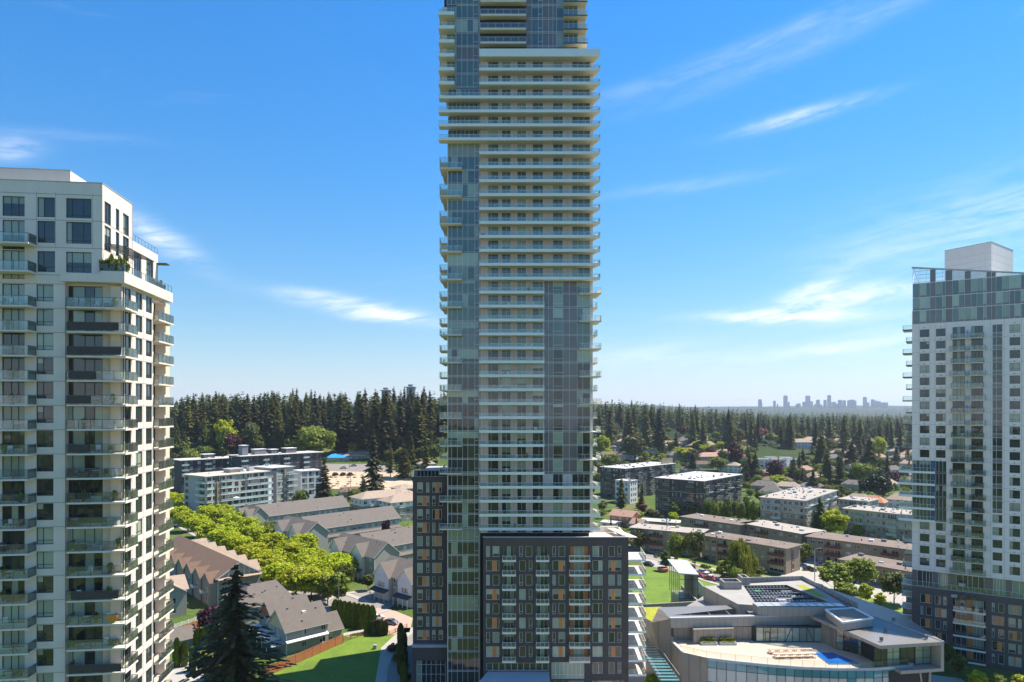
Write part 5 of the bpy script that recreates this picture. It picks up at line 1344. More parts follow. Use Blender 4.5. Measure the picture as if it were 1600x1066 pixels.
# ridge runs away from the gable that faces us: build roof by hand along D
zt = 8.2
B.grid('f', [1.2, 4.4, 8.6], 1.8, [.8, 3.7], 1.6); B.grid('l', [2+i*5.2 for i in range(11)], 1.5, [.8, 3.6], 1.5)
B.walls(M_TAUPE)
r_ = MB(); W_ = 12.5; DD = 58; rise = 3.8; ov = .7
for sg, q in ((0, [(-ov, -ov, zt-.4), (W_/2, -ov, zt+rise), (W_/2, DD+ov, zt+rise), (-ov, DD+ov, zt-.4)]), (1, [(W_+ov, -ov, zt-.4), (W_+ov, DD+ov, zt-.4), (W_/2, DD+ov, zt+rise), (W_/2, -ov, zt+rise)])):
    r_.poly([(a, b_, c_+.22) for a, b_, c_ in (q[::-1] if sg == 0 else q)], M_SHB); r_.poly([(a, b_, c_) for a, b_, c_ in q], M_TRIM)
r_.poly([(-ov, -ov-.01, zt-.45), (W_/2, -ov-.01, zt+rise-.05), (W_/2, -ov-.01, zt+rise+.27), (-ov, -ov-.01, zt-.15)], M_TRIM); r_.poly([(W_/2, -ov-.01, zt+rise-.05), (W_+ov, -ov-.01, zt-.45), (W_+ov, -ov-.01, zt-.15), (W_/2, -ov-.01, zt+rise+.27)], M_TRIM)
B.f.put('roof', r_)
g_ = MB(); g_.poly([(0, -.01, zt), (W_, -.01, zt), (W_/2, -.01, zt+rise)], M_SAGE); 
for i in range(1, 8): x = W_*i/8; hh = rise*(1-abs(x-W_/2)/(W_/2)); g_.box(x-.08, x+.08, -.06, -.02, zt, zt+hh-.1, M_TRIM)
g_.prism([(-.2, -1.5), (W_+.2, -1.5), (W_+.2, -.02), (-.2, -.02)], [zt-.6, zt-.6, zt-.1, zt-.1], [zt-.45, zt-.45, zt+.05, zt+.05], M_SHT); g_.prism([(1, -1.8), (W_-4, -1.8), (W_-4, -.02), (1, -.02)], [2.8, 2.8, 3.4, 3.4], [3, 3, 3.6, 3.6], M_SHT); B.f.put('gable', g_)
for i in range(7):    # the stepped cross gables that look over the lane
    B.cross(DD-8.4*i-8.4+1.2, 6.8, 2.0, 2.3, M_SHB, 'l', M_TAUPE, ridge_in=6, H=7.2)
    q = MB(); q.box(0, 2.6, -1.2, 0, 0, .15, M_TRIM); q.box(0, 2.6, -1.25, -1.2, 0, 1, M_TRIM)
    B.left.put('balcony', CACHE.setdefault('tb', q.mesh('balcony')), DD-8.4*i-6.2, -2.0, 3.4)
for i in range(6):
    Fr_ = B.right; r2 = MB(); u = 4+9.5*i; w2 = 6.6; o_ = 1.6
    for sg in (0, 1):
        x0 = u-.4 if sg == 0 else u+w2+.4; q = [(x0, -o_-.4, zt-.3), (u+w2/2, -o_-.4, zt+2.4), (u+w2/2, 4.5, zt+2.4), (x0, 1.5, zt-.3)]
        r2.poly(q[::-1] if sg == 0 else q, M_SHT)
    r2.box(u, u+w2, -o_, 0, 0, zt-.35, M_BEIGE); r2.poly([(u, -o_, zt-.35), (u+w2, -o_, zt-.35), (u+w2/2, -o_, zt+2.2)], M_BEIGE); Fr_.put('gable_roof', r2)
p = GP(262, 965); B = Bld('house', 'tan gabled house end with white balcony rail beside the concrete apartment tower', 'house', (p.x-7, p.y-4), 35, 13, 14, 7.2)
B.grid('f', [4.5, 8.8], 2.0, [.8, 3.6], 1.7); B.walls(M_TAUPE); B.right.put('upper_wall', MB().box(0, 14, -.02, 0, 4, 7.2, M_SAGE)); B.cross(4.2, 8.2, 1.2, 2.6, M_SHT, 'f', M_SAGE, H=6.9, ridge_in=8); B.gable(2.4, M_SHT, .6)
# ---------------------------------------------------------- grey roofed houses by the lawn
M_YEL = lined('yellow_board_gable', (.62, .50, .28), .8, .35, (.77, -.63, 0), .5, .6)
M_REDB = lined('red_board_gable', (.30, .09, .05), .8, .55, (.77, -.63, 0), .5, 3.5)
p = GP(447, 1024); B = Bld('house', 'grey roofed house with a yellow boarded gable behind the cedar fence', 'house', (p.x, p.y), 43, 10.8, 9.5, 5.8)
B.win('f', 4.0, 1.2, 3.9, 1.3, [.5]); B.win('f', 9.0, 1.2, 3.9, 1.3, [.5]); B.win('f', 4.0, 1.2, .9, 1.3, [.5]); B.win('f', 8.6, 1.5, .9, 1.3, [.5])
B.win('l', 1, 2, .4, 2.1, [.5], fm=M_DARKF); B.win('l', 3.4, 1.6, 3.0, 2.1, [], fm=M_DARKF)
B.walls(M_SAGE); zt = 5.8; rise = 3.9
B.gable(rise, M_SHG, .6, vents=6)
g_ = MB(); g_.poly([(0, -.02, zt-.3), (9.5, -.02, zt-.3), (4.75, -.02, zt+rise-.05)], M_YEL); B.left.put('gable', g_)
g_ = MB(); g_.prism([(-.2, -1.0), (10.6, -1.0), (10.6, -.02), (-.2, -.02)], [2.9, 2.9, 3.3, 3.3], [3.05, 3.05, 3.45, 3.45], M_TRIM); B.f.put('skirt_roof', g_)
g_ = MB()
for zz, d in ((2.9, 3.4), ):
    g_.box(.4, 6.2, -d, 0, zz, zz+.2, M_TRIM); g_.box(.4, 6.2, -d-.05, -d, zz, zz+1.1, M_WHITE); g_.box(.35, .4, -d, 0, zz, zz+1.1, M_WHITE); g_.box(6.2, 6.25, -d, 0, zz, zz+1.1, M_WHITE)
    for x in (.5, 3.3, 6.1): g_.box(x-.1, x+.1, -d+.05, -d+.25, 0, zz, M_TRIM)
g_.box(3.2, 9.3, -3.4, 0, 2.5, 2.62, M_FLATW); B.left.put('balcony', g_)
# rear volume, stepped back
C = Bld(None, None, None, B.f.xy(1.0, 9.0), 43, 10, 9, 6.0, par=B.T); C.walls(M_SAGE); C.gable(3.7, M_SHG, .6, vents=5)
g_ = MB(); g_.poly([(0, -.02, 5.7), (9, -.02, 5.7), (4.5, -.02, 9.6)], M_REDB); C.left.put('gable', g_)
g_ = MB(); g_.box(0, 6, -2.6, 0, 2.9, 3.1, M_TRIM); g_.box(0, 6, -2.65, -2.6, 2.9, 4.0, M_WHITE); C.left.put('balcony', g_)
G_ = Bld(None, None, None, B.f.xy(10.81, 1.4), 43, 4.6, 7, 3.0, par=B.T); G_.win('f', 1, 1, .2, 2.0, []); G_.win('r', 2.2, 3, .1, 2.2, [], fm=M_WHITEF, pb=1); G_.walls(M_SAGE, gable=3.2); G_.gable(3.2, M_SHG, .45, vents=0)
sk = MB(); sk.box(5.4, 6.3, 2.6, 3.4, 8.1, 8.7, M_WHITEF); B.f.put('skylight', sk)
p = GP(376, 985); B = Bld('house', 'grey hipped roof house between the tan townhouses and the yellow gabled one', 'house', (p.x, p.y), 43, 14.5, 11.5, 5.8)
B.win('f', 2, 1.2, 3.6, 1.3); B.win('f', 8, 1.2, 3.6, 1.3); B.win('l', 3, 1.6, 3.4, 1.5); B.walls(M_SAGE); B.gable(4.2, M_SHG, .6, 5.0, hipr=3.0, vents=8); B.cross(5.5, 6.0, 1.0, 2.6, M_SHG, 'l', M_SAGE, H=5.6, ridge_in=5)
p = GP(290, 1018); B = Bld('shed', 'grey roofed shed behind the clipped conical shrubs', 'shed', (p.x-5, p.y-2), 40, 8, 7.5, 2.6); B.walls(M_SAGE, gable=1.8); B.gable(1.8, M_SHG, .5, vents=0)
# ============================================================ houses farther out
rg = random.Random(8)
def free(x, y, mg=2.5):
    for (c_, a, L, D) in FOOT:
        dx, dy = x-c_[0], y-c_[1]; u = dx*math.cos(a)+dy*math.sin(a); v = -dx*math.sin(a)+dy*math.cos(a)
        if -mg < u < L+mg and -mg < v < D+mg: return False
    return True
def fhouse(label, px, py, ang, L, D, H, rise, wall, roof, hip=0.0, group=None): return house(label, px, py, ang, L, D, H, rise, wall, roof, hip, group)
M_BLUE = mat('blue_tarpaulin', (.02, .28, .62), .5, .12, .8)
fhouse('bungalow whose roof is covered with a bright blue tarpaulin', 510, 723, 12, 16, 11, 3.2, 2.6, M_GREYST, M_BLUE, 5)
fhouse('tan roofed bungalow right of the blue tarpaulin roof', 537, 722, 14, 20, 11, 3.4, 2.8, M_BEIGE2, M_SHT, 5)
fhouse('peach roofed house glimpsed between conifers beside the tallest tower', 652, 703, 10, 16, 11, 5.2, 2.4, M_BEIGE, M_REDROOF, 5)
fhouse('low beige house among conifers behind the sandy lot', 548, 706, 8, 16, 9, 3.2, 1.6, M_WHITE, M_FLATW, 0)
fhouse('small tan house under the conifers at the edge of the brick wing', 655, 733, 20, 12, 9, 3.2, 1.8, M_BEIGE, M_SHT, 3)
fhouse('brown roofed house between big conifer and tan apartments', 533, 780, 25, 18, 10, 4, 2.2, M_TAUPE, M_SHB, 4)
fhouse('white upper storey peeking from behind the smaller black block', 281, 704, 10, 12, 9, 5.4, 1.6, M_WHITE, M_SHG, 0)
FAR = [(946, 745, -20, 15, 10, 5.4, 2, 'w', 'g', 'white house at the right edge of the tallest tower, left of the black blocks'), (962, 738, -10, 13, 9, 4, 2, 'w', 'g', 'pale gabled house behind the left end of the black block'),
 (1000, 712, 8, 20, 11, 3.6, 2, 'b', 't', 'long low tan house left of the narrow cypress'), (1035, 700, 5, 22, 11, 4, 2.2, 'b', 'r', 'pinkish roofed house in the far row left of the grey gables'),
 (1062, 697, 5, 26, 13, 5, 4, 'g', 'g', 'big far house with grey steep roofs'), (1085, 702, -8, 22, 12, 4.6, 3, 'b', 't', 'far tan house just right of the grey steep roofed one'),
 (1095, 722, 10, 26, 14, 4.4, 3.4, 'b', 'r', 'wide house with orange brown hipped roof'), (1118, 715, -12, 22, 13, 4.4, 3.2, 'b', 'r', 'second orange brown hipped roof, right of the widest one'),
 (1012, 690, 6, 20, 10, 4, 2, 'w', 't', 'far pale house above the long tan one'), (1070, 742, 12, 16, 10, 4, 2.6, 'g', 'b', 'brown roofed house behind the black block nearest the young trees'),
 (1172, 768, -30, 18, 11, 4.4, 3, 'g', 'g', 'grey hipped roof house right behind the black block'), (1186, 778, -30, 14, 10, 4.2, 2.8, 'w', 'g', 'smaller grey gabled house left of the skylight roof block'),
 (1212, 768, -20, 16, 10, 3.8, 2.6, 'b', 't', 'tan roofed house behind the skylight roof block'), (1190, 758, -10, 24, 11, 3.6, 2, 'b', 'b', 'long brown roof behind the grey hipped houses'),
 (1235, 700, -6, 30, 15, 6, 3.6, 'w', 't', 'large pale house with beige roof before the far wood'), (1258, 695, -6, 20, 12, 6, 3, 'w', 't', 'second large pale house with beige roof before the far wood'),
 (1335, 716, -12, 20, 11, 4, 2.4, 'w', 'g', 'grey roofed far house among conifers on the right'), (1395, 722, -8, 18, 10, 4, 2.4, 'w', 't', 'far pale house next to the right tower'),
 (1412, 760, -16, 18, 10, 4, 2.4, 'w', 'g', 'grey roofed house hard against the right tower'), (1250, 768, -20, 16, 10, 3.6, 2.2, 'w', 'g', 'light grey roof behind the lime bush'),
 (1318, 790, -40, 14, 10, 4, 3, 'w', 't', 'beige steep roof behind the grey block by the right tower'), (1345, 795, -40, 12, 9, 4.4, 3, 'b', 'o', 'orange tan roof behind the partly hidden grey block'), (1385, 792, -40, 16, 10, 4.6, 3, 'w', 't', 'cream gabled roof behind the partly hidden grey block'),
 (1150, 722, 0, 18, 11, 4, 2.4, 'b', 'r', 'reddish roofed house left of the white townhouses'), (1300, 700, -5, 22, 11, 4, 2.2, 'w', 'g', 'far grey house right of the large pale ones'), (1050, 762, 10, 14, 9, 3.8, 2.2, 'w', 'b', 'brown roof peeking between the two black blocks')]
WM = {'w': M_WHITE, 'b': M_BEIGE, 'g': M_SAGE}; RM = {'g': M_SHG, 't': M_SHT, 'r': M_REDROOF, 'b': M_SHB, 'o': M_TIMB2}
for px, py, an, L, D, H, rs_, a, b, lb in FAR: fhouse(lb, px, py, an, L, D, H, rs_, WM[a], RM[b], D*.42)
for i in range(5):
    p = ground_pt(1186+i*12, 733-(i % 2)*3); B = Bld('townhouse', ['leftmost', 'second from left', 'middle', 'second from right', 'rightmost'][i]+' of the white flat roofed modern townhouses', 'townhouse', (p.x, p.y), -6, 9.5, 10, 8, z0=p.z, group='white modern townhouses')
    B.grid('f', [1, 5.5], 2.6, [.8, 4.6], 2.2, fm=M_DARKF); B.walls(M_WHITE); B.flat(M_CHIM, .2, 0, M_WHITEF, .3, 0)
    b = MB(); b.box(6.5+(i % 2), 8.5+(i % 2), -.05, -.0, .3, 7.6, M_NAVY); B.f.put('dark_panel', b)

NAMES = {'g': 'grey', 't': 'tan', 'r': 'clay red', 'b': 'brown'}
k = 0; tries = 0
while k < 62 and tries < 1500:
    tries += 1; px = rg.uniform(935, 1430); py = 684+ (rg.random()**.7)*84; p = ground_pt(px, py)
    if (1160 < px < 1262 and 690 < py < 745) or (1000 < px < 1165 and py > 745) or (px < 1080 and 722 < py): continue
    if not all(free(p.x+a, p.y+b, 9) for a, b in ((0, 0), (10, 6), (14, 0), (0, 10))): continue
    rc = rg.choice('ggttrb'); wc = rg.choice('wwbg'); L = rg.uniform(13, 20); D = rg.uniform(9, 12)
    fhouse('%s walled bungalow with a hipped %s roof among the far gardens on the right' % ({'w': 'white', 'b': 'beige', 'g': 'sage'}[wc], NAMES[rc]), px, py, rg.choice([-35, -20, -8, 8, 20]), L, D, rg.choice([3.4, 4.2, 5.6]), rg.uniform(2.2, 3.4), WM[wc], RM[rc], D*.42, 'bungalows among the far gardens'); k += 1
# ============================================================ vegetation
nr = np.random.default_rng(4)
def quads_mesh(name, C, U_, V_, mats, idx=None):
    """quads centred at C spanned by half vectors U_,V_ (N,3)"""
    n = len(C); v = np.empty((n, 4, 3)); v[:, 0] = C-U_-V_; v[:, 1] = C+U_-V_*.6; v[:, 2] = C+U_*.7+V_; v[:, 3] = C-U_+V_*.8
    me = bpy.data.meshes.new(name); me.vertices.add(4*n); me.vertices.foreach_set('co', v.reshape(-1)); me.loops.add(4*n); me.loops.foreach_set('vertex_index', np.arange(4*n))
    me.polygons.add(n); me.polygons.foreach_set('loop_start', np.arange(0, 4*n, 4)); me.polygons.foreach_set('loop_total', np.full(n, 4))
    for m in mats: me.materials.append(m)
    if idx is not None: me.polygons.foreach_set('material_index', idx)
    me.update(calc_edges=True); return me
def rvec(n): a = nr.normal(size=(n, 3)); return a/np.linalg.norm(a, axis=1)[:, None]
def trunk_mesh(h, r, limbs, m, spread, rg_):
    b = MB(); p = (0, 0, -.6); segs = 5; pts = [Vector((rg_.uniform(-.15, .15)*i*.3, rg_.uniform(-.15, .15)*i*.3, -.6+(h+.6)*i/segs)) for i in range(segs+1)]
    for i in range(segs): b.bar(pts[i], pts[i+1], r*(1-.8*i/segs), m, 6, r*(1-.8*(i+1)/segs))
    for i in range(limbs):
        k = rg_.randint(1, segs-1); a = rg_.uniform(0, 6.28); b.bar(pts[k], pts[k]+Vector((math.cos(a)*spread, math.sin(a)*spread, h*.35)), r*.35, m, 4, r*.1)
    return b.mesh('trunk')
M_BARK = mat('bark', (.10, .075, .055), .95, .2, 2)
def broadleaf(seed, h=10.0, w_=9.0, base=2.4, n=2600, clumps=46, leaf=.42, droop=0):
    """unit tree of real size: crown of leaf faces gathered in clumps"""
    rs = np.random.default_rng(seed); hh = (h-base)/2
    d = rs.normal(size=(clumps, 3)); d /= np.linalg.norm(d, axis=1)[:, None]; rad = rs.uniform(.45, .86, clumps)**.8
    cc_ = d*rad[:, None]*np.array([w_/2, w_/2, hh])*rs.uniform(.8, 1.08, clumps)[:, None]; cc_[:, 2] += base+hh; cc_[:, 2] = np.maximum(cc_[:, 2], base+.5)
    k = rs.integers(0, clumps, n); cr = rs.uniform(.6, 1.9, clumps)*w_/9.0
    e = rs.normal(size=(n, 3)); e /= np.linalg.norm(e, axis=1)[:, None]; q = rs.uniform(.55, 1.0, n)**.5
    P_ = cc_[k]+e*(q*cr[k])[:, None]*np.array([1, 1, .72 if not droop else 1.7])
    if droop: P_[:, 2] -= rs.uniform(0, droop, n)*rs.random(n)
    P_[:, 2] = np.maximum(P_[:, 2], .5 if droop else base*.8)
    nv = e*.7+rs.normal(size=(n, 3))*.5+np.array([0, 0, .45]); nv /= np.linalg.norm(nv, axis=1)[:, None]
    t = np.cross(nv, rs.normal(size=(n, 3))); t /= np.linalg.norm(t, axis=1)[:, None]; b = np.cross(nv, t); s_ = leaf*rs.uniform(.5, 1.25, n)[:, None]
    if droop: b = b*.3+np.array([0, 0, -1]); return P_, t*s_*.45, b*s_*1.5
    return P_, t*s_, b*s_*.75
def conifer(seed, h=30.0, w_=9.0, base=1.5, levels=44, per=9, m=5, ragged=.25, leaf=1.0, droop=.35):
    rs = np.random.default_rng(seed); C_ = []; U2 = []; V2 = []
    lean = rs.normal(size=2)*.012
    for i in range(levels):
        f = (i+rs.uniform(-.3, .3))/levels; f = min(max(f, 0), .995); z = base+(h-base)*f
        R_ = w_/2*(1-f)**.82*(1-.30*math.exp(-f*14))+.12
        nb = max(3, int(per*(1-f*.6)))
        for j in range(nb):
            a = rs.uniform(0, 6.283); L = R_*rs.uniform(1-ragged*1.6, 1+ragged*.6)
            ca, sa = math.cos(a), math.sin(a)
            for q in range(m):
                t = (q+.7)/m; r = L*t; zz = z-droop*r*rs.uniform(.6, 1.2)+rs.uniform(-.12, .12)
                C_.append((ca*r+lean[0]*z, sa*r+lean[1]*z, zz)); ln = L/m*.75+.1; wd = leaf*(.34+.30*(1-t))*min(1, L/2+.25)
                tw = rs.uniform(-.5, .5)
                U2.append((ca*ln, sa*ln, -droop*ln)); V2.append((-sa*wd*math.cos(tw), ca*wd*math.cos(tw), wd*math.sin(tw)-.15*wd))
    return np.array(C_), np.array(U2), np.array(V2)
LF = {
 'lime': leaf_mat('lime_leaves', (.40, .45, .012), .36, .3, .08, .42, .006),
 'green': leaf_mat('green_leaves', (.13, .165, .022), .35, .35, .18, .3),
 'fresh': leaf_mat('fresh_green_leaves', (.22, .26, .028), .3, .35, .12, .35),
 'olive': leaf_mat('olive_leaves', (.125, .13, .03), .3, .35, .18, .3),
 'yellow': leaf_mat('yellow_green_leaves', (.42, .44, .02), .25, .35, .08, .4, .006),
 'maroon': leaf_mat('dark_red_leaves', (.085, .022, .028), .35, .4, .12, .25),
 'pinkred': leaf_mat('rust_red_leaves', (.30, .09, .06), .3, .4, .1, .3),
 'conifer': leaf_mat('conifer_needles', (.15, .155, .038), .45, .16, .38, .32, .03),
 'dconifer': leaf_mat('dark_conifer_needles', (.08, .085, .03), .4, .2, .25, .24),
 'wconifer': leaf_mat('light_conifer_needles', (.16, .165, .035), .4, .2, .25, .28),
 'cedar': leaf_mat('cedar_foliage', (.12, .17, .02), .4, .5, .15, .2),
}
PROTO = {}
def add_proto(key, arrs, mats, tr):
    me0 = quads_mesh('crown', *arrs, [LF[mats[0]]]); d = {mats[0]: me0}
    for m in mats[1:]: c_ = me0.copy(); c_.materials[0] = LF[m]; d[m] = c_
    PROTO[key] = (d, tr)
_r = random.Random(3)
for i in range(3): add_proto(('b', i), broadleaf(10+i, 10, 9.2, 2.6, 4300, 70, .34), ['green', 'lime', 'fresh', 'olive', 'yellow', 'maroon', 'pinkred'], trunk_mesh(6.5, .22, 6, M_BARK, 2.6, _r))
for i in range(2): add_proto(('u', i), broadleaf(20+i, 11, 6.2, 2.2, 2400, 40), ['green', 'fresh', 'olive', 'yellow', 'lime'], trunk_mesh(8, .2, 5, M_BARK, 1.6, _r))
for i in range(2): add_proto(('w', i), broadleaf(30+i, 11, 10, 1.0, 3600, 40, .40, 3.2), ['fresh', 'green', 'olive'], trunk_mesh(7, .35, 6, M_BARK, 2.6, _r))
for i in range(2): add_proto(('s', i), broadleaf(40+i, 3, 3.4, .1, 900, 22, .24), ['green', 'fresh', 'olive', 'maroon', 'yellow', 'pinkred', 'cedar'], trunk_mesh(1.5, .08, 3, M_BARK, .6, _r))
for i in range(4): add_proto(('c', i), conifer(50+i, 30, 10.5-.6*i, 1.5+i, 44, 11, 5, .25+.05*i, 1.45), ['conifer', 'dconifer', 'wconifer'], trunk_mesh(28, .42, 0, M_BARK, 1, _r))
add_proto(('k', 0), conifer(60, 12, 4.6, .3, 40, 12, 3, .12, .8, -.5), ['cedar', 'dconifer', 'green'], trunk_mesh(9, .2, 0, M_BARK, 1, _r))
# clipped column of cedar
def column(seed, h=5.0, w_=1.5, n=1300, leaf=.16):
    rs = np.random.default_rng(seed); a = rs.uniform(0, 6.283, n); f = rs.random(n); r = w_/2*(np.minimum(1, (1-f)*3.2)**.5)*rs.uniform(.82, 1.05, n)*np.minimum(1, .8+f)
    P_ = np.stack([np.cos(a)*r, np.sin(a)*r, f*h], 1); t = np.stack([-np.sin(a), np.cos(a), rs.normal(0, .3, n)], 1); u = np.stack([np.cos(a)*.35, np.sin(a)*.35, np.ones(n)], 1); s_ = leaf*rs.uniform(.6, 1.3, n)[:, None]
    return P_, t*s_, u*s_*1.5
add_proto(('h', 0), column(1), ['cedar', 'dconifer', 'green'], trunk_mesh(3, .08, 0, M_BARK, 1, _r)); add_proto(('h', 1), column(2, 5, 1.7), ['cedar', 'dconifer', 'green'], trunk_mesh(3, .08, 0, M_BARK, 1, _r))
NM = {'b': 'broadleaf_tree', 'u': 'young_tree', 'w': 'willow_tree', 's': 'shrub', 'c': 'conifer', 'k': 'conical_evergreen', 'h': 'columnar_cedar'}
H0 = {'b': 10.0, 'u': 11.0, 'w': 11.0, 's': 3.0, 'c': 30.0, 'k': 12.0, 'h': 5.0}
W0 = {'b': 9.2, 'u': 6.6, 'w': 11.0, 's': 3.6, 'c': 9.5, 'k': 4.6, 'h': 1.6}
tr = random.Random(99)
def tree(kind, loc, h, w_=None, col='green', label='', cat='tree', group=None, var=None, name=None):
    ks = [k for k in PROTO if k[0] == kind]; key = ks[(tr.randrange(len(ks)) if var is None else var) % len(ks)]; d, tm = PROTO[key]
    if col not in d:
        me_ = next(iter(d.values())).copy(); me_.materials[0] = LF[col]; d[col] = me_
    sh = h/H0[kind]; sw = (w_/W0[kind]) if w_ else sh
    o = thing(name or NM[kind], label, cat, loc, group); o.rotation_euler = (0, 0, tr.uniform(0, 6.28)); o.scale = (sw, sw, sh)
    link('trunk', tm, o); link('crown', d[col], o); return o
def tpx(kind, px, base, top, col, label, w_=None, Y=None, cat='tree', group=None, wpx=None, name=None):
    """tree from the pixel of its foot and the row of its top"""
    p = ground_pt(px, base) if Y is None else None
    if Y is not None: x = (px-800)/FPX*Y; p = Vector((x, Y, tz(x, Y)))
    zt = CAMZ-(top-HY)*p.y/FPX; h = max(1.0, zt-p.z)
    if wpx: w_ = wpx*p.y/FPX
    return tree(kind, p, h, w_, col, label, cat, group, name=name)
# ---- lime street trees in two rows
gl = 'lime green street trees along the left street'
def row(pts, n, off):
    out = []; P_ = [Vector(g2(*p)) for p in pts]; tot = sum((b-a).length for a, b in zip(P_, P_[1:]))
    for i in range(n):
        s_ = tot*(i+.5)/n
        for a, b in zip(P_, P_[1:]):
            l = (b-a).length
            if s_ <= l: d = (b-a)/l; out.append(a+d*s_+Vector((-d.y, d.x))*off); break
            s_ -= l
    return out
for k, (n, off) in enumerate(((13, 7.2), (13, -7.0), (7, 13.5))):
    rr_ = row([(240, 790), (330, 835), (420, 885), (505, 933)], n, off)
    for i, p in enumerate(rr_):
        if k == 1 and i > 11: continue
        if k == 2 and i < 1: continue
        last = (k == 1 and i in (10, 11))
        tree('b', (p.x+tr.uniform(-.6, .6), p.y+tr.uniform(-.6, .6), 0), tr.uniform(8.8, 10.8), tr.uniform(11.5, 13.5), 'yellow' if last else ('green' if k == 2 and i % 3 == 1 else 'lime'),
             ['bright lime green street tree in the row along the grey roofed townhouses', 'bright lime green street tree in the row along the tan townhouses', 'lime or green tree in the gardens before the white townhouse gables'][k] if not last else 'yellower street tree at the near end of the lime green row', group=gl)
for i, (px, b_) in enumerate(((436, 925), (462, 932), (487, 940), (505, 936), (420, 905), (478, 915))): tree('b', ground_pt(px, b_), 9.5+(i % 3)*.5, 11.5, 'lime' if i not in (1, 2) else 'yellow', ['lime street tree right behind the hipped roof house', 'yellowish tree over the parked cars near the hipped roof house', 'most yellow of the street trees, nearest the yellow gabled house', 'lime tree at the end of the street before the turning circle', 'lime street tree beside the near gable of the tan townhouses', 'lime street tree opposite the nearest white gables'][i], group=gl)
tpx('u', 529, 951, 888, 'fresh', 'slim fresh green tree beside the pole at the turning circle', wpx=34)
tpx('u', 512, 945, 893, 'fresh', 'fresh green tree just left of the slim tree at the turning circle', wpx=34)
tpx('b', 540, 925, 880, 'green', 'dark green tree in front of the white gables by the turning circle', wpx=32)
tpx('u', 575, 925, 895, 'green', 'small green tree at the corner of the white gabled townhouse', wpx=20)
tpx('b', 455, 842, 806, 'green', 'dark green tree at the foot of the middle townhouse row', wpx=34)
tpx('b', 470, 880, 845, 'olive', 'olive tree between the street trees and the townhouse gables', wpx=26)
# ---- single trees of the left half
tpx('b', 492, 745, 664, 'fresh', 'huge light green broadleaf tree standing before the conifer forest', Y=500, wpx=64)
tpx('b', 352, 715, 655, 'yellow', 'yellow green tree at the foot of the forest left of the picture', Y=520, wpx=34)
tpx('b', 362, 712, 676, 'maroon', 'dark red leaved tree behind the black roofed block', Y=505, wpx=30)
tpx('b', 392, 715, 660, 'olive', 'olive tree right of the dark red leaved one', Y=525, wpx=26)
tpx('b', 300, 722, 700, 'fresh', 'bushy green tree behind the smaller black block', Y=455, wpx=32)
tpx('c', 507, 800, 716, 'dconifer', 'broad dark conifer between the mid-rise and the grey townhouses', wpx=40)
tpx('c', 584, 772, 664, 'dconifer', 'tallest dark conifer rising from the sandy lot', Y=410, wpx=40)
tpx('c', 567, 772, 742, 'dconifer', 'short dark conifer at the left foot of the tallest conifer', Y=400, wpx=30)
tpx('c', 610, 742, 688, 'conifer', 'green conifer behind the sandy lot near its right side', Y=470, wpx=18)
tpx('c', 632, 745, 690, 'wconifer', 'lighter green conifer at the right end of the sandy lot', Y=470, wpx=26)
tpx('c', 665, 745, 690, 'wconifer', 'lighter green conifer touching the brick wing', Y=470, wpx=26)
tpx('b', 552, 722, 690, 'lime', 'small lime green tree behind the tan roofed bungalow', Y=520, wpx=20)
tpx('b', 528, 800, 780, 'lime', 'small lime green tree behind the first townhouse ridge', Y=365, wpx=26)
tpx('b', 470, 795, 765, 'green', 'green tree at the foot of the white framed block', Y=385, wpx=26)
tpx('s', 556, 768, 760, 'fresh', 'low green bush at the edge of the sandy lot', Y=395, wpx=22, cat='shrub')
tpx('s', 603, 822, 808, 'maroon', 'dark red shrub behind the nearest townhouse gable', Y=300, wpx=16, cat='shrub')
tpx('s', 640, 830, 815, 'lime', 'bright bush between the tan apartments and the brick wing', Y=300, wpx=22, cat='shrub')
# ---- garden by the left tower
tpx('b', 330, 1010, 945, 'maroon', 'wide dark maroon tree beside the cedar fence', Y=172, wpx=44)
gcol = 'clipped columnar cedars by the concrete apartment tower'
for i, (px, b_, t_) in enumerate(((276, 1045, 998), (288, 1043, 1003), (301, 1052, 1012))): tpx('h', px, b_, t_, 'cedar', ['leftmost of three clipped cedar columns by the driveway', 'middle one of three clipped cedar columns by the driveway', 'rightmost of three clipped cedar columns by the driveway'][i], wpx=11, cat='shrub', group=gcol)
for i, (px, b_) in enumerate(((310, 1010), (318, 1009), (326, 1008), (334, 1006), (343, 1005))): tpx('h', px, b_+6, b_-28, 'cedar', 'green cedar column in the tight hedge below the maroon tree', wpx=13, cat='shrub', group='cedar hedge below the maroon tree')
tpx('s', 318, 1050, 1012, 'yellow', 'shrub with pale yellow flowers on top beside the big foreground conifer', wpx=24, cat='shrub')
tpx('s', 332, 1062, 1030, 'fresh', 'rounded green shrub at the left foot of the big foreground conifer', wpx=30, cat='shrub')
# hedges by the parking forecourt
for i in range(9):
    px = 524+i*7.2; tpx('h', px, 979+i*.6+ (6 if i > 6 else 0), 938+i*1.2, 'cedar', 'tall cedar in the clipped hedge left of the white parked car', wpx=13, cat='shrub', group='cedar hedge beside the paved forecourt')
for i in range(4): tpx('h', 584+i*5.5, 994+i*.3, 971-(1.5 if i in (1, 2) else 0), 'dconifer', 'cedar in the short clump between lawn and paved forecourt', wpx=12, cat='shrub', group='cedar clump at the end of the lawn fence')
for i in range(7): tpx('s', 612+i*4, 1020+i*7-(i % 2)*10, 1008+i*7-(i % 2)*10, 'olive' if i < 2 else 'green', 'low shrub in the bed between footpath and brick wing', wpx=18, cat='shrub', group='shrubs in the bed beside the footpath')
for i in range(6): tpx('h', 626+(i % 2)*5, 1012+i*11, 975+i*12, 'green', 'climbing green column beside the brick wing', wpx=11, cat='shrub', group='green columns beside the brick wing')
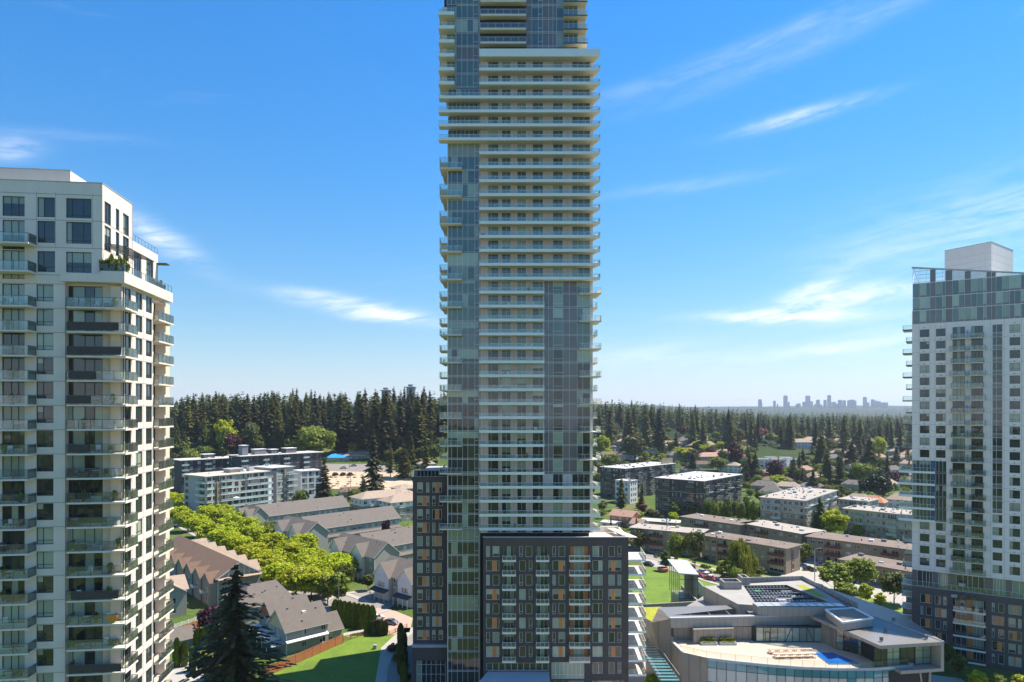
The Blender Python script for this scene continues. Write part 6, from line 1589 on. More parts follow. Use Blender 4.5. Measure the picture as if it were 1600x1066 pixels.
# the big foreground conifer
pY = 118.0; hx = (368-800)/FPX*pY
o = thing('conifer', 'big dark spreading conifer in the foreground with a bare pointed top', 'tree', (hx, pY, 0))
link('trunk', trunk_mesh(30.5, .5, 0, M_BARK, 1, _r), o)
link('crown', quads_mesh('crown', *conifer(71, 31.5, 25, 2, 60, 16, 11, .5, .9, .22), [LF['dconifer']]), o)
# small tree bits at the bottom right
for i, (px, b_, t_, w2, c_) in enumerate(((1530, 1085, 1046, 30, 'lime'), (1560, 1085, 1050, 26, 'fresh'), (1498, 1062, 1018, 26, 'green'), (1482, 1050, 1000, 18, 'green'), (1018, 1085, 1050, 24, 'lime'), (1595, 1085, 1052, 26, 'yellow'))):
    tpx('u', px, b_, t_, c_, ['lime tree at the bottom edge below the white panelled tower', 'fresh green tree right of the lime one at the bottom edge', 'dark green tree between pool building and right tower', 'narrow green tree just behind the end window of the pool building', 'yellow green tree at the bottom beside the stairs', 'yellow green tree in the bottom right corner'][i], wpx=w2)
# ---- right half, single trees: kind, px, foot, top, width, colour, label
RT_ = [('b', 1058, 880, 832, 38, 'fresh', 'light green willow in front of the brown low-rise, left of the dark conifer'),
 ('b', 1086, 884, 828, 34, 'olive', 'dense dark tree between two willows by the brown low-rise'),
 ('w', 1162, 905, 845, 54, 'fresh', 'largest weeping willow before the brown low-rise'),
 ('b', 1140, 905, 872, 38, 'fresh', 'smaller weeping willow before the brown low-rise'),
 ('b', 1150, 915, 886, 26, 'fresh', 'bushy yellow green tree behind the roof with the pipes'),
 ('b', 1186, 902, 884, 26, 'olive', 'rounded olive shrub at the near end of the long brown block'),
 ('u', 1040, 893, 858, 18, 'green', 'small tree in a round terracotta planter beside the lawn'),
 ('u', 1125, 905, 882, 14, 'lime', 'thin young tree beside the glass lift pavilion'),
 ('b', 1254, 882, 848, 32, 'green', 'tree at the sunlit end wall of the long brown block'),
 ('b', 1304, 925, 878, 54, 'fresh', 'drooping light green tree left of the round crowned one'),
 ('b', 1345, 925, 870, 50, 'fresh', 'tall round light green tree in front of the lowest brown roof'),
 ('b', 1397, 945, 892, 46, 'olive', 'dark round tree beside the white panelled tower'),
 ('b', 1320, 938, 910, 34, 'fresh', 'low spreading bush behind the pool building'),
 ('u', 1352, 948, 908, 22, 'lime', 'young lime tree behind the ribbed parapet'),
 ('u', 1375, 950, 925, 20, 'lime', 'shorter lime tree right of the young one behind the ribbed parapet'),
 ('c', 1280, 838, 775, 38, 'conifer', 'dark conifer at the corner of the skylight roof block'),
 ('b', 1305, 842, 796, 42, 'lime', 'bright green tree right of the dark conifer by the skylight roof'),
 ('b', 1237, 825, 800, 22, 'green', 'round green tree against the grey skylight roof block'),
 ('c', 1400, 875, 838, 34, 'wconifer', 'pale conifer in front of the right brown block'),
 ('b', 1340, 842, 820, 22, 'fresh', 'leftmost of three small trees under the partly hidden grey block'),
 ('b', 1366, 842, 820, 22, 'fresh', 'middle one of three small trees under the partly hidden grey block'),
 ('b', 1392, 846, 822, 22, 'fresh', 'rightmost of three small trees under the partly hidden grey block'),
 ('c', 971, 798, 742, 24, 'wconifer', 'conifer in front of the black six storey block with the lift wall'),
 ('c', 1003, 800, 752, 14, 'conifer', 'slim conifer beside the white panelled annex'),
 ('b', 1056, 812, 785, 22, 'green', 'tree at the foot of the black block near the orange house'),
 ('b', 1085, 812, 786, 22, 'green', 'second tree at the foot of the black block near its corner'),
 ('b', 1003, 800, 786, 20, 'pinkred', 'rust red shrubby tree behind the orange house'),
 ('b', 1018, 812, 795, 26, 'olive', 'olive bushes on the bank right of the orange house'),
 ('b', 972, 865, 832, 34, 'olive', 'dark olive tree behind the roof terrace of the brick block'),
 ('b', 1000, 862, 826, 30, 'olive', 'dark round tree left of the utility pole'),
 ('b', 963, 850, 822, 28, 'fresh', 'light bush between orange house and roof terrace'),
 ('b', 940, 716, 680, 30, 'lime', 'lime green tree near the right edge of the tallest tower'),
 ('b', 952, 735, 708, 34, 'fresh', 'fresh green tree above the flat roof of the black block'),
 ('b', 992, 722, 676, 46, 'olive', 'big round olive tree beyond the black blocks'),
 ('k', 1056, 715, 672, 14, 'dconifer', 'single narrow dark cypress beyond the black blocks'),
 ('c', 1083, 740, 704, 24, 'dconifer', 'dark conifer just behind the black block nearest the young trees'),
 ('b', 1071, 722, 700, 32, 'lime', 'lime bush left of the tan hipped roof house'),
 ('b', 1096, 706, 688, 28, 'lime', 'lime green round tree in the middle of the far houses'),
 ('b', 1121, 738, 714, 32, 'fresh', 'pale green tree between black roof and far dark trees'),
 ('c', 1148, 735, 690, 24, 'dconifer', 'dark conifer left of the white townhouses'),
 ('b', 1148, 735, 692, 24, 'maroon', 'dark purple leaved tree left of the white townhouses'),
 ('c', 1180, 752, 704, 30, 'conifer', 'broad dark conifer before the white townhouses'),
 ('b', 1210, 752, 718, 28, 'maroon', 'purple leaved round tree before the white townhouses'),
 ('c', 1240, 755, 714, 28, 'conifer', 'conifer right of the purple leaved tree'),
 ('c', 1254, 735, 700, 22, 'dconifer', 'dark conifer beside the white townhouses'),
 ('c', 1271, 768, 732, 22, 'conifer', 'conifer behind the skylight roof block'),
 ('k', 1282, 740, 675, 30, 'wconifer', 'tall pale green poplar shaped tree'),
 ('c', 1292, 760, 698, 30, 'wconifer', 'light conifer at the right of the tall pale green one'),
 ('c', 1313, 758, 712, 26, 'conifer', 'dark pointed conifer in the right middle distance'),
 ('b', 1346, 762, 722, 36, 'fresh', 'big fresh green tree among dark conifers on the right'),
 ('b', 1375, 785, 735, 46, 'dgreen', 'very dark broad tree mass beside the right tower'),
 ('b', 1355, 780, 745, 30, 'dgreen', 'very dark tree left of the broad mass'),
 ('c', 1330, 735, 688, 40, 'conifer', 'large conifer among the far houses on the right'),
 ('c', 1358, 735, 680, 34, 'wconifer', 'tall light conifer left of the right tower'),
 ('b', 1372, 720, 682, 24, 'lime', 'lime tree beside the tall light conifer'),
 ('c', 1400, 730, 697, 22, 'dconifer', 'dark conifer close to the right tower'),
 ('b', 1152, 705, 668, 24, 'olive', 'olive tree in the far wood behind the tan roofs'),
 ('b', 1187, 690, 668, 24, 'pinkred', 'rusty brown tree in the far wood'),
 ('b', 1215, 762, 742, 26, 'lime', 'lime bush behind the grey skylight roof'),
 ('s', 1290, 772, 760, 24, 'pinkred', 'red flowering shrub behind the skylight roof'),
 ('s', 1313, 775, 762, 20, 'pinkred', 'red flowering shrub left of the very dark tree'),
]
LF['dgreen'] = leaf_mat('very_dark_leaves', (.028, .05, .018), .35, .3, .1, .15)
for k, px, b_, t_, w2, c_, lb in RT_: tpx(k, px, b_, t_, c_, lb, wpx=w2)
for i in range(9):
    px = 1106+i*10.2; tpx('b', px, 822+(i % 2)*4, 779+(i % 3)*2.5, 'fresh' if i % 3 else 'green', 'young green tree in the row beside the black six storey block', wpx=17, group='row of young trees beside the black block')
# ---- far wood: the ~300 nearest conifers singly, the rest as one mass
gf = random.Random(12)
spots = []
def try_spot(px, Y, h, mn):
    x = (px-800)/FPX*Y
    for (a, b, c_, d_) in spots[-260:]:
        if (a-x)**2+(b-Y)**2 < mn*mn: return
    spots.append((x, Y, h, px))
def topline(px):      # row of the tree tops in the photograph
    T_ = [(200, 640), (262, 632), (280, 615), (320, 603), (370, 606), (420, 604), (470, 601), (530, 603), (590, 602), (640, 600), (700, 603), (800, 610), (900, 618), (950, 620), (1000, 621), (1040, 627), (1100, 628), (1150, 632), (1200, 640), (1250, 643), (1310, 641), (1350, 644), (1400, 645), (1500, 642), (1640, 640)]
    for (a, b), (c_, d_) in zip(T_, T_[1:]):
        if a <= px <= c_: return b+(d_-b)*(px-a)/(c_-a)
    return 640
n_try = 0
while len(spots) < 185 and n_try < 6000:
    n_try += 1; px = gf.choice([gf.uniform(262, 700), gf.uniform(262, 700), gf.uniform(915, 1440)])
    left = px < 760
    Y = gf.uniform(520, 660)**1.0 if left else gf.uniform(690, 1000)
    x = (px-800)/FPX*Y; g_ = tz(x, Y)
    top = topline(px)+gf.uniform(2, 22)*(1-(Y-520)/160*.7 if left else 1-(Y-690)/400)+abs(gf.gauss(0, 4)); zt = CAMZ-(top-HY)*Y/FPX; h = zt-g_
    if not 14 < h < 52: continue
    try_spot(px, Y, h, 7.5 if left else 9)
for x, Y, h, px in spots:
    lft = px < 760
    tree('c', (x, Y, tz(x, Y)), h, h*gf.uniform(.30, .44), gf.choice(['conifer']*4+['dconifer', 'wconifer', 'wconifer']),
         'tall dark conifer in the forest on the ridge left of the tallest tower' if lft else 'dark conifer in the wood beyond the houses right of the tallest tower', group='forest conifers on the left ridge' if lft else 'forest conifers on the right')
def mass(n, fx, mats, name, label, seed, lo=None):
    rs = np.random.default_rng(seed); base = [conifer(80+i, 30, 10.5, 1, 17, 7, 2, .3, 3.0) for i in range(3)]
    Cs, Us, Vs, Id = [], [], [], []
    for i in range(n):
        r = fx(rs)
        if r is None: continue
        x, Y, h = r; b = base[i % 3]; s_ = h/30; a = rs.uniform(0, 6.28); M_ = np.array([[math.cos(a), -math.sin(a), 0], [math.sin(a), math.cos(a), 0], [0, 0, 1]]).T
        sw = s_*rs.uniform(.85, 1.35); S_ = np.array([sw, sw, s_]); Cs.append(b[0]@M_*S_+np.array([x, Y, tz(x, Y)])); Us.append(b[1]@M_*S_); Vs.append(b[2]@M_*S_); Id.append(np.full(len(b[0]), rs.integers(0, len(mats))))
    me = quads_mesh(name, np.concatenate(Cs), np.concatenate(Us), np.concatenate(Vs), [LF[m] for m in mats], np.concatenate(Id)); stuff(name, me, label, 'forest'); return
def f_mid(rs):
    px = rs.uniform(180, 1500); left = px < 860; Y = rs.uniform(600, 1000) if left else rs.uniform(900, 1700); x = (px-800)/FPX*Y; g_ = tz(x, Y)
    top = topline(px)+abs(rs.normal(0, 5))*(1.9 if not left else 1.4); h = CAMZ-(top-HY)*Y/FPX-g_
    h = min(h, rs.uniform(24, 42)); 
    return (x, Y, h) if h > 10 else None
mass(3000, f_mid, ['conifer', 'dconifer', 'wconifer', 'conifer', 'olive', 'wconifer'], 'forest', 'dark conifer forest filling the ridge behind the neighbourhood', 5)
def f_far(rs):
    Y = 1600*(4.4**rs.random()); x = rs.uniform(-.85, .95)*Y
    return (x, Y, rs.uniform(16, 30))
LF['far'] = leaf_mat('far_forest_foliage', (.065, .08, .028), .4, .02, .1, .1)
mass(3800, f_far, ['far', 'conifer', 'far'], 'distant_forest', 'distant wooded plain fading blue towards the ridge', 6)
def f_near(rs):
    Y = -rs.uniform(60, 420); x = rs.uniform(-420, 420); return (x, Y, rs.uniform(22, 44))
mass(420, f_near, ['conifer', 'dconifer', 'wconifer'], 'forest', 'conifer wood behind the viewpoint seen mirrored in the tower glass', 7)
# garden trees between the far houses: real single trees, kept off the buildings
KD = [('broad olive', 'b', 'olive'), ('fresh green', 'b', 'fresh'), ('green', 'b', 'green'), ('lime green', 'b', 'lime'), ('purple leaved', 'b', 'maroon'), ('slim', 'u', 'green'), ('dark pointed conifer', 'c', 'dconifer'), ('pointed conifer', 'c', 'conifer'), ('light pointed conifer', 'c', 'wconifer')]
WT = [12, 12, 12, 4, 2, 4, 4, 7, 4]
put = []
def scatter(n, px0, px1, b0, b1, where, group, hb=(7, 13), hc=(12, 26), band=None):
    k = 0; tries = 0
    while k < n and tries < n*12:
        tries += 1; px = gf.uniform(px0, px1); b_ = gf.uniform(b0, b1); p = ground_pt(px, b_)
        if not free(p.x, p.y) or (band and band(px, b_)): continue
        if any((p.x-a)**2+(p.y-c_)**2 < 30 for a, c_ in put): continue
        put.append((p.x, p.y)); nm, kd, cl = gf.choices(KD, WT)[0]; h = gf.uniform(*(hc if kd == 'c' else hb))
        tree(kd, p, h, h*gf.uniform(.3, .42) if kd == 'c' else None, cl, nm+(' tree ' if 'conifer' not in nm else ' ')+where, group=group); k += 1
scatter(150, 925, 1440, 676, 716, 'among the farthest houses before the right wood', 'trees among the farthest houses', band=lambda x, y: 1180 < x < 1262 and y > 700)
scatter(100, 930, 1440, 716, 764, 'in the gardens between the black blocks and the right tower', 'garden trees beyond the black blocks', band=lambda x, y: (1180 < x < 1250 and y < 748) or (935 < x < 1165 and y > 725))
scatter(22, 1165, 1440, 764, 792, 'near the grey roofs beyond the brown low-rises', 'garden trees near the grey roofs', hb=(5, 8), hc=(8, 13))
scatter(16, 930, 1060, 790, 850, 'around the orange sided house', 'garden trees around the orange house', hb=(3.5, 6), hc=(6, 9))
scatter(64, 268, 690, 690, 732, 'at the foot of the left forest', 'trees at the foot of the left forest', hb=(9, 15), hc=(18, 30), band=lambda x, y: 478 < x < 600 or (360 < x < 480 and y > 715))
scatter(12, 480, 640, 775, 815, 'between the mid-rise and the townhouse rows', 'trees between mid-rise and townhouses', hb=(4, 7), hc=(6, 9))

def bushes(n, px0, px1, b0, b1, seed, name, label, sz=(1.2, 3.4), band=None):
    rs = np.random.default_rng(seed); Cs, Us, Vs, Id = [], [], [], []
    for i in range(n):
        px = rs.uniform(px0, px1); b_ = rs.uniform(b0, b1); p = ground_pt(px, b_)
        if not free(p.x, p.y, 1.0) or (band and band(px, b_)): continue
        k = rs.integers(1, 4)
        for j in range(k):
            r = rs.uniform(*sz); q = rvec(46)*np.array([r, r, r*.8])*rs.uniform(.6, 1, 46)[:, None]; q[:, 2] = abs(q[:, 2]); c_ = np.array([p.x+rs.normal(0, 3), p.y+rs.normal(0, 3), p.z]); Cs.append(q+c_); Us.append(rvec(46)*r*.3); Vs.append(rvec(46)*r*.3); Id.append(np.full(46, rs.integers(0, 4)))
    stuff(name, quads_mesh(name, np.concatenate(Cs), np.concatenate(Us), np.concatenate(Vs), [LF[m] for m in ('olive', 'green', 'fresh', 'dconifer')], np.concatenate(Id)), label, 'bushes')
bushes(900, 925, 1440, 680, 770, 3, 'garden_bushes', 'low hedges and bushes filling the far gardens on the right', (1.4, 3.6), lambda x, y: (935 < x < 1165 and y > 728) or (1180 < x < 1262 and 700 < y < 738))
bushes(160, 268, 690, 690, 745, 4, 'undergrowth', 'undergrowth at the foot of the left forest', (1.2, 3), lambda x, y: 480 < x < 600)
bushes(120, 930, 1300, 795, 905, 5, 'yard_bushes', 'low bushes around the brown low-rise blocks', (.6, 1.5), lambda x, y: (x-985)*.31+862 < y)
# ============================================================ low metal-roofed building with the roof terrace (lower right)
rg = random.Random(31)
M_ZINC = lined('standing_seam_zinc', (.26, .24, .21), .38, .55, (.86, .5, 0), .6, .72, .08, .3, metal=.35)
M_ZINC_SHADED = lined('shaded_standing_seam_zinc', (.15, .16, .17), .45, .5, (.8, -.6, 0), .6, .75, .15, .4, metal=.4)  # same zinc, with the back slope's shade put into its colour
M_PANG = lined('grey_metal_panel', (.29, .25, .205), .5, 1.1, (.9, .4, 0), .3, .75, .12, .5, metal=.1)
M_FASC = lined('pale_fascia_panel', (.35, .315, .27), .6, 1.3, (1, 0, 0), .3, .82, .05)
M_DECK = mat('tan_terrace_deck', (.50, .41, .31), .9, .1, .35, grain=.06)
M_TEALG = pane_mat('teal_glass', (.05, .22, .28), 1.9, rnd=.25)
M_MOSS = mat('green_roof_sedum', (.30, .30, .02), .95, .25, .8, grain=.3, bump=1, bscale=5)
M_CBR = mat('pale_grey_membrane', (.32, .30, .27), .85, .12, .3, grain=.1)
M_DARKM = mat('dark_steel', (.035, .04, .045), .5, .1)
CB = thing('pool_building', 'low grey metal roofed building with a curved glass front and roof terrace', 'building', (55, 145, 0))
def pz(px, py, z): return tuple(GP(px, py, z))
def pri(pts, z0, z1, m, mt=None):
    b = MB(); b.prism(pts, z0, z1, m, mt); return b
def ccw(pts):
    a = sum(p[0]*q[1]-q[0]*p[1] for p, q in zip(pts, pts[1:]+pts[:1])); return pts if a > 0 else pts[::-1]
TZ = 10.0
front = [pz(1105, 1028, TZ), pz(1150, 1033.5, TZ), pz(1200, 1038.5, TZ), pz(1255, 1042.5, TZ), pz(1310, 1044.5, TZ), pz(1365, 1044, TZ), pz(1420, 1040, TZ)]
def smooth(P_, k):
    out = []
    for i in range(len(P_)-1):
        for j in range(k): t = j/k; out.append(tuple(a+(b-a)*t for a, b in zip(P_[i], P_[i+1])))
    return out+[P_[-1]]
fl = [(p[0], p[1]) for p in front]
left1 = pz(1065, 1019, TZ)[:2]; left2 = pz(1049, 1002, TZ)[:2]
back = [pz(1420, 1012, TZ)[:2], pz(1375, 1003, TZ)[:2], pz(1283, 985, TZ)[:2], pz(1181, 975, TZ)[:2], pz(1060, 975, TZ)[:2]]
deck = ccw([left2, left1]+fl+back)
part('terrace_deck', pri(deck, TZ-.4, TZ, M_FASC, M_DECK), CB)
# joints of the deck pavers
# curved glass front, each pane its own part
k = 0; frs = []
for a, b_ in zip(fl, fl[1:]):
    L = math.dist(a, b_); n = max(1, round(L/1.75))
    for i in range(n): frs.append((tuple(a[j]+(b_[j]-a[j])*i/n for j in (0, 1)), tuple(a[j]+(b_[j]-a[j])*(i+1)/n for j in (0, 1))))
for a, b_ in frs:
    f = Fac((a[0], a[1]-.02), math.atan2(b_[1]-a[1], b_[0]-a[0]), CB); L = math.dist(a, b_)
    m = MB(); m.box(-.05, .05, -.06, .08, .2, TZ-.45, M_DARKM); m.box(.05, L, -.03, .05, TZ-1.9, TZ-1.82, M_DARKM); m.box(.05, L, -.03, .05, 5.4, 5.5, M_DARKM); m.box(.05, L, -.03, .05, 2.4, 2.5, M_DARKM)
    o = f.put('glass_bay', m); p = MB()
    p.poly([(0, .0, TZ-1.85), (L, .0, TZ-1.85), (L, .0, TZ-.45), (0, 0, TZ-.45)], M_TEALG)
    w2 = rg.random() < .85
    p.poly([(0, .0, 5.4), (L, .0, 5.4), (L, .0, TZ-1.85), (0, 0, TZ-1.85)], mat('white_blind_glass', (.48, .48, .44), .15, .06, rnd=.15) if w2 else M_TEALG); p.poly([(0, .0, .2), (L, .0, .2), (L, .0, 5.4), (0, 0, 5.4)], G_DARK)
    link('pane', p.mesh('pane'), o)
    c_ = MB(); c_.box(-.02, L+.02, -.12, .3, TZ-.42, TZ+.05, M_METCAP); f.put('coping', c_)
# terrace railing
r = MB()
chain = [left2, left1]+fl
for a, b_ in zip(chain, chain[1:]):
    L = math.dist(a, b_); n = max(1, round(L/2.4)); r.bar((a[0], a[1]+.3, TZ+1.15), (b_[0], b_[1]+.3, TZ+1.15), .02, M_DARKM)
    for i in range(n): t = i/n; x, y = a[0]+(b_[0]-a[0])*t, a[1]+(b_[1]-a[1])*t+.3; r.bar((x, y, TZ), (x, y, TZ+1.15), .025, M_DARKM)
    r.poly([(a[0], a[1]+.3, TZ+.1), (b_[0], b_[1]+.3, TZ+.1), (b_[0], b_[1]+.3, TZ+1.1), (a[0], a[1]+.3, TZ+1.1)], clear_glass('thin_glass', (.93, .95, .94)))
part('terrace_railing', r, CB)
# left grey wedge walls
p0 = pz(1105, 1029, TZ); w_ = MB()
L1 = pz(1065, 1020, TZ); L2 = pz(1049, 1004, TZ); A = pz(1047.6, 967, 14.8); Bk = pz(1029, 950, 15.4); Cc = pz(1018, 973, 13)
w_.poly([(L1[0], L1[1], 0), (p0[0], p0[1], 0), (p0[0], p0[1], TZ+.1), (L1[0], L1[1], TZ+.1)], M_PANG)
w_.poly([(L2[0], L2[1], 0), (L1[0], L1[1], 0), (L1[0], L1[1], TZ+.1), (L2[0], L2[1], TZ+.1)], M_PANG)
Ay = (A[0], A[1]); By = (Bk[0], Bk[1]); 
w_.poly([(By[0]-2, By[1]+4, 0), (L2[0], L2[1], 0), (L2[0], L2[1], TZ+.1), (A[0], A[1], 14.8), (Bk[0], Bk[1], 15.4), (Cc[0], Cc[1], 13), (By[0]-2, By[1]+4, 9)], M_PANG)
w_.prism(ccw([(L2[0], L2[1]), (L1[0], L1[1]), (L1[0]+.4, L1[1]+.3), (L2[0]+.5, L2[1]+.1)]), TZ+.1, TZ+.3, M_WHITE)
part('grey_wall', w_, CB)
g_ = MB(); q0 = Vector((L2[0]-.25, L2[1]+1.0)); q1 = Vector((L2[0]-1.6, L2[1]+7)); g_.poly([(q1.x, q1.y, 1), (q0.x, q0.y, 1), (q0.x, q0.y, 7), (q1.x, q1.y, 5)], M_TEALG); part('side_glazing', g_, CB)
# left roof with a trapezoid opening
RZ = 14.8
def rp(px, py, z=RZ): return pz(px, py, z)
ro = MB(); o1 = [rp(1047.6, 967), rp(1196, 961.5), rp(1166, 945), rp(1029, 949)]; op = [rp(1050, 961.5), rp(1173, 960.2), rp(1161, 949.5)]
R_ = o1; h0, h1, h2 = op
ro.poly([R_[0], R_[1], h1, h0], M_ZINC); ro.poly([R_[1], R_[2], h2, h1], M_ZINC); ro.poly([R_[2], R_[3], h0, h2], M_ZINC); ro.poly([R_[3], R_[0], h0], M_ZINC)
dz = lambda p, d: (p[0], p[1], p[2]-d)
for a, b_ in ((h0, h1), (h1, h2), (h2, h0)): ro.poly([a, b_, dz(b_, 2.2), dz(a, 2.2)], M_PANG); ro.poly([dz(a, 2.2), dz(b_, 2.2), b_, a], M_PANG)
ro.poly([dz(h0, 2.2), dz(h1, 2.2), dz(h2, 2.2)], M_DARKM)
for i in (1, 2, 3): t = i/4; a = tuple(h0[j]+(h1[j]-h0[j])*t for j in range(3)); b_ = tuple(h0[j]+(h2[j]-h0[j])*t for j in range(3)); ro.bar(dz(a, .3), dz(b_, .3), .12, M_ZINC)
part('left_roof', ro, CB)
# fascia beam and soffit
f0 = rp(1047.6, 967); f1 = rp(1268, 962); fs_ = MB()
fs_.prism(ccw([(f0[0], f0[1]), (f1[0], f1[1]), (f1[0], f1[1]+.5), (f0[0], f0[1]+.5)]), 12.9, 14.75, M_FASC); fs_.prism(ccw([(f0[0]-.1, f0[1]-.12), (f1[0], f1[1]-.12), (f1[0], f1[1]+.6), (f0[0]-.1, f0[1]+.6)]), 14.75, 15.0, M_METCAP)
fs_.poly([(f0[0], f0[1]+.4, 12.9), (f0[0], f0[1]+5, 12.9), (f1[0], f1[1]+6, 12.9), (f1[0], f1[1]+.4, 12.9)], M_FASC)
part('fascia', fs_, CB)
# terrace back walls
wv = MB(); a = pz(1084, 1006, TZ); b_ = pz(1147, 1004, TZ); wv.prism(ccw([(a[0], a[1]), (b_[0], b_[1]), (b_[0]+.3, b_[1]+8), (a[0], a[1]+8)]), TZ, 12.9, M_PANG); part('back_wall', wv, CB)
ga = pz(1181, 1003, TZ); gb = pz(1283, 1003.5, TZ); fG = Fac((ga[0], ga[1]), math.atan2(gb[1]-ga[1], gb[0]-ga[0]), CB); LG = math.dist(ga, gb)
n = 9
for i in range(n):
    m = MB(); w1 = LG/n; m.box(0, .09, -.06, .1, 0, 3.2, M_DARKM); m.box(.09, w1, -.04, .08, 2.9, 3.2, M_DARKM); m.box(.09, w1, -.04, .08, 0, .15, M_DARKM)
    if i in (4, 7): m.bar((.1, 0, .1 if i == 4 else 3), (w1*1.0, 0, 3 if i == 4 else .1), .08, M_DARKM)
    if i == 1: m.box(.4, 1.4, -.05, .05, 2.0, 2.1, M_DARKM); m.box(.4, .5, -.05, .05, 0, 2.0, M_DARKM); m.box(1.3, 1.4, -.05, .05, 0, 2.0, M_DARKM)
    o = fG.put('glass_bay', m, i*w1, 0, TZ); p = MB(); p.poly([(.09, .02, .15), (w1, .02, .15), (w1, .02, 2.9), (.09, .02, 2.9)], G_TEAL); link('pane', p.mesh('pane'), o)
sv_ = MB(); sa = pz(1160, 990, TZ+.0); sv_.prism(ccw([(ga[0]-3.2, ga[1]+7.8), (ga[0], ga[1]), (ga[0]+.15, ga[1]), (ga[0]-3.05, ga[1]+7.8)]), TZ, 12.9, G_DARK); sv_.box(ga[0], gb[0]+8, ga[1]+.5, ga[1]+10, TZ+.05, 12.8, M_CORE); part('inner_wall', sv_, CB)
# main body of the building below, plain walls
bd = MB(); q = [pz(1099, 918, RZ)[:2], pz(1255, 908, RZ)[:2], pz(1340, 950, RZ)[:2], (gb[0]+2, gb[1]+1.2), (ga[0]-1, ga[1]+1.2), (f0[0]+1, f0[1]+1.5), (By[0]+.5, By[1]-.5)]
part('body', pri(ccw(q), 0, 12.7, M_PANG), CB)
# raised roof area with the mechanical pit
UZ = 16.0
def up(px, py, z=UZ): return pz(px, py, z)
c0, c1, c2, c3 = up(1099, 916), up(1254, 907), up(1331, 948), up(1185, 946); c4 = up(1153, 944)
P4 = [up(1161, 915), up(1229, 914), up(1294, 941), up(1179, 941)]
ru = MB()
ru.poly([c4, c3, P4[3], P4[0], c0], M_CBR); ru.poly([c3, c2, P4[2], P4[3]], M_CBR); ru.poly([c2, c1, P4[1], P4[2]], M_CBR); ru.poly([c1, c0, P4[0], P4[1]], M_CBR)
for a, b_ in ((P4[0], P4[1]), (P4[1], P4[2]), (P4[2], P4[3]), (P4[3], P4[0])): ru.poly([a, b_, dz(b_, 1.6), dz(a, 1.6)], M_PANG); ru.poly([b_, a, dz(a, 1.6), dz(b_, 1.6)], M_PANG)
ru.poly([dz(p, 1.6) for p in P4], mat('pit_floor', (.12, .11, .10), .9, .2, .6))
for a, b_ in ((c0, c4), (c4, c3), (c3, c2), (c1, c0), (c2, c1)): ru.poly([(a[0], a[1], 12.6), (b_[0], b_[1], 12.6), b_, a], M_FASC)
ru.poly([(p[0], p[1], UZ+.02) for p in [up(1242, 914), up(1256, 914), up(1293, 934), up(1281, 934)]][::-1], M_MOSS)
part('upper_roof', ru, CB)
# pit: louvre rows and pipes
cxm = lambda s_, t: tuple((P4[0][j]*(1-s_)+P4[1][j]*s_)*(1-t)+(P4[3][j]*(1-s_)+P4[2][j]*s_)*t for j in range(3))
for i in range(7):
    t = .06+i*.135; a = cxm(.02, t); b_ = cxm(.98, t); a2 = cxm(.02, t+.055); b2 = cxm(.98, t+.055); lo_ = MB()
    cut = rg.uniform(.3, .8) if i % 2 else 1
    b_ = cxm(.02+.96*cut, t); b2 = cxm(.02+.96*cut, t+.055)
    lo_.prism(ccw([a[:2], b_[:2], b2[:2], a2[:2]]), UZ-1.0, UZ-.45, M_DARKM)
    L = math.dist(a, b_); 
    for q_ in range(int(L/.8)): s_ = q_*.8/L; x = a[0]+(b_[0]-a[0])*s_; y = a[1]+(b_[1]-a[1])*s_; lo_.box(x, x+.08, y+.0, y+.9, UZ-.45, UZ-.25, M_METCAP)
    part('louvre_row', lo_, CB)
for i in range(16):
    a = cxm(rg.uniform(.05, .8), rg.uniform(.05, .9)); l = rg.uniform(2, 5); m_ = rg.choice([M_METCAP, M_CHIM, M_WHITEF, M_WHITEF]); b = MB(); b.box(a[0], a[0]+l, a[1], a[1]+rg.choice([.25, .35, .9]), UZ-1.5, UZ-rg.uniform(.3, 1.1), m_); part('duct', b, CB)
b = MB(); a = cxm(.08, .35); b.box(a[0]+1, a[0]+2.2, a[1], a[1]+.9, UZ-.5, UZ-.1, mat('green_unit', (.05, .3, .12), .6, .1)); part('green_unit', b, CB)
for (x0, y0, x1, y1) in ((1131, 921, 1159, 921), (1160, 914, 1172, 914)):
    a = up(x0, y0); w2 = (x1-x0)*a[1]/FPX; b = MB(); 
    for q_ in ((0, w2, 0, .3), (0, w2, 3.2, 3.5), (0, .3, .3, 3.2), (w2-.3, w2, .3, 3.2)): b.box(a[0]+q_[0], a[0]+q_[1], a[1]+q_[2], a[1]+q_[3], UZ, UZ+1.7, M_FASC)
    b.box(a[0]+.3, a[0]+w2-.3, a[1]+.3, a[1]+3.2, UZ, UZ+.8, M_DARKM); part('roof_box', b, CB)
# ribbed parapet on the right
pa = up(1166, 909)[:2]; pb_ = up(1254, 906.5)[:2]; pc = up(1338, 949)[:2]; b = MB()
for a, b_ in ((pa, pb_), (pb_, pc)):
    d = Vector(b_)-Vector(a); L = d.length; d.normalize(); n_ = Vector((-d.y, d.x)); b.prism(ccw([a, b_, tuple(Vector(b_)+n_*.35), tuple(Vector(a)+n_*.35)]), 12.5, UZ+1.0, M_FASC)
    for i in range(int(L/1.1)): p = Vector(a)+d*(i*1.1)-n_*.0; b.prism(ccw([tuple(p), tuple(p+d*.12), tuple(p+d*.12-n_*.14), tuple(p-n_*.14)]), UZ, UZ+1.05, M_METCAP)
part('ribbed_parapet', b, CB)
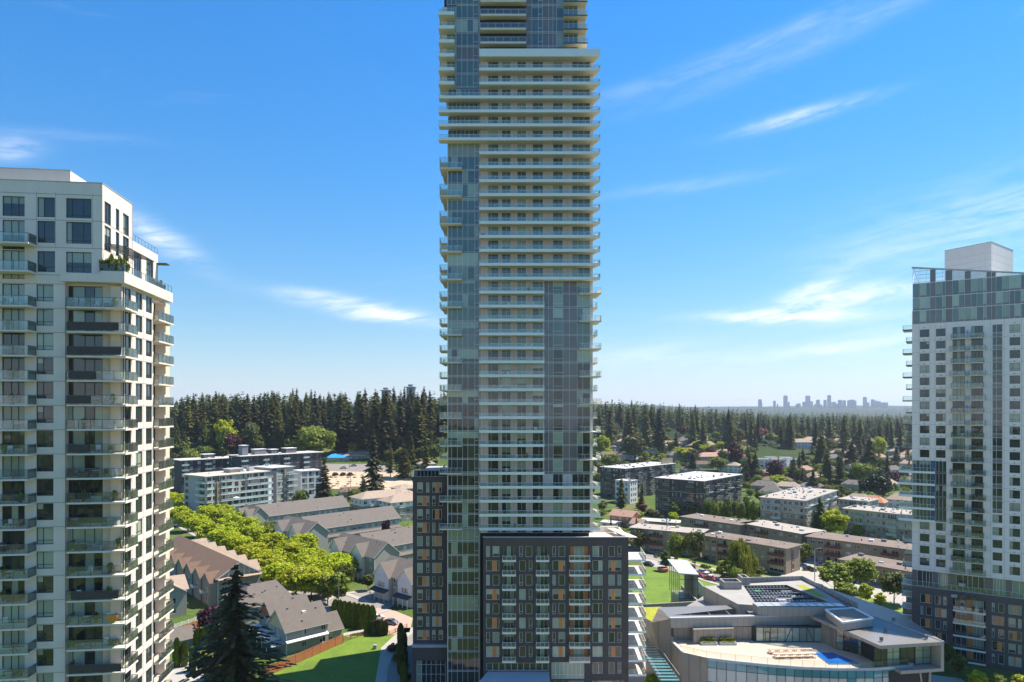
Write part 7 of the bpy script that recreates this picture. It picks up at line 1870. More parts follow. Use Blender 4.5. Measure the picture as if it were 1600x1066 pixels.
# glazed raised strip, front of the upper roof
s0, s1 = up(1186, 948.5, 16.8), up(1325, 949, 16.8); t0, t1 = up(1176, 942, 16.8), up(1312, 943, 16.8)
b = MB(); b.prism(ccw([s0[:2], s1[:2], t1[:2], t0[:2]]), 14.9, 16.8, M_FASC, mat('translucent_panel', (.36, .40, .42), .2, .06)); 
b.prism(ccw([s0[:2], s1[:2], (s1[0], s1[1]+.2), (s0[0], s0[1]+.2)]), 16.81, 16.95, M_DARKM)
for i in range(1, 10): t = i/10; a = [s0[j]+(s1[j]-s0[j])*t for j in range(3)]; c_ = [t0[j]+(t1[j]-t0[j])*t for j in range(3)]; b.bar((a[0], a[1], 16.85), (c_[0], c_[1], 16.85), .05, M_METCAP)
part('rooflight_strip', b, CB)
# right wing: folded zinc roof
A = pz(1265, 961, 15.0); Bq = pz(1375.5, 1009, 14.7); Cq = pz(1475, 1003, 14.7); Dq = pz(1333, 951.5, 16.2); Eq = pz(1401, 955, 14.4)
b = MB(); b.poly([A, Bq, Cq, Dq], M_ZINC); b.poly([Dq, Cq, Eq], M_ZINC_SHADED); b.poly([A, Dq, (Dq[0], Dq[1], 12.6), (A[0], A[1], 12.6)], M_FASC)
F3 = pz(1255, 908, 16.0); b.poly([Dq, Eq, (Eq[0]-12, Eq[1]+10, 14.4), (F3[0]+1, F3[1]-1, 16)], M_ZINC_SHADED)
for p_, q_ in ((A, Bq), (Bq, Cq), (Cq, Eq)): b.poly([(p_[0], p_[1], p_[2]-.62), (q_[0], q_[1], q_[2]-.62), q_, p_], M_FASC)
b.bar((Dq[0], Dq[1], Dq[2]+.05), (Cq[0], Cq[1], Cq[2]+.05), .12, M_METCAP)
b.poly([(p_[0], p_[1], p_[2]-.6) for p_ in (A, Dq, Cq, Bq)], M_FASC)
part('folded_roof', b, CB)
v = MB()
for (px, py) in ((1382, 985), (1376, 999), (1389, 974), (1395, 969), (1446, 996)): a = pz(px, py, 15.2); v.box(a[0], a[0]+.5, a[1], a[1]+.4, 14.9, 15.6, M_CHIM)
part('roof_vent_cluster', v, CB)['kind'] = 'stuff'
rb = [pz(1290, 953, 16.6), pz(1317, 973, 16.6), pz(1364, 966, 16.6), pz(1333, 950, 16.6)]; b = MB(); P_ = ccw([p_[:2] for p_ in rb]); b.prism(P_, 15, 16.5, M_FASC, mat('rusty_roof_tray', (.24, .20, .15), .9, .2, .5)); 
for p_, q_ in zip(rb, rb[1:]+rb[:1]): b.bar((p_[0], p_[1], 16.6), (q_[0], q_[1], 16.6), .22, M_WHITEF)
part('roof_tray', b, CB)
# glass wall of the right wing, along the terrace
wa = pz(1283, 1003.5, TZ); wb = pz(1306, 1014, TZ); wc = pz(1376, 1031, TZ)
b = MB(); b.prism(ccw([wa[:2], wb[:2], (wb[0]+.4, wb[1]+.3), (wa[0]+.4, wa[1]+.3)]), TZ, 14.3, M_PANG); part('concrete_panel', b, CB)
fw = Fac(wb[:2], math.atan2(wc[1]-wb[1], wc[0]-wb[0]), CB); LW = math.dist(wb[:2], wc[:2]); n = 6
for i in range(n):
    w1 = LW/n; m = MB(); m.box(0, .1, -.06, .1, 0, 4.1, M_DARKM); 
    for z_ in (0, 1.35, 2.7, 3.95): m.box(.1, w1, -.04, .08, z_, z_+.12, M_DARKM)
    o = fw.put('glass_bay', m, i*w1, 0, TZ); p = MB(); p.poly([(.1, .02, .1), (w1, .02, .1), (w1, .02, 4), (.1, .02, 4)], G_TEAL if i not in (1, 2, 4) else G_DARK); link('pane', p.mesh('pane'), o)
# box end with the big framed window
e0 = Bq; e1 = Cq; fe = Fac(e0[:2], math.atan2(e1[1]-e0[1], e1[0]-e0[0]), CB); LE = math.dist(e0[:2], e1[:2]); zl = 9.2
b = MB(); b.box(LE-.6, LE, 0, 2.4, zl, 14.1, M_FASC); b.box(4.2, LE-.6, 0, 2.4, zl, zl+.6, M_FASC); b.box(LE-.6, LE, 2.4, 12, zl, 14.1, M_FASC); b.box(1.5, LE-.6, 2.4, 12, zl-.02, zl+.5, M_FASC); b.box(2, LE-.7, 3.2, 11, zl+.5, 14, M_CORE)
b.box(3, LE-2, 1.5, 10, 2, zl-.05, M_CORE); b.box(4, LE, 2.6, 11, 0, 2, M_PANG)
fe.put('end_frame', b)
for i, (a, c_) in enumerate(((.3, 3.0), (3.1, 5.9), (6.0, 9.0), (9.1, LE-.65))):
    window(fe, a, c_, 10.0 if i < 1 else 9.85, 14.0, 2.4 if i else 2.0, [.5], [.28, .62], M_DARKM, .1, G_TEAL if i % 2 else G_DARK, G_TEAL, rg, 3, .3)
b = MB(); b.box(0, .9, 0, .8, 0, 10.4, M_FASC); Fac(front[-1][:2], 0, CB).put('pier', b)
b = MB(); b.bar((.5, 1, 9), (1.5, 1, 2), .2, M_FASC); b.bar((2.8, 1, 9), (2.0, 1, 2), .2, M_FASC); b.bar((5, 1, 9), (6, 1, 2), .2, M_FASC); b.bar((7, 1, 9), (6.4, 1, 2), .2, M_FASC); Fac((e0[0]+4, e0[1]+2), 0, CB).put('raking_columns', b)
# pool, tables, planters
pp = [pz(1271, 1021, TZ), pz(1301, 1021, TZ), pz(1347, 1039, TZ), pz(1296, 1039, TZ)]
b = MB(); b.prism(ccw([p_[:2] for p_ in pp]), TZ+.01, TZ+.16, M_WHITE, mat('pool_water', (.01, .13, .42), .06, .1, 1.5, bump=.4, bscale=3)); solo('swimming_pool', b, 'bright blue pool on the roof terrace', 'pool')
M_TW = mat('table_wood', (.52, .34, .24), .8, .12, 2); M_TW2 = mat('pale_table_wood', (.66, .52, .36), .8, .12, 2)
def table(x, y, m, lb, grp, first):
    if first is None:
        o = thing('picnic_table', lb, 'table', (x, y, TZ), grp); a = MB(); a.box(-.9, .9, -.38, .38, .72, .78, m); link('table_top', a.mesh('table_top'), o)
        for s_ in (-1, 1): a = MB(); a.box(-.9, .9, s_*.75-.15, s_*.75+.15, .42, .47, m); link('bench', a.mesh('bench'), o)
        a = MB()
        for x_ in (-.6, .6): a.bar((x_, -.7, 0), (x_, -.2, .72), .05, M_TW); a.bar((x_, .7, 0), (x_, .2, .72), .05, M_TW); a.bar((x_, -.8, .4), (x_, .8, .4), .04, M_TW)
        link('trestle', a.mesh('trestle'), o); return o
    o = first.copy(); COL.objects.link(o); o.location = (x, y, TZ)
    for ch in first.children: c_ = ch.copy(); COL.objects.link(c_); c_.parent = o
    return o
f1 = f2 = None
for i in range(5):
    a = pz(1208+i*13.5, 1020.5-(i*.2), TZ); o = table(a[0], a[1], M_TW, 'reddish picnic table in the back row on the roof terrace', 'back row of picnic tables', f1); f1 = f1 or o
    a = pz(1217+i*12.5, 1027.5-(i*.3), TZ); o = table(a[0], a[1], M_TW2, 'pale wooden picnic table in the front row on the roof terrace', 'front row of picnic tables', f2); f2 = f2 or o
for i, px in enumerate((1107, 1137)):
    a = pz(px, 1007, TZ); o = thing('planter', ['left grey planter box with a clipped hedge on the terrace', 'right grey planter box with a clipped hedge on the terrace'][i], 'planter', (a[0], a[1], TZ)); b = MB(); b.box(-1.7, 1.7, -.6, .7, 0, .5, M_METCAP); link('box', b.mesh('box'), o)
    rs = np.random.default_rng(i); n_ = 500; P_ = np.stack([rs.uniform(-1.5, 1.5, n_), rs.uniform(.0, .6, n_), rs.uniform(.5, 1.25, n_)], 1); link('hedge', quads_mesh('hedge', P_, rvec(n_)*.11, rvec(n_)*.11, [LF['green']]), o)
    P_ = np.stack([rs.uniform(-1.5, 1.5, 200), rs.uniform(-.5, .0, 200), rs.uniform(.5, .75, 200)], 1); link('flowers', quads_mesh('flowers', P_, rvec(200)*.1, rvec(200)*.1, [LF['yellow']]), o)
# glass lift pavilion
a = pz(1058, 941, 0); pv = thing('lift_pavilion', 'glass lift pavilion with slanted white roof beside the right lawn', 'pavilion', (a[0], a[1], 0))
q = W(1067, 936, 196); X0 = q.x; b = MB(); w2 = 4.4; y0 = 196
b.box(X0-1.2, X0+w2, y0, y0+9.6, 0, 3.6, M_PANG); part('base', b, pv)
b = MB(); b.prism([(X0-1.25, y0-.3), (X0+w2+.15, y0-.3), (X0+w2-.6, y0+10), (X0-2.2, y0+10)], [10.8, 10.4, 12.2, 12.6], [11.1, 10.7, 12.5, 12.9], M_METCAP); part('roof', b, pv)
b = MB()
for i in range(4): x = X0-1.1+i*(w2+1)/3; b.bar((x, y0, 3.6), (x, y0, 10.6), .09, M_DARKM)
for i in range(6): y = y0+i*1.9; b.bar((X0-1.1-i*.1, y, 3.6), (X0-1.1-i*.1, y, 10.8+i*.3), .09, M_DARKM)
for z_ in (3.7, 6.5, 9.2): b.bar((X0-1.1, y0, z_), (X0+w2-.1, y0, z_), .07, M_DARKM)
part('frame', b, pv)
b = MB(); b.poly([(X0-1.1, y0+.05, 3.6), (X0+w2-.1, y0+.05, 3.6), (X0+w2-.1, y0+.05, 10.4), (X0-1.1, y0+.05, 10.8)], G_RAIL); b.poly([(X0-1.1, y0, 3.6), (X0-1.1, y0, 10.8), (X0-1.8, y0+9.6, 12.4), (X0-1.8, y0+9.6, 3.6)], G_RAIL); b.box(X0+w2-.4, X0+w2, y0+.3, y0+9, 3.6, 10.6, M_METCAP); b.box(X0+2, X0+4, y0+4, y0+6.5, 3.6, 10.5, M_PANG); part('glazing', b, pv)
# ramps and low walls between pavilion and roof
def gwall(pts, z0, z1, m, lb, nm='retaining_wall', t=.4, cat='wall'):
    b = MB()
    for a, c_ in zip(pts, pts[1:]):
        a = Vector(a[:2]); c_ = Vector(c_[:2]); d = (c_-a).normalized(); n_ = Vector((-d.y, d.x)); b.prism(ccw([tuple(a), tuple(c_), tuple(c_+n_*t), tuple(a+n_*t)]), z0, z1, m)
    return solo(nm, b, lb, cat)
gwall([pz(1000, 946, 4), pz(1092, 941, 4)], 0, 4.2, M_FASC, 'long low concrete wall at the near edge of the right lawn')
gwall([pz(1092, 941, 4), pz(1066, 916, 4)], 0, 4.4, M_FASC, 'concrete ramp wall running from the lift pavilion to the long low wall')
gwall([pz(1135, 955, 4), pz(1092, 908, 4)], 0, 4.2, M_FASC, 'concrete ramp wall between the pavilion and the pale roof')
b = MB(); b.prism(ccw([pz(1000, 948, 6)[:2], pz(1034, 947, 6)[:2], pz(1022, 972, 6)[:2], pz(1000, 960, 6)[:2]]), 0, 5.8, M_FASC, M_MOSS); solo('green_roof', b, 'bright yellow green sedum roof beside the grey wedge wall', 'roof')
# lean teal stair canopy
st = thing('outdoor_stair', 'teal glazed outdoor stair descending beside the grey wedge wall', 'stairs', (27, 135, 0))
s0 = W(1003, 1000, 150); s1 = W(1045, 1062, 128)
for i in range(15):
    t = i/14; p = s0.lerp(s1, t); b = MB(); b.box(p.x-1.6, p.x+1.9, p.y-.35, p.y+.35, p.z-.12, p.z, mat('teal_step', (.10, .25, .26), .3, .1)); part('step', b, st)
b = MB()
for dx in (-1.7, 2.0): b.bar((s0.x+dx, s0.y, s0.z-.2), (s1.x+dx, s1.y, s1.z-.2), .12, M_DARKM); b.bar((s0.x+dx, s0.y, s0.z+.9), (s1.x+dx, s1.y, s1.z+.9), .04, M_METCAP)
part('stringer', b, st)
# ============================================================ far houses, skyline, poles, vehicles, fences, clutter
rg = random.Random(8)
# skyline of distant towers
M_SKY = mat('far_tower_facade', (.30, .32, .34), .6, .1, .02)
gsk = 'distant skyline towers on the horizon'
SKT = [(825, 135, 14), (829, 150, 10), (894, 142, 10), (908, 158, 6), (948, 117, 16), (962, 148, 8), (1012, 155, 14), (1040, 147, 16), (1056, 118, 18), (1072, 145, 12), (1104, 137, 14), (1090, 158, 8), (1138, 138, 12), (1158, 115, 14), (1180, 148, 18), (1210, 138, 15), (1230, 140, 13), (1250, 140, 9), (1268, 137, 24), (1282, 142, 10), (1330, 124, 14), (1345, 150, 9), (1368, 136, 14), (1384, 142, 10), (1399, 145, 14), (1418, 150, 14), (1434, 150, 10), (1000, 160, 8), (1118, 160, 10), (1195, 156, 10)]
for i, (u, v, w_) in enumerate(SKT):
    px = 920+u/3.077; py = 580+v/3.077; Y = 6700+(i % 5)*90; x = (px-800)/FPX*Y; zt = CAMZ-(py-HY)*Y/FPX; wd = w_/3.077*Y/FPX
    o = thing('skyline_tower', 'tall distant tower in the hazy skyline on the horizon', 'tower', (x, Y, 20), gsk); b = MB(); h = zt-20
    b.box(-wd/2, wd/2, 0, wd*.8, 0, h-4, M_SKY); 
    for k in range(1, int(h/9)): b.box(-wd/2-.4, wd/2+.4, -.5, 0, k*9, k*9+2.5, mat('far_tower_band', (.16, .18, .2), .5, .1))
    link('shaft', b.mesh('shaft'), o); b = MB(); b.box(-wd*.3, wd*.3, wd*.1, wd*.6, h-4, h, M_SKY); link('roof', b.mesh('roof'), o)
for px, py in ((641, 602), (602, 607)):
    Y = 900; b = MB(); p = W(px, py, Y); b.box(p.x-5, p.x+5, Y, Y+15, 20, p.z-3, M_SKY); b.box(p.x-7, p.x+7, Y-2, Y+15, p.z-3, p.z-2.2, M_SKY); b.box(p.x-3, p.x+3, Y, Y+10, p.z-1.5, p.z+1, M_SKY)
    solo('apartment_tower', b, 'pale tower top just showing above the conifers '+('near the tallest tower' if px > 620 else 'left of the other one'), 'tower')
# ---------------- utility poles and lamp posts
M_POLE = mat('weathered_pole_wood', (.20, .16, .12), .9, .15, 2); M_WIRE = mat('cable', (.08, .08, .08), .6, .05)
def pole(label, px, py, top, arm=True, metal=False, Y=None):
    p = ground_pt(px, py); zt = CAMZ-(top-HY)*p.y/FPX; h = zt-p.z; o = thing('utility_pole' if not metal else 'street_lamp', label, 'pole', tuple(p)); m = M_POLE if not metal else M_METCAP
    b = MB(); b.bar((0, 0, -.5), (0, 0, h), .17, m, 8, .11); link('post', b.mesh('post'), o)
    if arm and not metal:
        b = MB(); b.box(-1.2, 1.2, -.07, .07, h-.9, h-.76, m)
        for x in (-1.1, -.5, .5, 1.1): b.bar((x, 0, h-.76), (x, 0, h-.5), .05, M_WHITEF, 6)
        link('crossarm', b.mesh('crossarm'), o); b = MB(); b.bar((.35, 0, h-2.6), (.35, 0, h-1.6), .28, M_METCAP, 10); link('transformer', b.mesh('transformer'), o)
    if metal: b = MB(); b.bar((0, 0, h), (1.8, 0, h+.3), .05, m); b.box(1.5, 2.2, -.12, .12, h+.2, h+.32, m); link('lamp_head', b.mesh('lamp_head'), o)
    return Vector((p.x, p.y, zt))
t1 = pole('wooden utility pole left in front of the pale roofed brown low-rise', 1042, 864, 812); t2 = pole('wooden utility pole before the long brown low-rise, right of the other', 1119, 886, 831)
t3 = pole('tall wooden pole at the turning circle by the cedar hedge', 529, 976, 908, False); t4 = pole('utility pole behind the smaller black block, left one', 313, 712, 683); t5 = pole('utility pole behind the smaller black block, right one', 347, 716, 688)
pole('tall thin lamp post beside the parked cars', 1273, 912, 858, False, True); pole('wooden pole beside the tan bungalow', 546, 734, 703, False); t6 = pole('wooden pole on the edge of the sandy lot', 548, 764, 742, False)
def cable(a, b, sag, label, r=.035):
    m = MB(); n = 14; P_ = [a.lerp(b, i/n)-Vector((0, 0, sag*4*(i/n)*(1-i/n))) for i in range(n+1)]
    for p, q in zip(P_, P_[1:]): m.bar(p, q, r, M_WIRE, 4)
    solo('cable', m, label, 'cable')
cable(t1, t2, .8, 'power cable strung between the two poles before the brown low-rises'); cable(t2, t2+(t2-t1), .8, 'power cable running right from the pole before the long brown block'); cable(t4, t5, .6, 'power cable between the poles behind the smaller black block')
cable(W(478, 711, 470), W(545, 702, 480), .9, 'pale cable sagging above the blue tarpaulin roof, left span', .06); cable(W(545, 702, 480), W(578, 703, 470), .5, 'pale cable above the tan bungalow, right span', .06)
# ---------------- cars
def car_proto():
    P_ = {}
    prof = [(-2.2, .35), (-2.22, .75), (-1.95, .88), (-1.5, .93), (-.85, 1.4), (.55, 1.43), (1.2, 1.0), (2.05, .82), (2.22, .62), (2.2, .35)]
    def body(m):
        b = MB(); n = len(prof); 
        for s_ in (-1, 1):
            pts = [(x, s_*(.88 if z < 1 else .70), z) for x, z in prof]; b.poly(pts if s_ < 0 else pts[::-1], m)
        for i in range(n):
            (x0, z0), (x1, z1) = prof[i], prof[(i+1) % n]; w0 = .88 if z0 < 1 else .70; w1 = .88 if z1 < 1 else .70
            b.poly([(x0, w0, z0), (x1, w1, z1), (x1, -w1, z1), (x0, -w0, z0)], m)
        return b.mesh('body')
    g_ = MB(); g_.poly([(-1.42, -.80, .98), (-.86, -.66, 1.39), (-.86, .66, 1.39), (-1.42, .80, .98)][::-1], G_DARK); g_.poly([(.60, -.66, 1.42), (1.16, -.82, 1.03), (1.16, .82, 1.03), (.60, .66, 1.42)], G_DARK)
    for s_ in (-1, 1): q = [(-1.25, s_*.87, .98), (1.0, s_*.87, 1.0), (.5, s_*.735, 1.36), (-.8, s_*.735, 1.34)]; g_.poly(q if s_ < 0 else q[::-1], G_DARK)
    for v in range(len(g_.v)): x, y, z = g_.v[v]; g_.v[v] = (x*1.003, y*1.02, z+.012)
    wh = MB(); wh.bar((0, -.11, 0), (0, .11, 0), .33, mat('tyre', (.02, .02, .02), .9, .05), 14); wh.bar((0, -.12, 0), (0, .12, 0), .19, M_METCAP, 10)
    hl = MB(); hl.box(2.12, 2.24, .5, .8, .6, .74, M_WHITEF); hl2 = MB(); hl2.box(2.12, 2.24, -.8, -.5, .6, .74, M_WHITEF)
    tl = MB(); red = mat('tail_light_red', (.4, .01, .01), .3, .05); tl.box(-2.25, -2.15, .5, .82, .62, .78, red); tl.box(-2.25, -2.15, -.82, -.5, .62, .78, red)
    return body, g_.mesh('windows'), wh.mesh('wheel'), hl.mesh('headlight'), hl2.mesh('headlight'), tl.mesh('tail_light')
BODY, CW, CWH, CH1, CH2, CT = car_proto(); BD = {}
def car(label, px, py, ang, col, group=None, nm='parked_car', s_=1.0, z=None):
    p = ground_pt(px, py); o = thing(nm, label, 'car', (p.x, p.y, (tz(p.x, p.y)+.35 if p.y > 380 else .03)), group); o.rotation_euler = (0, 0, R(ang)); o.scale = (s_, s_, s_*1.05)
    k = col; 
    if k not in BD: BD[k] = BODY(mat('car_paint_%s' % k, {'white': (.7, .7, .7), 'black': (.02, .02, .022), 'grey': (.16, .17, .18), 'blue': (.02, .04, .22), 'red': (.30, .03, .02), 'silver': (.42, .43, .44)}[k], .22, .03, spec=.7))
    link('body', BD[k], o); link('windows', CW, o); link('headlight', CH1, o); link('headlight', CH2, o); link('tail_light', CT, o)
    for x in (-1.35, 1.35):
        for y in (-.8, .8): link('wheel', CWH, o, (x, y, .33))
car('white car parked on the pink paved forecourt', 588, 969, 20, 'white'); car('dark grey car parked on the pink paved forecourt', 610, 977, -20, 'grey')
car('white car under the street trees nearest the hipped roof house', 430, 907, -42, 'white'); car('silver car half hidden behind the street trees', 449, 912, -42, 'silver'); car('white car under the yellower street trees', 468, 916, -42, 'white'); car('dark car at the kerb under the lime street trees', 440, 916, -42, 'black')
car('dark car on the street by the planter tree', 1013, 885, -52, 'black'); car('red car parked by the right lawn, left one of the cluster', 1092, 903, -50, 'red'); car('white car in the cluster on the street behind the lift pavilion', 1104, 903, -50, 'white'); car('dark red car at the right end of the street cluster', 1110, 909, -50, 'red'); car('silver car left in the street cluster behind the lift pavilion', 1098, 898, -50, 'silver')
car('blue car on the parking area behind the lamp post', 1283, 884, -10, 'blue'); car('white car just behind the blue one on the parking area', 1292, 878, -10, 'white'); car('black car in front of the blue one on the parking area', 1264, 893, -8, 'black'); car('silver car beyond the ribbed parapet', 1280, 921, -50, 'silver')
car('white car parked below the blue tarpaulin roof', 537, 733, 5, 'white'); car('silver car parked right of the white one below the bungalow', 553, 732, 5, 'silver')
# ---------------- fences
def fence(label, A, B_, h, m, n, px=True, cap=None, slats=0, z0=0.0, nm='fence', gap=False):
    a = Vector(GP(*A)[:2]); b_ = Vector(GP(*B_)[:2]); L = (b_-a).length; o = thing(nm, label, 'fence', (a.x, a.y, z0)); f = Fac(a, math.atan2(b_.y-a.y, b_.x-a.x), o); w_ = L/n
    pm = MB().box(-.07, .07, -.07, .07, 0, h+.25, m).mesh('post')
    q = MB()
    if gap:
        for z_ in (.25, .6, .95): q.box(.07, w_-.07, -.02, .02, z_, z_+.12, m)
    else:
        k = max(4, int(w_/.3)); bw2 = (w_-.14)/k
        for i in range(k): q.box(.07+i*bw2+.01, .07+(i+1)*bw2-.01, -.02+.006*(i % 2), .02+.006*(i % 2), .1, h-.25, m)
        q.box(.07, w_-.07, -.035, .035, h-.2, h-.12, m); q.box(.07, w_-.07, -.05, .05, h-.01, h+.05, cap or m)
        for i in range(int(w_/.25)): q.box(.1+i*.25, .13+i*.25, -.01, .01, h-.12, h-.01, m)
    pn = q.mesh('panel')
    for i in range(n+1): f.put('post', pm, i*w_, 0, z0)
    for i in range(n): f.put('panel', pn, i*w_, 0, z0)
    return o
fence('orange cedar board fence between the yellow gabled house and the lawn', (405, 1062), (536, 1005), 2.1, M_TIMBER, 10)
fence('low open rail fence continuing the cedar fence to the cedar clump', (537, 1003), (580, 989), 1.0, mat('rail_wood', (.30, .15, .07), .85, .15, 2), 4, gap=True)
fence('low timber rail fence at the near edge of the paved forecourt', (608, 993), (636, 981), .9, mat('rail_wood', (.3, .15, .07)), 3, gap=True)
fence('orange cedar panel fence below the tan townhouses with white railing above', (272, 995), (342, 969), 2.0, M_TIMBER, 5)
fence('white railing above the orange panel fence by the tan townhouses', (262, 986), (352, 955), 1.1, M_TRIM, 9, gap=True, nm='white_railing')
fence('grey weathered fence along the top of the sandy lot', (590, 762), (640, 772), 2.2, M_POLE, 7)
p = GP(420, 1052); b = MB()
# heaps on the sandy lot
for i, px in enumerate((524, 536, 547)):
    p = ground_pt(px, 744); rs = np.random.default_rng(i); n_ = 420; q = rs.normal(size=(n_, 3)); q /= np.linalg.norm(q, axis=1)[:, None]; q[:, 2] = abs(q[:, 2]); C_ = q*np.array([2.2, 2.0, 2.0])*rs.uniform(.8, 1, n_)[:, None]+np.array([p.x, p.y, p.z])
    solo('root_ball', quads_mesh('root_ball', C_, rvec(n_)*.35, rvec(n_)*.35, [mat('brown_earth', (.16, .09, .05), .95, .2, 1)]), ['left', 'middle', 'right'][i]+' one of three brown root balls in a row on the sandy lot', 'root ball')
def lumps(seed, n, area, rs_):
    rs = np.random.default_rng(seed); me = MB()
    for i in range(n):
        p = ground_pt(rs.uniform(*area[0]), rs.uniform(*area[1])); r = rs.uniform(*rs_); k = 6; me.prism([(p.x+r*math.cos(t*1.047)*rs.uniform(.7, 1.2), p.y+r*math.sin(t*1.047)*rs.uniform(.7, 1.2)) for t in range(k)], p.z-.2, p.z+r*.6, M_SAND)
    return me
stuff('spoil_heaps', lumps(3, 60, ((505, 600), (742, 768)), (.5, 1.8)), 'lumpy sandy spoil heaps spread over the cleared lot', 'soil')
# terracotta planter under the small tree on the right
p = GP(1036, 893); b = MB(); b.bar((p.x, p.y, 0), (p.x, p.y, 1.3), 1.7, mat('terracotta', (.42, .14, .06), .8, .1), 16, 2.1); solo('tree_planter', b, 'round terracotta planter beside the right lawn', 'planter')
p = GP(586, 1014); b = MB(); b.bar((p.x, p.y, 0), (p.x, p.y, 1.0), .5, M_FASC, 10); solo('drain_cover', b, 'small round concrete chamber on the left lawn', 'chamber')
# parasol on the mid-rise
c = W(370, 776, 361); o = thing('parasol', 'open white parasol on a balcony of the glass balcony mid-rise', 'parasol', (c.x, c.y-.6, c.z-2.2)); b = MB(); b.bar((0, 0, 0), (0, 0, 2.2), .04, M_METCAP); link('pole', b.mesh('pole'), o); b = MB()
for i in range(8): a0 = i*math.pi/4; a1 = a0+math.pi/4; b.poly([(1.7*math.cos(a0), 1.7*math.sin(a0), 1.75), (1.7*math.cos(a1), 1.7*math.sin(a1), 1.75), (0, 0, 2.3)], M_WHITEF)
link('canopy', b.mesh('canopy'), o)
# red sheet and green roof boxes
# ---------------- balcony clutter on the left tower
rg = random.Random(41)
M_BRMESH = mat('brown_mesh_screen', (.075, .062, .05), .9, .2, 3); CP = {}
def me_of(key, fn):
    if key not in CP: CP[key] = fn()
    return CP[key]
def chair_parts(m):
    s_ = MB(); s_.box(-.25, .25, -.25, .25, .4, .45, m); b = MB(); b.box(-.25, .25, .2, .25, .45, .95, m); l = MB()
    for x in (-.22, .22):
        for y in (-.22, .22): l.box(x-.02, x+.02, y-.02, y+.02, 0, .4, m)
    return [('seat', s_.mesh('seat')), ('backrest', b.mesh('backrest')), ('legs', l.mesh('legs'))]
def bike_parts(m):
    w_ = MB()
    def ring(cx):
        for i in range(12): a = i*math.pi/6; c_ = a+math.pi/6; w_.bar((cx+.33*math.cos(a), 0, .34+.33*math.sin(a)), (cx+.33*math.cos(c_), 0, .34+.33*math.sin(c_)), .025, M_DARKF)
    ring(-.5); ring(.5); f = MB()
    for a, c_ in (((-.5, .34), (-.15, .85)), ((-.15, .85), (.35, .85)), ((-.15, .85), (0, .34)), ((0, .34), (.35, .85)), ((-.5, .34), (0, .34)), ((.35, .95), (.5, .34)), ((-.15, .85), (-.18, .98))): f.bar((a[0], 0, a[1]), (c_[0], 0, c_[1]), .022, m)
    f.box(-.3, -.05, -.06, .06, .97, 1.02, M_DARKF); f.bar((.33, -.22, .98), (.33, .22, .98), .02, M_DARKF)
    return [('wheels', w_.mesh('wheels')), ('frame', f.mesh('frame'))]
def plant_parts(k):
    p = MB(); p.bar((0, 0, 0), (0, 0, .4), .16, mat('clay_pot', (.3, .13, .07), .8, .1) if k else M_DARKF, 8, .22); rs = np.random.default_rng(k); n_ = 160; q = rvec(n_)*np.array([.35, .3, .45])*rs.uniform(.5, 1, n_)[:, None]+np.array([0, 0, .85])
    return [('pot', p.mesh('pot')), ('foliage', quads_mesh('foliage', q, rvec(n_)*.09, rvec(n_)*.09, [LF['green' if k else 'fresh']]))]
def tab_parts(): p = MB(); p.bar((0, 0, .68), (0, 0, .72), .45, M_WHITEF, 12); l = MB(); l.bar((0, 0, 0), (0, 0, .68), .04, M_DARKF); l.bar((0, 0, 0), (0, 0, .03), .25, M_DARKF, 8); return [('table_top', p.mesh('table_top')), ('leg', l.mesh('leg'))]
def box_parts(m): p = MB(); p.box(-.6, .6, -.25, .25, 0, .55, m); l = MB(); l.box(-.62, .62, -.27, .27, .55, .6, m); return [('body', p.mesh('body')), ('lid', l.mesh('lid'))]
def bbq_parts(): p = MB(); p.box(-.35, .35, -.25, .25, .1, .8, M_DARKF); l = MB(); l.box(-.35, .35, -.25, .25, .8, .9, M_METCAP); l.prism([(-.35, -.25), (.35, -.25), (.35, .25), (-.35, .25)], .9, [1.0, 1.0, 1.15, 1.15], M_DARKF); return [('cabinet', p.mesh('cabinet')), ('lid', l.mesh('lid'))]
M_WICK = mat('wicker', (.16, .10, .06), .9, .2, 4); M_CUSH = mat('grey_cushion', (.45, .44, .42), .9, .1)
KIND = [('patio_chair', 'chair', 'dark patio chair', lambda: chair_parts(M_WICK)), ('patio_chair', 'chair', 'white patio chair', lambda: chair_parts(M_WHITEF)), ('bicycle', 'bicycle', 'bicycle with a red frame', lambda: bike_parts(mat('bike_red', (.3, .02, .02), .4, .05))),
 ('potted_plant', 'plant', 'leafy potted plant', lambda: plant_parts(1)), ('potted_plant', 'plant', 'plant in a dark pot', lambda: plant_parts(0)), ('patio_table', 'table', 'small round white table', tab_parts), ('storage_box', 'box', 'grey storage box', lambda: box_parts(M_CUSH)), ('storage_box', 'box', 'brown storage box', lambda: box_parts(M_WICK)), ('barbecue', 'barbecue', 'black barbecue', bbq_parts)]
def clutter(kind, f, u, v, z, where, grp):
    nm, cat, lb, fn = KIND[kind]; p = f.xy(u, v); o = thing(nm, lb+' '+where, cat, (p.x, p.y, z), grp); o.rotation_euler = (0, 0, f.a+rg.uniform(-.6, .6))
    for n_, me in me_of(kind, fn): link(n_, me, o)
LTF = Fac(A0, ANG)
LTZ = [CAMZ-(595.6-HY)*LTF.xy(LTF.u(60)).y/FPX+2.91*j for j in range(-21, 6)]
PL = {0: 'fourteenth', }
ordn = ['topmost', 'second highest', 'third highest', 'fourth highest', 'fifth highest', 'sixth highest', 'seventh highest', 'eighth highest', 'ninth highest', 'tenth highest', 'eleventh highest', 'twelfth highest', 'thirteenth highest', 'fourteenth highest', 'fifteenth highest', 'sixteenth highest', 'seventeenth highest']
jt = [j for j in range(-21, 6) if LTZ[j+21] < CAMZ-(430-HY)*LTF.xy(LTF.u(198)).y/FPX-2]
jt = jt[::-1][:16]
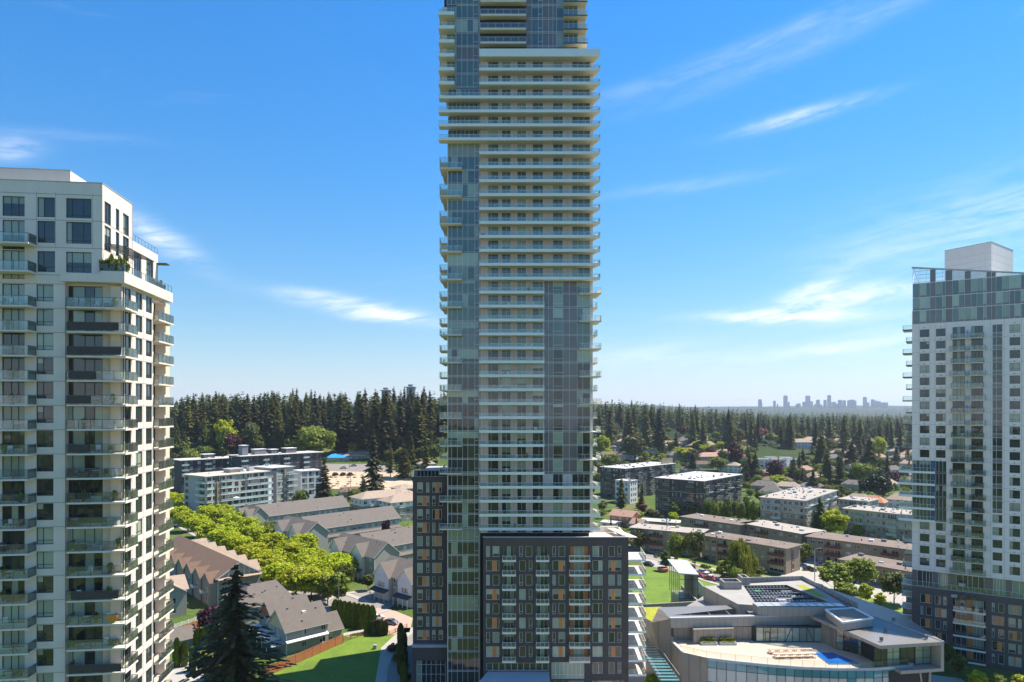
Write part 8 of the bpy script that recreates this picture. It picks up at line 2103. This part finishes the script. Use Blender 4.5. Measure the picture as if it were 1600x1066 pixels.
for q, j in enumerate(jt):
    z = LTZ[j+21]+.11
    for (pa, pb2, v, wh) in ((110, 192, -.55, 'wide balcony of the left tower'), (2, 40, -.9, 'left-edge balcony of the left tower')):
        n = rg.randint(2, 5) if pa > 50 else rg.randint(1, 3)
        ks = rg.sample(range(9), n)
        for i, k in enumerate(ks): clutter(k, LTF, LTF.u(pa+(pb2-pa)*(i+rg.uniform(.2, .8))/n), v+rg.uniform(0, .6), z, 'on the %s %s' % (ordn[q], wh), 'clutter on the balconies of the left tower')
# brown mesh screens tied to some railings
for q, (j, a, b_) in enumerate(((1, 106, 190), (2, 106, 186), (-1, 106, 142), (0, 108, 150), (-9, 112, 186), (-12, 108, 190), (-3, 108, 140))):
    z = LTZ[j+21]+.2; f = LTF; u0 = f.u(a, -1.1); u1 = f.u(b_, -1.1); m = MB(); m.box(0, u1-u0, -.02, 0, .02, .95, M_BRMESH); n_ = int((u1-u0)/1.2)
    p = f.xy(u0, -1.235); o = link('mesh_screen', m.mesh('mesh_screen'), None, (p.x, p.y, z), f.a); o['label'] = 'brown mesh screen tied to the railing of a wide balcony, '+['second', 'topmost', 'fourth', 'third', 'third lowest', 'lowest', 'fifth'][q]+' one'; o['category'] = 'screen'
m = MB(); m.box(0, 1.1, -.04, .04, 0, .75, mat('orange_cloth', (.75, .28, .03), .9, .1)); m.box(.1, 1.0, -.06, -.04, .1, .7, mat('orange_cloth', (.75, .28, .03)))
p = LTF.xy(LTF.u(168, -1.2), -1.27); o = link('orange_towel', m.mesh('orange_towel'), None, (p.x, p.y, LTZ[-10+21]+.45), LTF.a); o['label'] = 'bright orange towel hung over a balcony railing of the left tower'; o['category'] = 'towel'
# terrace plants on the left tower
zt_ = CAMZ-(430-HY)*LTF.xy(LTF.u(198)).y/FPX
for i in range(9):
    p = LTF.xy(.15+i*.26, -.1+(i % 3)*.35); tree('s', (p.x, p.y, zt_+.02), rg.uniform(1.7, 2.4), rg.uniform(1.0, 1.3), 'green', 'bushy green terrace plant under the pergola of the left tower', 'plant', 'plants on the terrace of the left tower', name='terrace_plant')
for i in range(5):
    p = LTF.xy(LTF.u(190)-.1, 9.5+i*.9); tree('s', (p.x, p.y, zt_+.02), rg.uniform(1, 1.6), 1.1, 'green' if i % 2 else 'olive', 'low shrub along the side rail of the left tower terrace', 'plant', 'shrubs along the terrace side rail', name='terrace_shrub')
# balcony clutter on the right tower, plants in the sky terrace
RF = Fac(P0, RA)
for n in range(-18, 5):
    z = RF.z(602, RF.u(1445))+PITCH*n-.95+.18
    for px in (1491, 1503, 1521, 1533):
        if rg.random() < .5: clutter(rg.choice([0, 1, 3, 4, 5, 6, 7, 8]), RF, RF.u(px), -.75, z, 'on one of the small stacked balconies of the right tower', 'things on the small balconies of the right tower')
for k in [q_ for q_ in range(0, 34) for _ in (0, 1)]:
    if rg.random() < .8: clutter(rg.choice([0, 1, 4, 5]), Fac((0, 140), 0), (rg.uniform(752, 846)-800)*140/FPX, -.9, 33.52+2.82*max(k, 0)+.24, 'on a long front balcony of the tallest tower', 'things on the long balconies of the tallest tower')
# ---------------- air: light haze over the whole place
hb = MB(); hb.box(-9500, 9500, -1000, 12500, -1.2, 185, None) if False else None
m = bpy.data.materials.new('summer_haze'); m.use_nodes = True; t = m.node_tree; t.nodes.clear(); pv_ = t.nodes.new('ShaderNodeVolumePrincipled'); pv_.inputs['Density'].default_value = HAZE; pv_.inputs['Color'].default_value = (.80, .90, 1, 1); pv_.inputs['Anisotropy'].default_value = .2
oo = t.nodes.new('ShaderNodeOutputMaterial'); t.links.new(pv_.outputs[0], oo.inputs['Volume'])
hb = MB(); hb.box(-13000, 13000, -1000, 13500, -6, 190, m); o = link('haze', hb.mesh('haze')); o['kind'] = 'stuff'; o['label'] = 'thin blue summer haze over the whole place'; o['category'] = 'haze'
